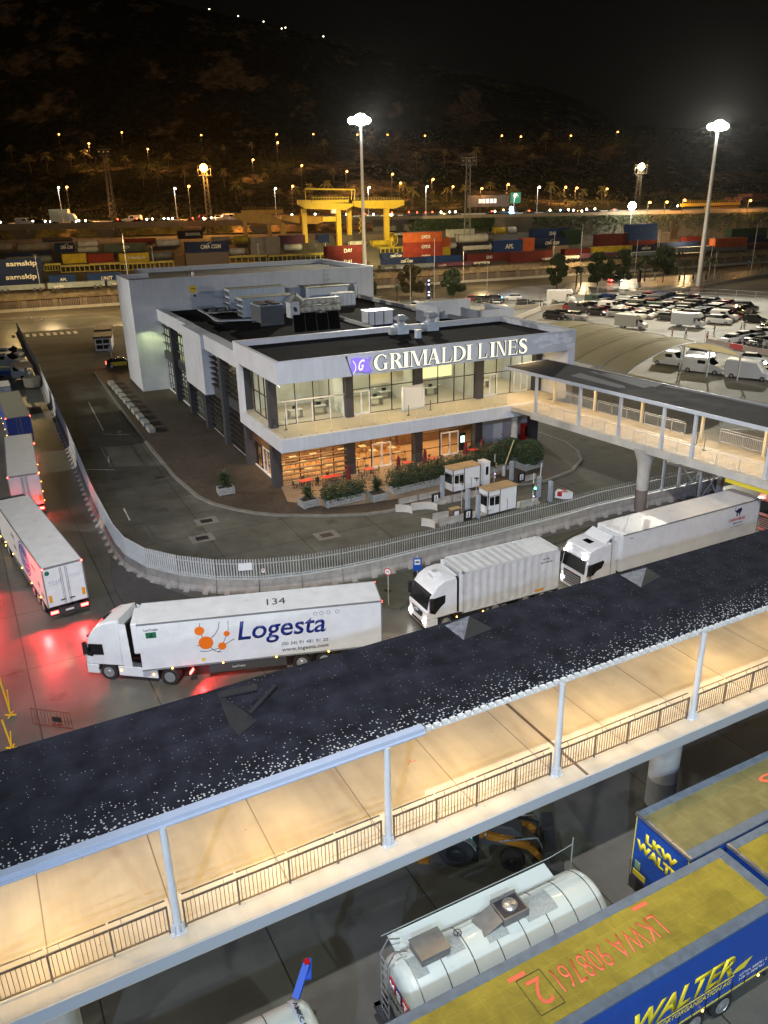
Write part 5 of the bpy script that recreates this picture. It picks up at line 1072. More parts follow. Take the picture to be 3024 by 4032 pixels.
# --- backhoe loader
BH=thing('backhoe_loader','orange and black backhoe loader parked under the near walkway edge','loader',(2.75,25.35,0),R(-7))
ORB=P('digger_orange',(.30,.12,.012),.45,var=.15); DK=P('digger_black',(.012,.012,.013),.5,var=.2)
for s in (-1,1):
    wheel(BH,0,s*1.0,.72,.42,out=s,rim=DK); wheel(BH,2.25,s*.98,.50,.34,out=s,rim=DK)
    a=MB()
    for i in range(7):
        t0=PI*(.1+.8*i/7);t1=PI*(.1+.8*(i+1)/7);a.bar((.82*math.cos(t0),s*.8,.72+.82*math.sin(t0)),(.82*math.cos(t1),s*.8,.72+.82*math.sin(t1)),.44,.05,upv=(math.cos(t0),0,math.sin(t0)))
    a.build('mudguard',P('guard_grey',(.16,.17,.17),.6),BH)
    MB().bar((1.2,s*.62,1.45),(2.9,s*.62,1.05),.14,.28).bar((2.9,s*.62,1.05),(3.55,s*.62,.35),.14,.26).build('loader_arm',ORB,BH); MB().tube((1.7,s*.75,1.3),(3.2,s*.62,1.5),.04).tube((3.2,s*.62,1.5),(3.5,s*.62,.9),.04).build('ram',STEEL,BH)
    MB().box(-1.45,-1.2,s*.95,s*.75,.25,1.6).box(-1.55,-1.1,s*1.05,s*.65,.12,.25).build('stabiliser',ORB,BH)
MB().box(-.7,.85,-.7,.7,.9,1.5).build('cab_base',DK,BH); MB().ext([(x,-.68,z) for x,z in ((-.65,1.5),(.85,1.5),(.75,2.75),(-.6,2.75))],(0,1.36,0)).build('cab_glass',DGLASS,BH); MB().box(-.75,.9,-.78,.78,2.75,2.87).build('cab_roof',DK,BH,bev=.03)
m=MB()
for x,y in ((-.65,-.7),(.85,-.7),(-.65,.7),(.85,.7)): m.bar((x,y,.9),(x*.9,y,2.76),.08)
m.build('cab_posts',DK,BH)
MB().ext([(x,-.45,z) for x,z in ((.85,.8),(2.6,.75),(2.65,1.35),(2.2,1.75),(.85,1.85))],(0,.9,0)).build('bonnet',P('bonnet_grey',(.05,.05,.052),.5),BH,bev=.05)
MB().ext([(x,-.47,z) for x,z in ((.9,1.15),(2.6,1.0),(2.62,1.25),(.9,1.6))],(0,.015,0)).build('side_panel',ORB,BH)
text('CASE',.75,.24,WHITEP,BH,(1.1,-.475,1.22),(1,0,-.08),(.08,0,1),'lettering',.012,bold=.04)
bk=[(3.5,.15),(4.35,.05),(4.3,.18),(3.75,.45),(3.62,1.0),(3.95,1.3),(3.5,1.25),(3.38,.7)]
MB().ext([(x,-1.1,z) for x,z in bk],(0,2.2,0)).build('bucket',DSTEEL,BH); MB().bar((3.3,-.3,1.2),(3.2,-.3,2.0),.12).bar((1.9,0,2.0),(3.2,-.3,2.0),.08).build('linkage',DK,BH)
m=MB().bar((-1.0,0,.6),(-1.6,.1,2.6),.24,.3).bar((-1.6,.1,2.6),(-2.4,.2,1.6),.2,.24).bar((-2.4,.2,1.6),(-2.5,.2,.7),.3);m.build('rear_digging_arm',ORB,BH)
MB().box(.45,.62,-.72,-.70,1.2,1.42).build('screen',E('screen_teal',(.15,.6,.55),.7),BH); MB().box(.4,.9,-.95,-.72,.35,.9).build('steps',DK,BH)
# ================================================================ SMALL THINGS ROUND THE TERMINAL
def ZH(x,y,py):                    # height above (x,y) that shows at photo row py
    lo,hi=-5,200
    for _ in range(50):
        m=(lo+hi)/2; d=Vector((x,y,m))-CAM
        if 2016-FPX*d.dot(cu)/d.dot(fw)>py: lo=m
        else: hi=m
    return lo
def leaves(n,fn,s,rnd=random,up=.3):
    m=MB()
    for _ in range(n):
        c=Vector(fn()); a=Vector((rnd.uniform(-1,1),rnd.uniform(-1,1),rnd.uniform(-.5,1)*.9)).normalized(); b=a.cross(Vector((rnd.uniform(-1,1),rnd.uniform(-1,1),rnd.uniform(-1,1)))).normalized()
        q=s*rnd.uniform(.6,1.3); m.add([c-a*q*.9,c+b*q*.4,c+a*q*.9,c-b*q*.4],[(0,1,2,3)])
    return m
WOODP=P('planter_wood',(.30,.30,.29),.8,var=.35,vs_=4,bump=.3)
def planter(label,x0,y0,x1,y1,h=.75,w=.9,plant='hedge',ph=1.1,group=None):
    a=V2(x0,y0);b=V2(x1,y1);L=(b-a).length;rz=math.atan2(b.y-a.y,b.x-a.x)
    o=thing('planter',label,'planter',a+V2(0,0,.15),rz,group)
    m=MB()
    for k in range(3):
        z=.06+k*.23; m.box(-.04,L+.04,-.04,.02,z,z+.2).box(-.04,L+.04,w-.02,w+.04,z,z+.2).box(-.04,.02,.02,w-.02,z+.01,z+.2).box(L-.02,L+.04,.02,w-.02,z+.01,z+.2)
    for x in (.05,L-.15): m.box(x,x+.1,-.07,-.04,0,.75)
    m.build('box',WOODP,o); MB().box(.02,L-.02,.02,w-.02,.1,.62).build('soil',P('soil',(.04,.03,.02),.95),o)
    if plant=='hedge':
        leaves(int(900*L*ph),lambda:(random.uniform(-.2,L+.2),random.uniform(-.25,w+.25)*1.0,.55+random.random()**.8*ph*(.95+.3*math.sin(random.random()*6+L))),.10).build('shrub',LEAF,o)
    elif plant=='palm':
        m=MB()
        for i in range(110):
            t=random.uniform(0,2*PI);e=random.uniform(.2,1.4);r=random.uniform(.6,1.0)*max(.85,ph*.55)
            p0=Vector((L/2,w/2,.6+random.uniform(.1,ph*.55)));pr=p0;wd=.03
            for k in range(1,5):
                s=k/4; q=p0+Vector((math.cos(t)*math.cos(e)*r*s,math.sin(t)*math.cos(e)*r*s,math.sin(e)*r*s-.5*r*s*s*.6)); d=(q-pr).normalized(); n=d.cross(Vector((0,0,1))).normalized()*.10*(1-s*.6)
                for g in (-1,1): m.add([pr,pr+n*g*2+d*.12-Vector((0,0,.03)),q],[(0,1,2)])
                m.bar(pr,q,.015,.015); pr=q
        m.build('fronds',LEAFD,o); MB().tube((L/2,w/2,.5),(L/2,w/2,.6+ph*.5),.09,.06).build('stem',BARK,o)
    elif plant=='bush':
        def f():
            t=random.uniform(0,2*PI);z=random.random();r=random.random()**.4*1.5*math.sin(PI*min(1,z*.85+.12))**.6; return (L/2+math.cos(t)*r,w/2+math.sin(t)*r,.5+z*ph)
        leaves(int(3200*ph),f,.10).build('shrub',LEAFD,o); MB().tube((L/2,w/2,.5),(L/2,w/2,.6+ph*.6),.06).build('stem',BARK,o)
    return o
planter('wooden planter with upright palm bush standing alone left of the glazed corner',-15.1,68.0,-13.8,68.6,plant='palm',ph=2.3)
planter('wooden planter with dark palm bush at the left end of the cafe hedge',-7.0,64.25,-5.75,65.05,plant='palm',ph=1.7,w=1.1)
planter('long wooden planter with low green hedge between the two palm planters',-5.0,64.35,-1.75,66.2,plant='hedge',ph=1.3)
planter('wooden planter with tall palm bush between the two hedges',-.95,65.5,.35,66.2,plant='palm',ph=2.0,w=1.2)
planter('long wooden planter with tall hedge left of the white ticket booths',1.0,67.3,5.4,69.9,plant='hedge',ph=1.5,w=1.3)
planter('hedge planter running behind the rear ticket booth',5.7,70.0,9.3,72.0,plant='hedge',ph=1.5,w=1.3)
planter('hedge planter behind the leaning pole and the traffic lamp',9.8,72.4,12.6,74.0,plant='hedge',ph=2.0,w=1.4)
planter('big dark bush in a wooden planter near the round bridge column',13.9,73.2,15.9,74.5,plant='bush',ph=2.4,w=1.4)
planter('second bush planter behind the big dark bush',12.6,76.0,14.2,77.0,plant='bush',ph=1.8,w=1.2)
# cafe terrace
REDC=P('table_red',(.55,.05,.04),.45); CHB=P('chair_black',(.02,.02,.022),.5)
def mk_chair(mat,label,loc,rz,group):
    o=thing('cafe_chair',label,'chair',loc,rz,group)
    MB().box(-.2,.2,-.2,.2,.43,.46).build('seat',mat,o)
    m=MB()
    for y in (-.15,-.05,.05,.15): m.box(.19,.21,y-.03,y+.03,.5,.82)
    m.box(.19,.21,-.2,.2,.78,.84).build('backrest',mat,o)
    for x,y in ((-.18,-.18),(.18,-.18),(-.18,.18),(.18,.18)): MB().bar((x,y,0),(x*.95,y*.95,.44),.025).build('leg',mat,o)
    return o
tabs=[(-7.3,70.0,1.3,'far left'),(-5.0,71.0,1.8,'long red'),(-1.4,73.0,.9,'third'),(2.4,74.8,.9,'fourth'),(5.1,76.0,.9,'fifth'),(9.5,78.6,1.0,'right hand')]
ch0=None;nch=0
for i,(x,y,L,nm) in enumerate(tabs):
    o=thing('cafe_table','red topped terrace table, %s from the glazed corner of the cafe'%nth(i+1),'table',(x,y,.15),YW,'red cafe tables on the terrace')
    MB().box(-L/2,L/2,-.38,.38,.70,.73).build('table_top',REDC,o); 
    for sx_ in (-1,1): MB().bar((sx_*L*.4,-.3,0),(sx_*L*.4,-.3,.7),.04).bar((sx_*L*.4,.3,0),(sx_*L*.4,.3,.7),.04).build('leg',CHB,o)
    for k,(dx,dy,r) in enumerate(((.95*L/2+.45,0,0),(-.95*L/2-.45,0,PI),(0,-.65,-PI/2),(.1,.7,PI/2))):
        nch+=1; d=V2(math.cos(YW)*dx-math.sin(YW)*dy,math.sin(YW)*dx+math.cos(YW)*dy)
        lb='black terrace chair at the %s side of the %s red table from the corner'%(('right','left','near','far')[k],nth(i+1))
        if ch0 is None: ch0=mk_chair(CHB,lb,V2(x,y,.15)+d,YW+r+.2,'black chairs on the cafe terrace')
        else: dup(ch0,V2(x,y,.15)+d,YW+r+random.uniform(-.5,.5),lb)
for i,(x,y) in enumerate([(-3.3,70.5),(1.5,73.1),(4.2,75.1),(8.5,77.6),(10.3,78.3)]):
    o=thing('closed_parasol','folded dark red parasol, %s from the left on the terrace'%nth(i+1),'parasol',(x,y,.15),0,'folded parasols on the terrace')
    MB().lathe([(.05,1.95),(.16,1.7),(.20,1.1),(.27,.55),(.10,.5)],n=9).build('canopy',P('parasol_maroon',(.14,.008,.015),.8,var=.3),o); MB().tube((0,0,0),(0,0,2.1),.025).build('pole',CHB,o); MB().tube((0,0,0),(0,0,.08),.25).build('base',CHB,o)
# inside the cafe: pale tables and orange chairs
TT=P('table_pale',(.7,.6,.42),.4); ORC=P('chair_orange',(.45,.18,.04),.5)
ic=None;it=None;k=0
for r,v in enumerate((6.2,8.2,10.2)):
    for c,u in enumerate((2.4,4.6,6.8,10.0,12.4,14.6)):
        if c>=3 and r==0 and c==4: continue
        k+=1;loc=BL(u+.3*(r%2),v,.165); lb='pale square cafe table indoors, %s in the %s row from the glass'%(nth(c+1),nth(r+1))
        if it is None:
            it=thing('dining_table',lb,'table',loc,YW,'cafe tables indoors'); MB().box(-.38,.38,-.38,.38,.72,.75).build('table_top',TT,it); MB().tube((0,0,0),(0,0,.72),.04).build('leg',STEEL,it)
        else: dup(it,loc,YW,lb)
        for q,(dx,rr) in enumerate(((.62,0),(-.62,PI))):
            lb='orange cafe chair %s of indoor table %s in the %s row'%(('right','left')[q],nth(c+1),nth(r+1)); l2=loc+EA*dx
            if ic is None: ic=mk_chair(ORC,lb,l2,YW+rr,'orange chairs inside the cafe')
            else: dup(ic,l2,YW+rr+random.uniform(-.3,.3),lb)
o=thing('bar_counter','lit bar counter with bottle shelves at the back of the cafe','counter',BL(16.8,10.4,.165),YW)
MB().box(0,5.6,0,.6,0,1.1).build('counter',P('counter_wood',(.2,.1,.05),.5,var=.3,vs_=3),o); MB().box(0,5.6,1.3,1.5,1.0,3.0).build('shelf',P('shelf_warm',(.5,.32,.15),.6,var=.5,vs_=6),o)
for i in range(14): MB().tube((.2+i*.38,1.2,1.9),(.2+i*.38,1.2,2.2),.05,n=7).build('bottle',P('bottle%d'%(i%3),[(.4,.15,.02),(.05,.2,.05),(.5,.4,.2)][i%3],.2),o)
o=thing('fridge_display','lit drinks fridge inside the cafe near the right pier','fridge',BL(21.7,5.6,.165),YW); MB().box(0,.7,0,.5,0,1.9).build('casing',BLACK,o); MB().box(.1,.6,-.01,0,.9,1.6).build('screen',E('fridge_glow',(.6,1,.85),3),o)
o=thing('vending_machine','tall red vending machine against the grey recess wall','vending machine',BL(29.6,5.0,.15),YW);MB().box(0,.95,0,.8,0,1.9).build('casing',P('vending_red',(.35,.01,.01),.4),o,bev=.03);MB().box(.1,.6,-.02,0,.6,1.7).build('glass_front',DGLASS,o)
for i,(u,c_) in enumerate(((28.6,BLACK),(28.0,P('bin_grey',(.2,.2,.2),.6)))):
    o=thing('waste_bin','%s waste bin beside the vending machine'%('black','grey')[i],'bin',BL(u,4.9,.15),YW); MB().lathe([(.24,0),(.3,.85),(.31,.9),(.22,1.05)],n=12).build('body',c_,o)
o=thing('bench','low red bench along the grey recess wall','bench',BL(25.6,4.6,.15),YW); MB().box(0,2.4,0,.4,.4,.45).build('seat',REDC,o); MB().box(.1,.2,.05,.35,0,.4).build('leg',CHB,o);MB().box(2.2,2.3,.05,.35,0,.4).build('leg',CHB,o)
# upstairs furniture
for i,(u,v) in enumerate(((3.2,6.5),(5.8,6.8),(6.9,9),(12,7),(14,9),(19,8),(25.5,8))):
    o=thing('office_desk','desk behind the upstairs glass, %s from the left'%nth(i+1),'desk',BL(u,v,ZF),YW,'desks upstairs'); MB().box(0,1.4,0,.7,.72,.76).build('desk_top',P('desk_pale',(.6,.58,.5),.5),o); MB().box(.05,.1,0,.7,0,.72).box(1.3,1.35,0,.7,0,.72).build('frame',STEEL,o); MB().box(.5,.95,.45,.5,.8,1.1).build('monitor',BLACK,o)
o=thing('info_stand','white notice screen with metal frame standing on the balcony','sign',BL(13.7,3.2,ZF),YW+R(12)); MB().box(0,2.6,0,.06,.05,2.35).build('panel',P('screen_white',(.72,.70,.62),.6),o); MB().box(-.06,0,-.1,.16,0,2.45).box(2.6,2.66,-.1,.16,0,2.45).box(0,2.6,-.0,.06,2.35,2.45).build('frame',FR,o)
for k,(u,v) in enumerate(((13.6,1.9),(16.4,2.6),(1.6,3.1))):
    o=thing('rope_post','dark rope barrier post on the balcony, %s'%('left of the white screen','right of the white screen','at the glazed corner')[k],'barrier post',BL(u,v,ZF),0,'rope posts on the balcony'); MB().tube((0,0,0),(0,0,1.0),.03).build('pole',BLACK,o); MB().tube((0,0,0),(0,0,.03),.16).build('base',BLACK,o)
# booths
BWH=P('booth_white',(.70,.71,.74),.5,var=.06); TAN=P('booth_roof',(.42,.29,.15),.8,var=.25,vs_=1.5)
for k,(x,y,lb) in enumerate(((6.35,67.6,'rear white ticket booth with flat tan roof, next to the tall hedge'),(8.8,61.9,'front white ticket booth with flat tan roof, close to the slatted fence'))):
    o=thing('ticket_booth',lb,'booth',(x,y,.2),R(30),'ticket booths')
    MB().box(0,3.05,0,1.35,.05,2.12).build('cabin',BWH,o); MB().box(-.08,3.14,-.08,1.43,2.12,2.18).build('roof',TAN,o)
    m=MB().box(-.03,.03,-.03,.03,0,2.12).box(1.22,1.28,-.03,.0,0,2.12).box(3.02,3.08,-.03,.03,0,2.12).box(-.03,3.08,-.03,0,0,.06).box(-.03,0,0,1.38,1.62,1.66).box(0,1.25,-.03,0,1.62,1.66).box(-.03,.03,1.32,1.38,0,2.12); m.build('dark_frame',INK,o)
    for a,b in ((.12,.62),(.68,1.16)):
        w_=MB().box(a,b,-.035,-.01,.80,1.58).build('window',DGLASS,o)
        MB().box(a-.04,a,-.05,0,.76,1.62).box(b,b+.02,-.05,0,.76,1.62).box(a,b,-.05,0,.76,.80).box(a,b,-.05,0,1.58,1.62).build('frame',FR,w_)
    w_=MB().box(-.035,-.01,.10,1.28,.75,1.58).build('window',DGLASS,o); MB().box(-.05,0,.06,.10,.72,1.6).box(-.05,0,1.28,1.32,.72,1.6).build('frame',FR,w_)
    MB().box(2.05,2.1,-.02,-.0,.1,1.1).build('pipe',STEEL,o); MB().box(-.02,.28,-.22,-.04,.55,.85).build('intercom_box',WHITEP,o)
o=thing('white_cabin','narrow white cabin door panel right behind the rear booth','booth',(9.4,69.5,.15),R(30)); MB().box(0,.7,0,1.0,0,2.2).build('cabin',BWH,o); MB().box(.2,.5,-.03,0,1.0,1.8).build('window',DGLASS,o); MB().box(-.03,.73,-.03,1.03,2.2,2.25).build('roof',BWH,o)
# low barrier blocks and islands round the booths
def block(label,x0,y0,x1,y1,h=.62,w=.34,curved=0,z=0.004):
    a=V2(x0,y0);b=V2(x1,y1);L=(b-a).length
    o=thing('traffic_barrier',label,'barrier',a+V2(0,0,z),math.atan2(b.y-a.y,b.x-a.x),'low concrete barriers at the booths')
    if curved:
        n=8;m=MB();pp=[(L*math.sin(PI/2*i/n),-L*.6*(1-math.cos(PI/2*i/n))+L*.0) for i in range(n+1)]
        m.loft([[(x,y-w/2,0),(x,y-w/3,h*.5),(x,y-w/4,h),(x,y+w/4,h),(x,y+w/3,h*.5),(x,y+w/2,0)] for x,y in pp]);m.build('body',CONCL,o)
    else:
        MB().ext([(.02,y,zz) for y,zz in ((-w/2,0),(-w/2,.15),(-w/4,.3),(-w/5,h),(w/5,h),(w/4,.3),(w/2,.15),(w/2,0))],(L-.04,0,0)).build('body',MC['barrier_concrete'],o); MB().box(L*.3,L*.3+.12,-w/2-.004,-w/2+.02,0,.1).box(L*.7,L*.7+.12,-w/2-.004,-w/2+.02,0,.1).build('slots',INK,o)
    return o
bl=[((1.0,63.7),(2.3,63.9),'curved end block of the rear lane island'),((2.4,63.95),(4.1,64.75),'block on the near side of the rear island, after the curved end'),((4.2,64.8),(6.0,65.7),'block on the near side of the rear island, beside the walker sign'),((6.1,65.75),(9.0,67.2),'long block in front of the rear booth'),
 ((1.3,65.1),(3.0,66.0),'block on the far side of the rear island, left one'),((3.1,66.05),(5.0,67.1),'block on the far side of the rear island, right one'),((9.1,67.3),(12.0,69.0),'long block right of the rear booth'),
 ((3.1,60.5),(4.3,60.3),'curved end block of the front lane island'),((4.5,60.2),(6.6,61.2),'block behind the slatted fence at the front island'),((4.1,61.5),(6.1,62.3),'block on the far side of the front island'),((11.9,63.9),(13.6,64.8),'block right of the front booth'),((13.0,70.3),(14.6,71.2),'pale block beside the right walker sign')]
for i,((a,b),(c,d),lb) in enumerate(bl): block('low concrete '+lb,a,b,c,d,curved=1 if 'curved' in lb else 0)
for n_,poly in (('island',[(1.2,64.1),(9.2,67.6),(12.5,69.4),(12.0,70.2),(5.2,67.2),(1.3,65.1)]),('island',[(3.6,60.6),(6.7,61.4),(13.8,64.9),(13.2,65.8),(6.0,62.2),(3.6,61.2)])): tag(MB().prism(poly,.004,.14).build(n_,CONCL),kind='structure')
SLB=P('height_post_grey',(.30,.34,.40),.6,var=.15)
for i,(x,y,h,lb) in enumerate([(5.23,65.94,2.3,'left of the rear booth'),(7.1,62.2,2.35,'left of the front booth, the farther of two'),(7.9,61.5,2.1,'left of the front booth, the nearer of two'),(12.2,70.86,1.9,'beside the right walker sign'),(13.9,66.2,2.0,'just right of the green traffic light'),(14.69,65.0,1.95,'farthest right, before the arrow cushion')]):
    o=thing('height_post','blue grey slab post '+lb,'post',(x,y,.1),R(30),'slab posts at the booths'); MB().box(-.14,.14,-.18,.18,0,h).build('slab',SLB,o,bev=.02); MB().box(-.2,.2,-.24,.24,0,.06).build('base',DSTEEL,o)
for i,(x,y,h,g) in enumerate([(13.0,64.2,3.0,1),(10.5,70.4,2.8,0)]):
    o=thing('traffic_light',('traffic light pole with green lamp lit, right of the front booth','unlit traffic light pole behind the booths')[1-g],'traffic light',(x,y,.1),R(30),'traffic lights'); MB().tube((0,0,0),(0,0,h),.045).build('pole',GALV,o)
    MB().box(-.13,.13,-.22,-.04,1.55,2.05).build('housing',BLACK,o); MB().tube((0,-.22,1.68),(0,-.30,1.68),.10,n=14).build('green_lamp' if g else 'lens',E('signal_green',(.08,1,.55),14) if g else P('lens_amber',(.4,.25,.1),.4),o); MB().tube((0,-.22,1.93),(0,-.28,1.93),.09,n=14).build('lens',P('lens_amber',(.4,.25,.1),.4),o)
    MB().ball((0,-.12,.9),.06).build('push_button',E('button_mauve',(.8,.5,1),3),o); MB().box(-.07,.07,-.14,-.04,.45,.65).build('control_box',WHITEP,o)
    if g: lamp('POINT',(x-.2,y-.5,1.7),14,(.1,1,.6),.1)
def walker(x,y,rz,label,h=.55):
    o=thing('walker_sign',label,'sign',(x,y,.15),rz,'white walker signs'); MB().box(-.45,.45,-.02,.02,.12,1.0).build('dark_board',DK,o); MB().box(-.2,.2,-.045,-.025,.3,.85).build('white_plate',WHITEP,o)
    MB().tube((0,-.05,.74),(0,-.055,.74),.045,n=10).ext([(xx,-.05,z) for xx,z in ((-.04,.7),(.04,.7),(.05,.52),(.12,.36),(.06,.34),(0,.48),(-.08,.34),(-.12,.36),(-.04,.52))],(0,-.006,0)).build('walking_figure',INK,o)
    MB().bar((-.4,0,0),(-.4,0,.2),.05).bar((.4,0,0),(.4,0,.2),.05).build('feet',DSTEEL,o)
walker(4.6,64.95,R(30),'walker pictogram on dark board, left of the rear booth'); walker(13.0,70.0,R(30),'walker pictogram on dark board by the right hedge'); walker(7.0,60.9,R(30),'walker pictogram half hidden by the slatted fence'); 
o=thing('control_box','brown framed card reader box at the front island','box',(6.0,61.9,.14),R(30)); MB().box(-.45,.45,-.25,.25,0,.75).build('casing',P('box_brown',(.10,.07,.05),.6),o); MB().box(-.22,.22,-.27,-.25,.18,.58).build('white_plate',WHITEP,o); MB().box(-.5,.5,-.3,.3,.75,.79).build('lid',TAN,o)
o=thing('arrow_cushion','red and white crash cushion with arrow nose at the lane end','crash cushion',(15.6,66.6,.01),R(-28)); MB().prism([(0,-.4),(1.0,-.4),(1.5,0),(1.0,.4),(0,.4)],0,.6).build('body',WHITEP,o); MB().prism([(.2,-.42),(.6,-.42),(1.1,0),(.6,.42),(.2,.42),(.7,0)],.2,.62).build('red_stripe',P('cushion_red',(.4,.02,.02),.5),o)
for i,(x,y,h) in enumerate(((6.7,63.2,2.6),(8.3,66.2,1.9))):
    o=thing('camera_pole','thin pole with small lamp head, %s'%('beside the front slab posts','in front of the rear booth')[i],'pole',(x,y,.1),0,'camera poles'); MB().tube((0,0,0),(0,0,h),.03).build('pole',GALV,o); MB().box(-.2,.2,-.1,.1,h,h+.08).box(-.05,.05,-.18,-.1,h-.15,h).build('head',DSTEEL,o)
o=thing('barrier_arm','raised yellowish barrier arm leaning in front of the hedge','barrier arm',(11.67,72.2,.15),R(30)); MB().bar((0,0,.7),(1.1,0,3.4),.07).build('arm',P('arm_cream',(.55,.50,.25),.5),o); MB().lathe([(.17,0),(.17,.85),(.1,1.0)],n=10).build('housing',CONCL,o)
o=thing('barrier_arm','raised white barrier arm beside the green traffic light','barrier arm',(14.1,66.9,.15),R(30)); MB().bar((0,0,.7),(.1,0,2.9),.05).build('arm',WHITEP,o); MB().lathe([(.2,0),(.2,.8),(.08,.95)],n=10).build('housing',P('housing_olive',(.12,.14,.08),.6),o)
# road signs
o=thing('bus_stop_sign','blue bus stop sign behind the container lorry','sign',(2.26,49.91,0),R(5)); MB().tube((0,0,0),(0,0,2.2),.035).build('pole',GALV,o); MB().box(-.3,.3,-.04,-.02,1.0,1.95).build('plate',P('sign_blue',(.01,.08,.40),.4),o); MB().box(-.2,.2,-.05,-.04,1.45,1.85).build('white_panel',WHITEP,o); MB().box(-.14,.14,-.06,-.05,1.6,1.72).build('bus_symbol',INK,o)
o=thing('speed_sign','round 30 speed sign on a thin pole behind the white trailer','sign',(.18,46.54,0),R(-20)); MB().tube((0,0,0),(0,0,3.0),.03).build('pole',GALV,o); MB().tube((0,-.03,2.6),(0,-.05,2.6),.26,n=22).build('red_ring',P('sign_red',(.5,.02,.02),.4),o); MB().tube((0,-.05,2.6),(0,-.055,2.6),.20,n=22).build('white_face',WHITEP,o); text('30',.22,.15,INK,o,(-.11,-.056,2.53),(1,0,0),(0,0,1),'speed_number',.004)
tag(MB().prism([(-1.5,47.2),(0.9,46.0),(2.5,48.0),(6,51.5),(14,56.5),(17,59.4),(3.4,52.6),(-1.5,50.2)],.0,.13).build('verge_pavement',P('verge_paving',(.09,.09,.06),.9,var=.3,vs_=2,bump=.4)),kind='structure')
tag(MB().prism([(-13.5,48.3),(-16.3,50.3),(-19.3,53.0),(-21.2,55.4),(-19.8,51.2),(-17.8,47.4),(-15.4,45.9),(-12.5,46.6),(-6,47.6)],.0,.12).build('corner_island',P('island_asphalt',(.08,.075,.07),.9,var=.3,vs_=2)),kind='structure')
for i,(x,y,h,lb) in enumerate(((-20.2,35.3,2.6,'upper'),(-18.95,32.55,1.6,'lower'))):
    o=thing('yellow_post','thin yellow folding barrier post at the left edge, the %s one'%lb,'post',(x,y,0),0,'yellow posts'); MB().bar((0,0,.1),(-.25,.15,h),.07).bar((0,0,.1),(.06,.1,h*.6),.05).build('post',P('post_yellow',(.65,.42,.02),.5),o); MB().box(-.3,.3,-.04,.04,0,.05).box(-.04,.04,-.3,.3,0,.05).build('base',P('post_yellow',(.65,.42,.02)),o)
o=thing('crowd_barrier','low rusty steel crowd barrier near the left edge','barrier',(-18.6,34.4,0),R(-12)); m=MB().bar((0,0,.1),(2.3,0,.1),.04).bar((0,0,1.05),(2.3,0,1.05),.04)
for i in range(13): m.bar((i*.19,0,.1),(i*.19,0,1.05),.02)
m.build('frame',P('rust',(.16,.06,.04),.7),o); MB().box(1.2,1.7,-.03,-.01,.4,.7).build('plate',INK,o)
# bench blocks
b0=V2(-41.3,118.0);b1=V2(-28.4,91.8);d=(b1-b0)/9.0
for i in range(10):
    p=b0+d*i; o=thing('bench_block','pale concrete bench block, %s in the row along the kerb from the far end'%nth(i+1),'bench',p+V2(0,0,.15),math.atan2(d.y,d.x),'concrete bench blocks'); MB().box(0,1.05,0,.75,0,.48).box(1.1,2.15,0,.75,0,.48).build('block',P('block_pale',(.36,.35,.32),.8,var=.2),o,bev=.02)
    MB().box(.1,2.1,1.0,2.4,.003,.008).build('dark_paving',P('dark_paver',(.05,.035,.03),.9),o)
# far end: gatehouse, signs, pot
o=thing('gatehouse','long white gatehouse cabin with brown roof in two steps','cabin',(-52.95,147.5,0),R(15)); MB().box(0,2.9,0,7.2,0,2.3).box(-.1,2.6,7.2,13.5,0,2.5).build('cabin',BWH,o)
for x in (.25,1.5):
    for z in (.35,1.35): MB().box(x,x+1.1,-.03,0,z,z+.72).build('window',DGLASS,o)
MB().box(-.2,3.1,-.2,7.2,2.3,2.65).box(-.4,2.8,7.2,13.8,2.5,2.9).build('roof',P('gate_roof',(.10,.07,.06),.7),o); MB().box(-.03,0,.5,1.3,.9,1.9).build('window',DGLASS,o)
for i,(x,y,h,k) in enumerate(((-45.6,134.0,2.9,0),(-58.5,191,4.0,1),(-61.5,193.5,3.2,2),(-57.0,186.0,7.5,3),(-60.0,196.0,9.5,3))):
    if k==3:
        o=thing('lamp_post','slim grey pole by the far road, %s'%('short one left of the tower','tall one left of the tower')[i-3],'pole',(x,y,0),0,'poles by the far road'); MB().tube((0,0,0),(0,0,h*2),.12,.07).build('pole',GALV,o); MB().box(-.5,.3,-.12,.12,h*2,h*2+.12).build('head',DSTEEL,o)
    else:
        o=thing('road_sign',('small taxi rank sign on a pole beside the taxi','round pale sign disc on the far corner','narrow white sign seen edge on at the far corner')[k],'sign',(x,y,0),R(20)*k,'signs at the far corner'); MB().tube((0,0,0),(0,0,h),.05).build('pole',GALV,o)
        if k==1: MB().tube((0,-.06,h),(0,-.1,h),.85,n=22).build('disc',P('disc_pale',(.7,.6,.42),.5),o)
        else: MB().box(-.35,.35,-.08,-.04,h-.7,h+.2).build('plate',GALV,o)
o=thing('planter_pot','large round beige pot standing at the fence','pot',(-52.3,117.2,0)); MB().lathe([(.9,0),(1.15,.2),(1.25,1.5),(1.15,1.6),(1.0,1.5)],n=16).build('pot',P('pot_beige',(.45,.40,.32),.8,var=.2),o,smooth=40)
o=thing('lane_shelter','small slatted screen with flat top beside the pot','shelter',(-55.0,121.3,0),R(-60)); m=MB()
for i in range(9): m.box(i*.45,i*.45+.12,0,.06,0,2.9)
m.build('slats',CONCL,o); MB().box(-.6,4.6,-1.5,.8,2.9,3.05).build('roof',P('shelter_top',(.35,.33,.28),.8),o)
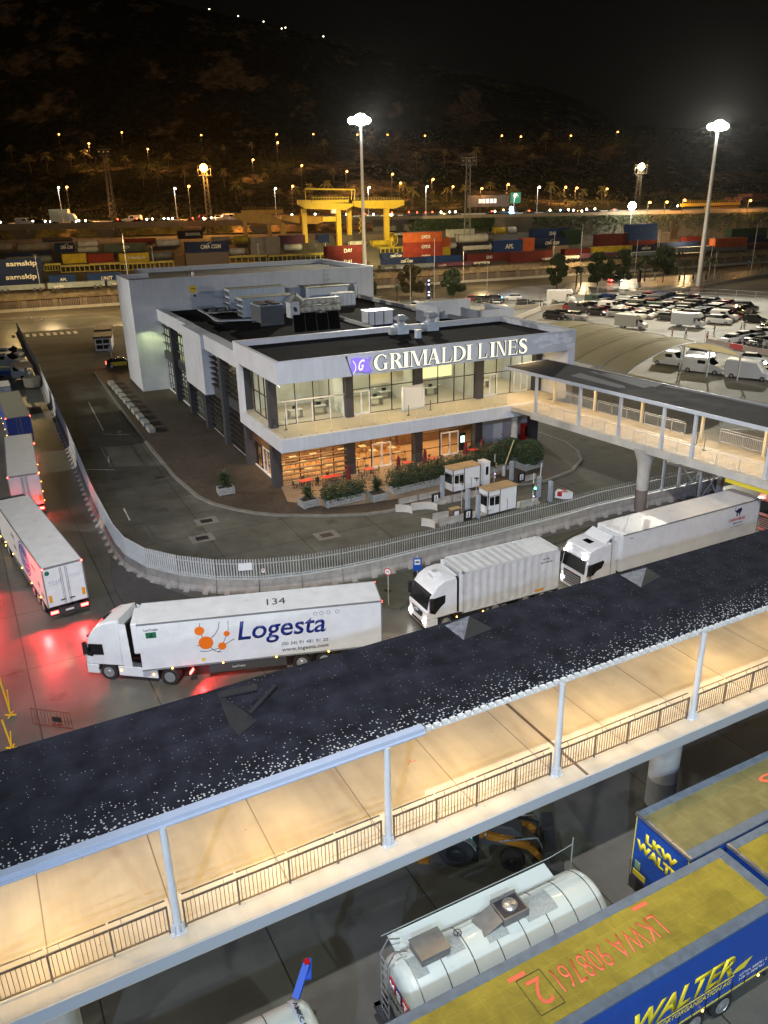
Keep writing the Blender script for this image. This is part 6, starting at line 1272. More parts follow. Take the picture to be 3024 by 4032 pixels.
# ================================================================ CARS
CPAL={'white':((.72,.73,.74),.35),'black':((.012,.012,.014),.3),'silver':((.38,.39,.40),.35),'dark grey':((.06,.062,.068),.35),'dark red':((.22,.008,.012),.3),'dark blue':((.01,.025,.09),.3),'dark green':((.02,.05,.04),.35),'beige':((.40,.36,.28),.4)}
for k,(c,r) in CPAL.items(): P('paint_'+k,c,r,.0,coat=.6)
def mk_car(kind):
    o=thing({'hatch':'parked_car','suv':'parked_suv','van':'parked_van'}[kind],'','car',(0,0,-60),0)
    def sec(x,w,zl,zh,t=.1): return [(x,-w,zl),(x,-w*1.0,zh-t),(x,-w+t,zh),(x,w-t,zh),(x,w,zh-t),(x,w,zl)]
    if kind=='hatch': B=[(0,.62,.35,.60),(.12,.78,.22,.70),(.9,.87,.18,.90),(1.2,.88,.18,.95),(3.5,.88,.18,1.0),(4.05,.85,.25,.98),(4.2,.76,.35,.85)];K=[(1.05,.76,.93,.96),(1.75,.66,.93,1.40),(2.6,.68,.93,1.46),(3.3,.65,.93,1.42),(4.0,.70,.93,1.02)];rf=(1.72,3.38,.62,1.455)
    elif kind=='suv': B=[(0,.68,.4,.8),(.12,.85,.25,.95),(.95,.92,.25,1.1),(1.3,.93,.25,1.12),(4.1,.93,.25,1.16),(4.5,.90,.3,1.15),(4.6,.82,.4,1.0)];K=[(1.15,.82,1.08,1.14),(1.85,.72,1.08,1.62),(2.8,.74,1.08,1.70),(3.9,.72,1.08,1.68),(4.5,.76,1.08,1.25)];rf=(1.85,4.0,.68,1.695)
    else: B=[(0,.75,.35,.8),(.15,.92,.25,1.05),(.9,.98,.25,1.25),(1.5,.99,.25,1.35),(1.9,.99,.25,1.95),(4.9,.99,.25,2.0),(5.0,.95,.35,1.9)];K=[(.95,.90,1.2,1.27),(1.75,.84,1.2,1.93),(2.0,.86,1.3,1.93)];rf=(1.85,4.9,.84,2.03)
    b=MB().loft([sec(*q) for q in B]).build('body',MC['paint_white'],o,smooth=35); b['paint']=1
    MB().loft([sec(*q) for q in K]).build('windows',DGLASS,o,smooth=35)
    r=MB().box(rf[0],rf[1],-rf[2],rf[2],rf[3]-.03,rf[3]+.025).build('roof',MC['paint_white'],o,bev=.02); r['paint']=1
    if kind=='van': MB().box(2.1,3.1,-.995,-.985,1.3,1.75).box(2.1,3.1,.985,.995,1.3,1.75).build('side_windows',DGLASS,o)
    wb=(.78,B[-1][0]-.75);
    for x in wb:
        for s in (-1,1):
            w_=MB().tube((x,s*(B[3][1]+.01),.32),(x,s*(B[3][1]-.2),.32),.32,n=14).build('wheel',RUB,o,smooth=40); MB().tube((x,s*(B[3][1]+.02),.32),(x,s*(B[3][1]),.32),.2,n=10).build('rim',RIM,w_)
    for s in (-1,1):
        MB().box(-.01,.12,s*.45,s*.76,B[0][3]-.08,B[0][3]+.06).build('headlight',LENS,o); L=B[-1][0]; MB().box(L-.05,L+.02,s*.5,s*.74,B[-1][3]-.22,B[-1][3]-.05).build('tail_light',TAILOFF,o)
    return o
CARS={k:mk_car(k) for k in ('hatch','suv','van')};USED={k:0 for k in CARS}
def car(kind,col,x,y,rz,label,group,scale=1.0):
    src=CARS[kind];m=MC['paint_'+col]
    if not USED[kind]:
        USED[kind]=1;o=src;o.location=(x,y,0.01);o.rotation_euler=(0,0,rz);o['label']=label;o['group']=group;o.scale=(scale,)*3
        for ch in o.children:
            if ch.get('paint'): ch.material_slots[0].link='OBJECT';ch.material_slots[0].material=m
        return o
    return dup(src,(x,y,0.01),rz,label,group,m,scale)
def inpoly(x,y,P_):
    c=False;j=len(P_)-1
    for i in range(len(P_)):
        xi,yi=P_[i];xj,yj=P_[j]
        if (yi>y)!=(yj>y) and x<(xj-xi)*(y-yi)/(yj-yi)+xi:c=not c
        j=i
    return c
HD=R(-64); # cars face the camera side
gp='cars standing in the floodlit car park'
# car 0.. front is local x=0, so pointing direction is -x: heading angle +pi
def park(kind,col,px,py,label,hd=-64,g=gp,f=r4 if 0 else None,sc_=1.08):
    g_=G(px,py,0); L={'hatch':4.2,'suv':4.6,'van':5.0}[kind]*sc_; a=R(hd+180); return car(kind,col,g_.x-math.cos(a)*L/2,g_.y-math.sin(a)*L/2,a,label,g,sc_)
def r4p(x,y): return (2050+x*.5871,1100+y*.5871)
lot=[tuple(G(2050+x*.5871,1100+y*.5871,0)[:2]) for x,y in ((470,262),(590,300),(880,318),(1240,318),(1655,305),(1659,225),(1400,165),(1200,140),(930,120),(700,150),(470,185))]
WT=['black']*11+['white']*6+['silver']*2+['dark grey']*5+['dark red']*2+['dark blue']*2+['dark green']
random.seed(11);ca,sa=math.cos(R(-38)),math.sin(R(-38));rows=0
camp=[G(*r4p(740,330),0),G(*r4p(1120,320),0)]
for i in range(-4,14):
    n_=0
    for j in range(-12,12):
        # rows run along 32 deg, cars nose to the camera side
        x=66+(-sa)*(i*2.75)*1+ca*(j*5.3); y=182+ca*(i*2.75)+sa*(j*5.3)
        x+=random.uniform(-.3,.3);y+=random.uniform(-.3,.3)
        if not inpoly(x,y,lot) or random.random()<.05: continue
        if any((V2(x,y)-q).length<4.2 for q in camp): continue
        n_+=1;kd=random.choice(['hatch','hatch','suv','suv','van']) ;cl=random.choice(WT)
        car(kd,cl,x,y,R(-38+180+random.uniform(-3,3)),'%s %s in the lot, %s from front in %s line from left'%(cl,{'hatch':'hatchback','suv':'estate car','van':'van'}[kd],nth(n_),nth(i+5)),gp,1.08)
for kd,cl,x,y,lb,hd in [('suv','black',225,268,'black estate car alone at the front left of the car park',-40),('hatch','dark grey',275,250,'dark hatchback tucked behind the lone black estate',-40),('suv','silver',372,272,'silver estate car with people beside it at the front left',-42),('suv','dark red',352,212,'dark red car with its boot open at the back left',-42),('van','dark green',505,165,'dark green van at the back left of the packed cars',-42)]: park(kd,cl,*r4p(x,y),lb,hd)
def s3(x,y): return (1580+x*.3376,1080+y*.3376)
for kd,cl,x,y,lb,hd in [('hatch','silver',205,400,'grey hatchback left of the rooftop enclosure, facing right',-30),('hatch','dark red',850,320,'dark red car first of the dark group behind the enclosure',-20),('suv','black',960,330,'black estate in the middle of the group behind the enclosure',-20),('suv','black',1110,325,'black estate rightmost of the group behind the enclosure',-20),('hatch','white',1130,400,'white hatchback just behind the enclosure wall',-15),('hatch','white',1300,300,'white hatchback alone on the open concrete, facing left',165),('suv','black',1450,380,'black pick up shaped car beside the low wall',-10),('hatch','silver',1600,370,'silver car at the low wall next to a standing person',-10)]:
    park(kd,cl,*s3(x,y),lb,hd,'cars behind the terminal')
for i,(x,y,cl) in enumerate([(1400,425,'white'),(1475,405,'white'),(1560,395,'dark grey'),(1640,380,'white'),(1590,445,'black'),(1655,440,'silver'),(1640,350,'black'),(1560,425,'dark blue')]): park('hatch',cl,*r4p(x,y),'%s car beyond the pink lit barriers at the right edge, %s from the left'%(cl,nth(i+1)),-150,'cars beyond the barriers')
park('van','white',*r4p(1010,575),'white van with its front door open beside the canopy post',-45,'vans by the canopy'); park('van','white',*r4p(1225,625),'white panel van between two canopy posts',-40,'vans by the canopy',sc_=1.15)
park('hatch','white',*r4p(1210,520),'white car with blazing headlamps behind the vans',-30,'vans by the canopy'); park('hatch','white',*r4p(1560,560),'white car at the right edge behind the camper van',-30,'vans by the canopy');park('hatch','beige',*r4p(1640,660),'pale blue car at the right edge in front of the vans',-30,'vans by the canopy')
for px,py in ((1250,508),(1290,500),(1640,560)): o=thing('headlamp','blazing car headlamp, %s'%{1250:'left of the pair behind the vans',1290:'right of the pair behind the vans',1640:'at the right edge'}[px],'lamp',G(*r4p(px,py),.85),0,'blazing headlamps'); MB().ball((0,0,0),.22).build('bulb',HEAD,o)
def camper(px,py,hd,label,kind=0,sc_=1.0):
    g=G(px,py,0);a=R(hd+180);L=6.4;o=thing('camper_van',label,'camper',(g.x-math.cos(a)*L/2*sc_,g.y-math.sin(a)*L/2*sc_,.01),a,'camper vans');o.scale=(sc_,)*3
    wm=MC['paint_white'] if kind!=1 else P('camper_cream',(.66,.64,.54),.5)
    sec=lambda x,w,zl,zh:[(x,-w,zl),(x,-w,zh-.15),(x,-w+.15,zh),(x,w-.15,zh),(x,w,zh-.15),(x,w,zl)]
    if kind==2: secs=[(0,.8,.4,.9),(.2,.98,.3,1.15),(.95,1.0,.3,1.35),(1.8,1.0,.3,2.45),(5.8,1.0,.3,2.6),(6.0,.95,.4,2.4)]
    else: secs=[(0,.8,.4,.9),(.2,.98,.3,1.15),(.95,1.0,.3,1.35),(1.5,1.0,.3,1.9)]
    MB().loft([sec(*q) for q in secs]).build('body',wm,o,smooth=35)
    if kind!=2: MB().box(1.9,6.4,-1.12,1.12,.5,2.8).ext([(x,-1.12,z) for x,z in ((.7,2.05),(1.9,2.0),(1.9,2.9),(1.1,2.9),(.65,2.4))],(0,2.24,0)).build('living_box',wm,o,bev=.05); MB().box(2.6,3.2,-1.13,-1.12,1.5,2.0).box(4.6,5.2,-1.13,-1.12,1.5,2.0).box(1.1,1.5,-1.13,-1.12,2.25,2.55).build('side_windows',DGLASS,o); MB().box(2.5,3.2,-.4,.4,2.8,2.87).box(4.4,5.0,-.35,.35,2.8,2.86).build('roof_hatch',GALV,o)
    else: MB().box(2.6,3.3,-1.01,-1.0,1.5,2.0).box(3.5,4.0,-1.01,-1.0,1.5,2.0).box(4.2,4.9,-1.01,-1.0,1.5,2.0).build('side_windows',DGLASS,o); MB().box(2.0,2.5,-1.02,-1.0,.5,2.1).build('doorway_shade',INK,o)  # black panel stands for the shade in the open doorway
    MB().loft([sec(*q) for q in [(.97,.92,1.3,1.37),(1.5,.86,1.3,1.95),(1.75,.9,1.35,1.95)]]).build('windscreen',DGLASS if kind!=3 else P('lit_glass',(.2,.5,.35),.2),o)
    for x in (.85,4.9):
        for s in (-1,1): w_=MB().tube((x,s*1.01,.34),(x,s*.8,.34),.34,n=14).build('wheel',RUB,o,smooth=40);MB().tube((x,s*1.02,.34),(x,s*1.0,.34),.2,n=10).build('rim',RIM,w_)
    for s in (-1,1): MB().box(-.01,.14,s*.5,s*.8,.72,.92).build('headlight',LENS,o); MB().box(6.35 if kind!=2 else 5.97,6.42 if kind!=2 else 6.03,s*.6,s*.9,.9,1.1).build('tail_light',TAILOFF,o)
    return o
camper(*r4p(740,330),-42,'cream camper van with pink marked front above the canopy',1); camper(*r4p(1120,320),-40,'white camper van with overhanging cab in the packed car park',0); camper(*r4p(270,155),-20,'white high roof camper van alone by the back fence',0,1.1); camper(*r4p(1510,665),-40,'white high roof van with open side door at the right canopy post',2,1.05)
# left side vehicles and taxi
def z8p(x,y): return (x*.452,1300+y*.452)
for kd,cl,x,y,lb,sc_ in [('hatch','silver',100,215,'silver car with lit screen at the far left, behind the vans',1.1),('van','white',70,260,'white minivan in the middle of the far left vans',1.1),('van','white',60,330,'white van behind the flatbed at the far left',1.25)]: park(kd,cl,*z8p(x,y),lb,0,'vehicles behind the fence at the far left',sc_=sc_)
g=G(*z8p(110,425),0); o=thing('flatbed_van','white flatbed van with open blue sided tray at the far left','van',(g.x+3.0,g.y,.01),PI,'vehicles behind the fence at the far left')
sec=lambda x,w,zl,zh:[(x,-w,zl),(x,-w,zh-.15),(x,-w+.15,zh),(x,w-.15,zh),(x,w,zh-.15),(x,w,zl)]
MB().loft([sec(*q) for q in [(0,.8,.4,.9),(.2,1.0,.3,1.2),(.9,1.03,.3,1.45),(1.6,1.03,.3,2.35),(2.5,1.03,.3,2.4),(2.6,1.0,.4,2.3)]]).build('cab',MC['paint_white'],o,smooth=35); MB().box(1.4,2.2,.99,1.04,1.4,2.0).box(1.4,2.2,-1.04,-.99,1.4,2.0).build('side_windows',DGLASS,o); MB().loft([sec(*q) for q in [(.92,.9,1.4,1.47),(1.55,.85,1.4,2.3),(1.7,.9,1.4,2.3)]]).build('windscreen',DGLASS,o)
MB().box(2.7,6.4,-1.1,1.1,.75,.85).build('tray_floor',STEEL,o);MB().box(2.7,6.4,-1.1,-1.05,.85,1.5).box(2.7,6.4,1.05,1.1,.85,1.5).box(6.35,6.4,-1.05,1.05,.85,1.5).build('tray_sides',P('tray_blue',(.04,.10,.38),.5),o); MB().box(2.75,6.2,-.9,.9,.85,1.9).build('tray_load',P('load_grey',(.35,.42,.45),.7,var=.3),o)
for x in (.9,5.1):
    for s in (-1,1): MB().tube((x,s*1.05,.36),(x,s*.8,.36),.36,n=16).build('wheel',RUB,o,smooth=40)
TX=thing('taxi','black and yellow taxi waiting beside the tower corner','taxi',(-40.6,133.6,.01),R(10+0)); g=G(*z3p(515,602),0) if 0 else None
TX.location=(-41.3,133.0,.01);TX.rotation_euler.z=R(20)+PI*0
# taxi points away to the right: nose at +x, so mirror the section list
def tsec(x,w,zl,zh,t=.1): return [(-x,-w,zl),(-x,-w,zh-t),(-x,-w+t,zh),(-x,w-t,zh),(-x,w,zh-t),(-x,w,zl)]
MB().loft([tsec(*q)[::-1] for q in [(0,.62,.35,.60),(.12,.78,.22,.72),(.95,.88,.2,.90),(1.3,.9,.2,.95),(3.9,.9,.2,1.0),(4.6,.88,.25,1.0),(4.8,.78,.35,.85)]]).build('body',MC['paint_black'],TX,smooth=35)
MB().loft([tsec(*q)[::-1] for q in [(1.15,.8,.93,.97),(1.95,.68,.93,1.42),(3.0,.7,.93,1.48),(3.8,.68,.93,1.42),(4.6,.74,.93,1.03)]]).build('windows',DGLASS,TX,smooth=35)
MB().box(-4.0,-1.5,-.915,-.895,.35,.98).box(-4.0,-1.5,.895,.915,.35,.98).build('yellow_doors',P('taxi_yellow',(.70,.48,.01),.35),TX); MB().box(-2.9,-2.5,-.35,.35,1.5,1.68).build('roof_sign',P('taxi_sign',(.55,.50,.15),.5),TX)
for x in (-.85,-3.95):
    for s in (-1,1): w_=MB().tube((x,s*.92,.33),(x,s*.7,.33),.33,n=16).build('wheel',RUB,TX,smooth=40); MB().tube((x,s*.93,.33),(x,s*.91,.33),.22,n=12).build('rim',RIM,w_)
for s in (-1,1): MB().box(-4.82,-4.72,s*.5,s*.8,.7,.9).build('tail_light',TAIL,TX); MB().box(-.1,.01,s*.45,s*.76,.5,.66).build('headlight',LENS,TX)
# ================================================================ CANOPY
CA=V2(31.84,100.75);CBp=V2(50.69,110.36);ax=(CBp-CA);span=ax.length;axn=ax.normalized();pn=V2(-axn.y,axn.x)
CN=thing('tensile_canopy','large beige arched fabric canopy on white posts beside the terminal','canopy',CA,math.atan2(axn.y,axn.x))
FAB=P('canopy_fabric',(.74,.63,.38),.7,var=.08,vs_=.5,bump=.1,bs=4); FAB.node_tree.nodes['Principled BSDF'].inputs['Transmission Weight'].default_value=0
nt_=FAB.node_tree;tr_=nt_.nodes.new('ShaderNodeBsdfTranslucent');tr_.inputs[0].default_value=(.88,.75,.45,1);mx_=nt_.nodes.new('ShaderNodeMixShader');mx_.inputs[0].default_value=.6;nt_.links.new(nt_.nodes['Principled BSDF'].outputs[0],mx_.inputs[1]);nt_.links.new(tr_.outputs[0],mx_.inputs[2]);nt_.links.new(mx_.outputs[0],[n for n in nt_.nodes if n.type=='OUTPUT_MATERIAL'][0].inputs[0]); LEN=26
secs=[]
for k in range(0,29):
    y=LEN*k/28; sag=.35*abs(math.sin(PI*y/6.8)); secs.append([(span*i/20,y,3.8+(2.75-sag*.35)*math.sin(PI*i/20)**.85) for i in range(21)])
m=MB();m.loft(secs,cap=False,close=False);fb=m.build('fabric',FAB,CN,smooth=60)
for k in range(6):
    y=LEN*k/5; m=MB(); m.path([(span*i/20,y,3.83+2.8*math.sin(PI*i/20)**.85) for i in range(21)],.07 if k in(0,) else .05,n=6); m.build('arch',P('arch_tan',(.25,.22,.16),.6) if k else STL,CN)
for x in (0,span): MB().bar((x,0,3.75),(x,LEN,3.75),.12).build('edge_beam',STL,CN)
for k,(x,y) in enumerate([(45.85,120.17),(47.91,114.84),(51.2,111.96)]):
    l=V2(x,y)-CA; lx=l.dot(axn);ly=l.dot(pn); MB().bar((lx,ly,0),(lx+.2,ly+.1,3.7),.16).bar((lx+.15,ly,2.9),(lx-1.0,ly,3.9),.08).build('post',STL,CN)
for y in (6,14,22,30): MB().bar((0,y,0),(0,y,3.8),.16).build('post',STL,CN)
for x in (span*.98,):
    for y in (10,20,30): MB().bar((x,y,0),(x,y,3.8),.16).build('post',STL,CN)
# pink lit concrete barriers right of the canopy, people
PKB=P('barrier_pinkish',(.42,.34,.30),.85,var=.25,vs_=1)  # pink of the light tinted into the concrete colour
a=V2(58.7,142.6);b=V2(66.5,125.0);d=(b-a)/7
for i in range(7):
    o=thing('car_park_barrier','%s barrier right of the canopy, %s from its far end'%('red plastic' if i==2 else 'concrete',nth(i+1)),'barrier',a+d*i,math.atan2(d.y,d.x),'barriers right of the canopy')
    MB().ext([(.03,y,z) for y,z in ((-.3,0),(-.25,.2),(-.1,.9),(.1,.9),(.25,.2),(.3,0))],(d.length-.06,0,0)).build('body',P('plastic_red',(.5,.02,.03),.5) if i==2 else PKB,o); MB().box(.5,.9,-.36,-.28,0,.12).build('foot',CONCL,o)
def person(px,py,cloth,legs,label,h=1.72,pose=0,rz=0,z=0):
    g=G(px,py,z);o=thing('person',label,'person',g,rz)
    J=[(0,0,.92),(0,0,1.15),(0,0,1.40),(0,0,1.50),(0,0,1.62),(.09,0,.90),(.11,.04+.1*pose,.48),(.12,.0+.2*pose,.06),(-.09,0,.90),(-.11,-.02,.48),(-.12,-.12*pose,.06),(.19,0,1.40),(.25,.02,1.12),(.22,.16,.92),(-.19,0,1.40),(-.25,.02,1.12),(-.20,.18,.95),(.13,.12,.03),(-.11,.1,.03)]
    Ed=[(0,1),(1,2),(2,3),(3,4),(0,5),(5,6),(6,7),(7,17),(0,8),(8,9),(9,10),(10,18),(2,11),(11,12),(12,13),(2,14),(14,15),(15,16)]
    Rr=[.15,.13,.15,.06,.11,.10,.07,.05,.10,.07,.05,.06,.045,.035,.06,.045,.035,.04,.04]
    me=bpy.data.meshes.new('body');me.from_pydata(J,Ed,[]);me.materials.append(cloth);me.materials.append(legs);ob=bpy.data.objects.new('body',me);C.objects.link(ob);ob.parent=o
    sk=ob.modifiers.new('s','SKIN');sl=me.skin_vertices[0].data
    for i,r in enumerate(Rr): sl[i].radius=(r,r*.8)
    sl[0].use_root=True;ob.modifiers.new('u','SUBSURF').levels=1
    MB().lathe([(.11,.52),(.13,.92),(.10,.94)],.0,0,10).build('trousers',legs,o) if 0 else None
    MB().ball((0,.0,1.64),.105,10,7,sz=1.15).build('hair',INK,o,smooth=60)
    m=MB()
    for s in (-1,1): m.tube((s*.09,0,.93),(s*.11,.04*(s>0)+.1*pose*(s>0),.48),.105,.08,8).tube((s*.11,.04*(s>0)+.1*pose*(s>0),.48),(s*.12,(.2*pose if s>0 else -.12*pose),.08),.08,.06,8)
    m.build('trousers',legs,o); o.scale=(h/1.72,)*3;return o
PC={k:P('cloth_'+k,c,.85) for k,c in {'red':(.35,.02,.03),'pink':(.5,.25,.25),'grey':(.3,.32,.33),'black':(.02,.02,.02),'white':(.6,.6,.6),'olive':(.2,.2,.12)}.items()}
for px,py,c,l,lb in ((1248,415,'red','red','person in red standing at the end of the concrete barriers'),(1295,370,'olive','grey','person in olive top walking beside the camper van'),(1475,358,'grey','white','person in grey with white trousers in the open car park'),(1495,352,'grey','grey','second person in grey beside the one with white trousers'),(1105,382,'white','black','person in white top and black trousers near the red cars'),(1015,388,'pink','pink','person in pink bending near the dark red car'),(350,282,'pink','white','person in pale clothes beside the silver estate'),(132,205,'black','black','person in black at the low wall behind the terminal'),(480,150,'black','black','dark figure walking by the far fence')):
    person(*r4p(px,py),PC[c],PC[l],lb,1.8,random.choice((0,1)),random.uniform(0,6))
# bollards dark, back fences round the car park
def meshfence(label,pts,h,step,name='wire_fence',wall=0,zf=lambda x,y:0,top=0):
    o=thing(name,label,'fence',(*pts[0],0),0);m=MB();w_=MB();r_=MB();p0=V2(*pts[0])
    for (x0,y0),(x1,y1) in zip(pts,pts[1:]):
        a=V2(x0,y0)-p0;b=V2(x1,y1)-p0;L=(b-a).length;n=max(1,int(L/step));dd=(b-a).normalized()
        for i in range(n+1):
            p=a.lerp(b,i/n);m=MB().bar(p,p+V2(0,0,h),.07)
            if top: m.bar(p+V2(0,0,h),p+V2(-.3,-.2,h+.35),.05)
            m.build('post',GALV,o)
        for z in (wall+.1,h*.6,h-.05): r_.bar(a+V2(0,0,z),b+V2(0,0,z),.035)
        nn=int(L/.45)
        for i in range(nn): p=a.lerp(b,i/nn); r_.bar(p+V2(0,0,wall),p+V2(0,0,h-.05),.012)
        if wall: w_.bar(a+V2(0,0,wall/2),b+V2(0,0,wall/2),.25,wall)
    r_.build('wire_mesh',GALV,o)
    if wall: w_.build('base_wall',CONCL,o)
    return o
meshfence('long wire fence on a low wall behind the car park',[(18,186),(38.5,196),(48.3,211.1),(69.8,218.6),(87.6,227.4),(124.2,260.6),(160,296)],2.9,3.2,wall=.9,top=1)
meshfence('thin wire fence across the pale concrete right of the packed cars',[(74,212),(86,206),(96,196),(112,176)],2.4,4)
meshfence('thin wire fence above the concrete barriers at right',[(58.9,144),(67.5,124.5)],2.3,4)
meshfence('low concrete wall with posts behind the terminal roof',[(22,166),(30,176),(38,191),(52,200)],1.0,5,'low_wall',wall=.9)
# ================================================================ RAIL YARD
YK=.138
def yz(x,y): return 5+YK*max(0,min(62,y-.425*x-250))
def GYard(px,py):
    d=ray(px,py); t=(CAMZ-5+YK*250)/(YK*(d.y-.425*d.x)-d.z); p=CAM+d*t
    if p.y-.425*p.x-250>62: z=5+YK*62; return G(px,py,z)
    return p
def GP(px,py,Y0):
    d=ray(px,py); t=Y0/(d.y-.425*d.x); return CAM+d*t
WD=V2(1,.425).normalized();WN=V2(-WD.y,WD.x);WR=math.atan2(WD.y,WD.x)
m=MB();xs=[-420+40*i for i in range(24)]
for D0,D1 in ((0,62),(62,130)):
    for a,b in zip(xs,xs[1:]): m.add([(x,250+.425*x+D,yz(x,250+.425*x+D)) for x,D in ((a,D0),(b,D0),(b,D1),(a,D1))],[(0,1,2,3)])
tag(m.build('rail_yard',M_YARD),kind='structure')
# stone retaining wall with arched grafitti bays, picket fence before it
STONE=tex_mat('stone_wall',slab_tex((.34,.28,.20),(.10,.08,.055),.9,.35,WR,stain=.3,var=.4,mortar=.04,off=.5,patch=.45),.9)
RW=thing('retaining_wall','long stone retaining wall holding up the rail yard along the port road','wall',(-300,250-.425*300,0),WR)
LW=650
MB().add([(0,0,2.9),(LW,0,2.9),(LW,1.6,5.1),(0,1.6,5.1),(0,-.35,2.7),(LW,-.35,2.7)],[(0,1,2,3),(4,5,1,0)]).build('stone_slope',P('rough_stone',(.34,.27,.17),.95,var=.55,vs_=.9,bump=.9,bs=3),RW)
MB().box(0,LW,.5,.9,0,2.9).build('lower_wall',P('graffiti_wall',(.16,.085,.05),.9,var=.6,vs_=.25),RW)
m=MB()
for i in range(int(LW/7.5)): m.box(i*7.5,i*7.5+1.2,.1,.6,0,2.9)
m.build('buttresses',P('buttress',(.36,.24,.15),.9,var=.4,vs_=.7),RW)
PF=thing('picket_fence','long grey picket fence on a pale kerb wall in front of the stone retaining wall','fence',(-300,250-.425*300-1.6,0),WR)
MB().box(0,LW,-.12,.12,0,.75).build('kerb_wall',CONCL,PF); m=MB()
for i in range(int(LW/.42)): m.box(i*.42,i*.42+.16,-.03,.03,.75,2.6)
m.build('pickets',P('picket_grey',(.22,.22,.20),.6),PF); m=MB()
for i in range(int(LW/5)): m.box(i*5,i*5+.18,-.08,.08,0,2.9).bar((i*5,0,2.9),(i*5,-.6,3.6),.1)
m.build('posts',P('post_rust',(.3,.2,.12),.7),PF)
CP={'navy':(.012,.022,.07),'blue':(.014,.04,.14),'red':(.22,.03,.018),'darkred':(.11,.018,.015),'orange':(.36,.08,.022),'brown':(.13,.05,.035),'tan':(.24,.21,.17),'grey':(.16,.17,.17),'greygreen':(.10,.12,.09),'white':(.50,.48,.42),'yellow':(.45,.33,.03),'purple':(.09,.035,.06),'green':(.02,.05,.03),'railgrey':(.22,.26,.28),'black':(.02,.02,.022)}
for k,c in CP.items(): P('box_'+k,c,.8,var=.3,vs_=.6,spec=.15)
CNAME_UNUSED={'darkred':'dark red','greygreen':'grey green','railgrey':'pale grey'}
def r5p(x,y): return (x*.4822,840+y*.4822)
def r6p(x,y): return (800+x*.4822,740+y*.4822)
def r7p(x,y): return (1500+x*.4822,760+y*.4822)
def r8p(x,y): return (2224+x*.4822,760+y*.4822)
ncon=0;WTX=P('letter_white',(.62,.60,.55),.6)
def stack(f,x0,x1,ys,items,dep=3.0):
    """ys: rows of the photo from the lowest bottom edge up; items: (colour,text,kind)"""
    global ncon
    a=GYard(*f((x0+x1)/2,ys[0])); Y0=a.y-.425*a.x
    for k,(col,tx,kd,lb) in enumerate(items):
        l=GP(*f(x0,ys[k]+(0 if k==0 else 0)),Y0);r=GP(*f(x1,ys[k]),Y0);mid=(x0+x1)/2
        b=GP(*f(mid,ys[k]),Y0);t=GP(*f(mid,ys[k+1]),Y0);L=(r-l).length;H=t.z-b.z
        if k==0: b.z=yz(b.x,b.y)
        H=t.z-b.z
        loc=V2(l.x,l.y,b.z+.003); ncon+=1
        if kd=='box':
            o=thing('shipping_container',lb,'container',loc,WR,'shipping containers in the rail yard')
            m=MB().box(.12,L-.12,.05,dep-.05,.05,H-.06)
            n=int(L/.55)
            for i in range(n): m.box(.3+(L-.6)*i/n,.3+(L-.6)*i/n+.22,.0,.06,.15,H-.15)
            m.build('panels',MC['box_'+col],o)
            q=MB()
            for xx in (0,L-.16):
                for yy in (0,dep-.16): q.box(xx,xx+.16,yy,yy+.16,0,H)
            q.box(.16,L-.16,-.01,.1,H-.14,H).box(.16,L-.16,-.01,.1,0,.16).box(0,.1,.16,dep-.16,H-.14,H); q.build('frame',MC['box_'+col],o)
            if tx:
                th=H*(.50 if tx=='samskip' else .36); tw=min(L*.62,th*len(tx)*.75); text(tx,tw,th,WTX,o,(L*.5-tw*.35,-.03,H*.34),(1,0,0),(0,0,1),'lettering',.03,shear=.1 if tx!='samskip' else 0,bold=.03)
                if 'CGM' in tx: curve(o,[(L*.5-.2,H*.72),(L*.5+.5,H*.84),(L*.5+1.2,H*.88)],.12,WTX,-.06,'logo_line')
        elif kd=='tank':
            o=thing('tank_container',lb,'tank container',loc,WR,'tank containers in the rail yard');R_=H*.47
            MB().loft([[(x,dep/2+math.cos(2*PI*i/16)*R_*q,H/2+math.sin(2*PI*i/16)*R_*q) for i in range(16)] for x,q in ((.1,.6),(.35,.92),(.7,1),(L-.7,1),(L-.35,.92),(L-.1,.6))]).build('shell',MC['box_'+col],o,smooth=50)
            q=MB()
            for xx in (0.05,L-.05):
                for yy in (.1,dep-.1): q.bar((xx,yy,0),(xx,yy,H),.14)
                q.bar((xx,.1,H-.08),(xx,dep-.1,H-.08),.14).bar((xx,.1,.08),(xx,dep-.1,.08),.14).bar((xx,.1,0),(xx,dep-.1,H),.08)
            q.bar((0,.1,.08),(L,.1,.08),.12); q.build('frame',DSTEEL if col!='yellow' else MC['box_yellow'],o)
        else: # wagon
            o=thing('rail_wagon',lb,'wagon',loc,WR,'pale grey rail wagons'); MB().box(.1,L-.1,0,dep,.5,H).build('body',MC['box_'+col],o); m=MB()
            for i in range(1,6): m.box(L*i/6,L*i/6+.12,-.05,0,.5,H)
            m.build('ribs',MC['box_'+col],o)
            for xx in (1.2,2.6,L-2.6,L-1.2): MB().tube((xx,-.02,.45),(xx,.15,.45),.42,n=12).build('wheel',DSTEEL,o)
            if tx: text(tx,2.6,H*.4,WTX,o,(1.2,-.03,H*.4),(1,0,0),(0,0,1),'lettering',.03,shear=.2)
S=stack
B_='box';T_='tank';W_='wagon'
S(r5p,-60,352,[590,480,372],[('navy','samskip',B_,'navy container with large white lettering, lower of the pair at the far left'),('navy','samskip',B_,'navy container with large white lettering, upper of the pair at the far left')])
S(r5p,405,625,[578,505],[('blue','APL',B_,'short blue container just right of the navy pair')])
S(r5p,722,1010,[575,487],[('blue','UNIT',B_,'long dark blue container half hidden by the tower')])
S(r5p,-20,378,[655,590],[('railgrey','',W_,'pale grey rail wagon at the left edge')],2.6)
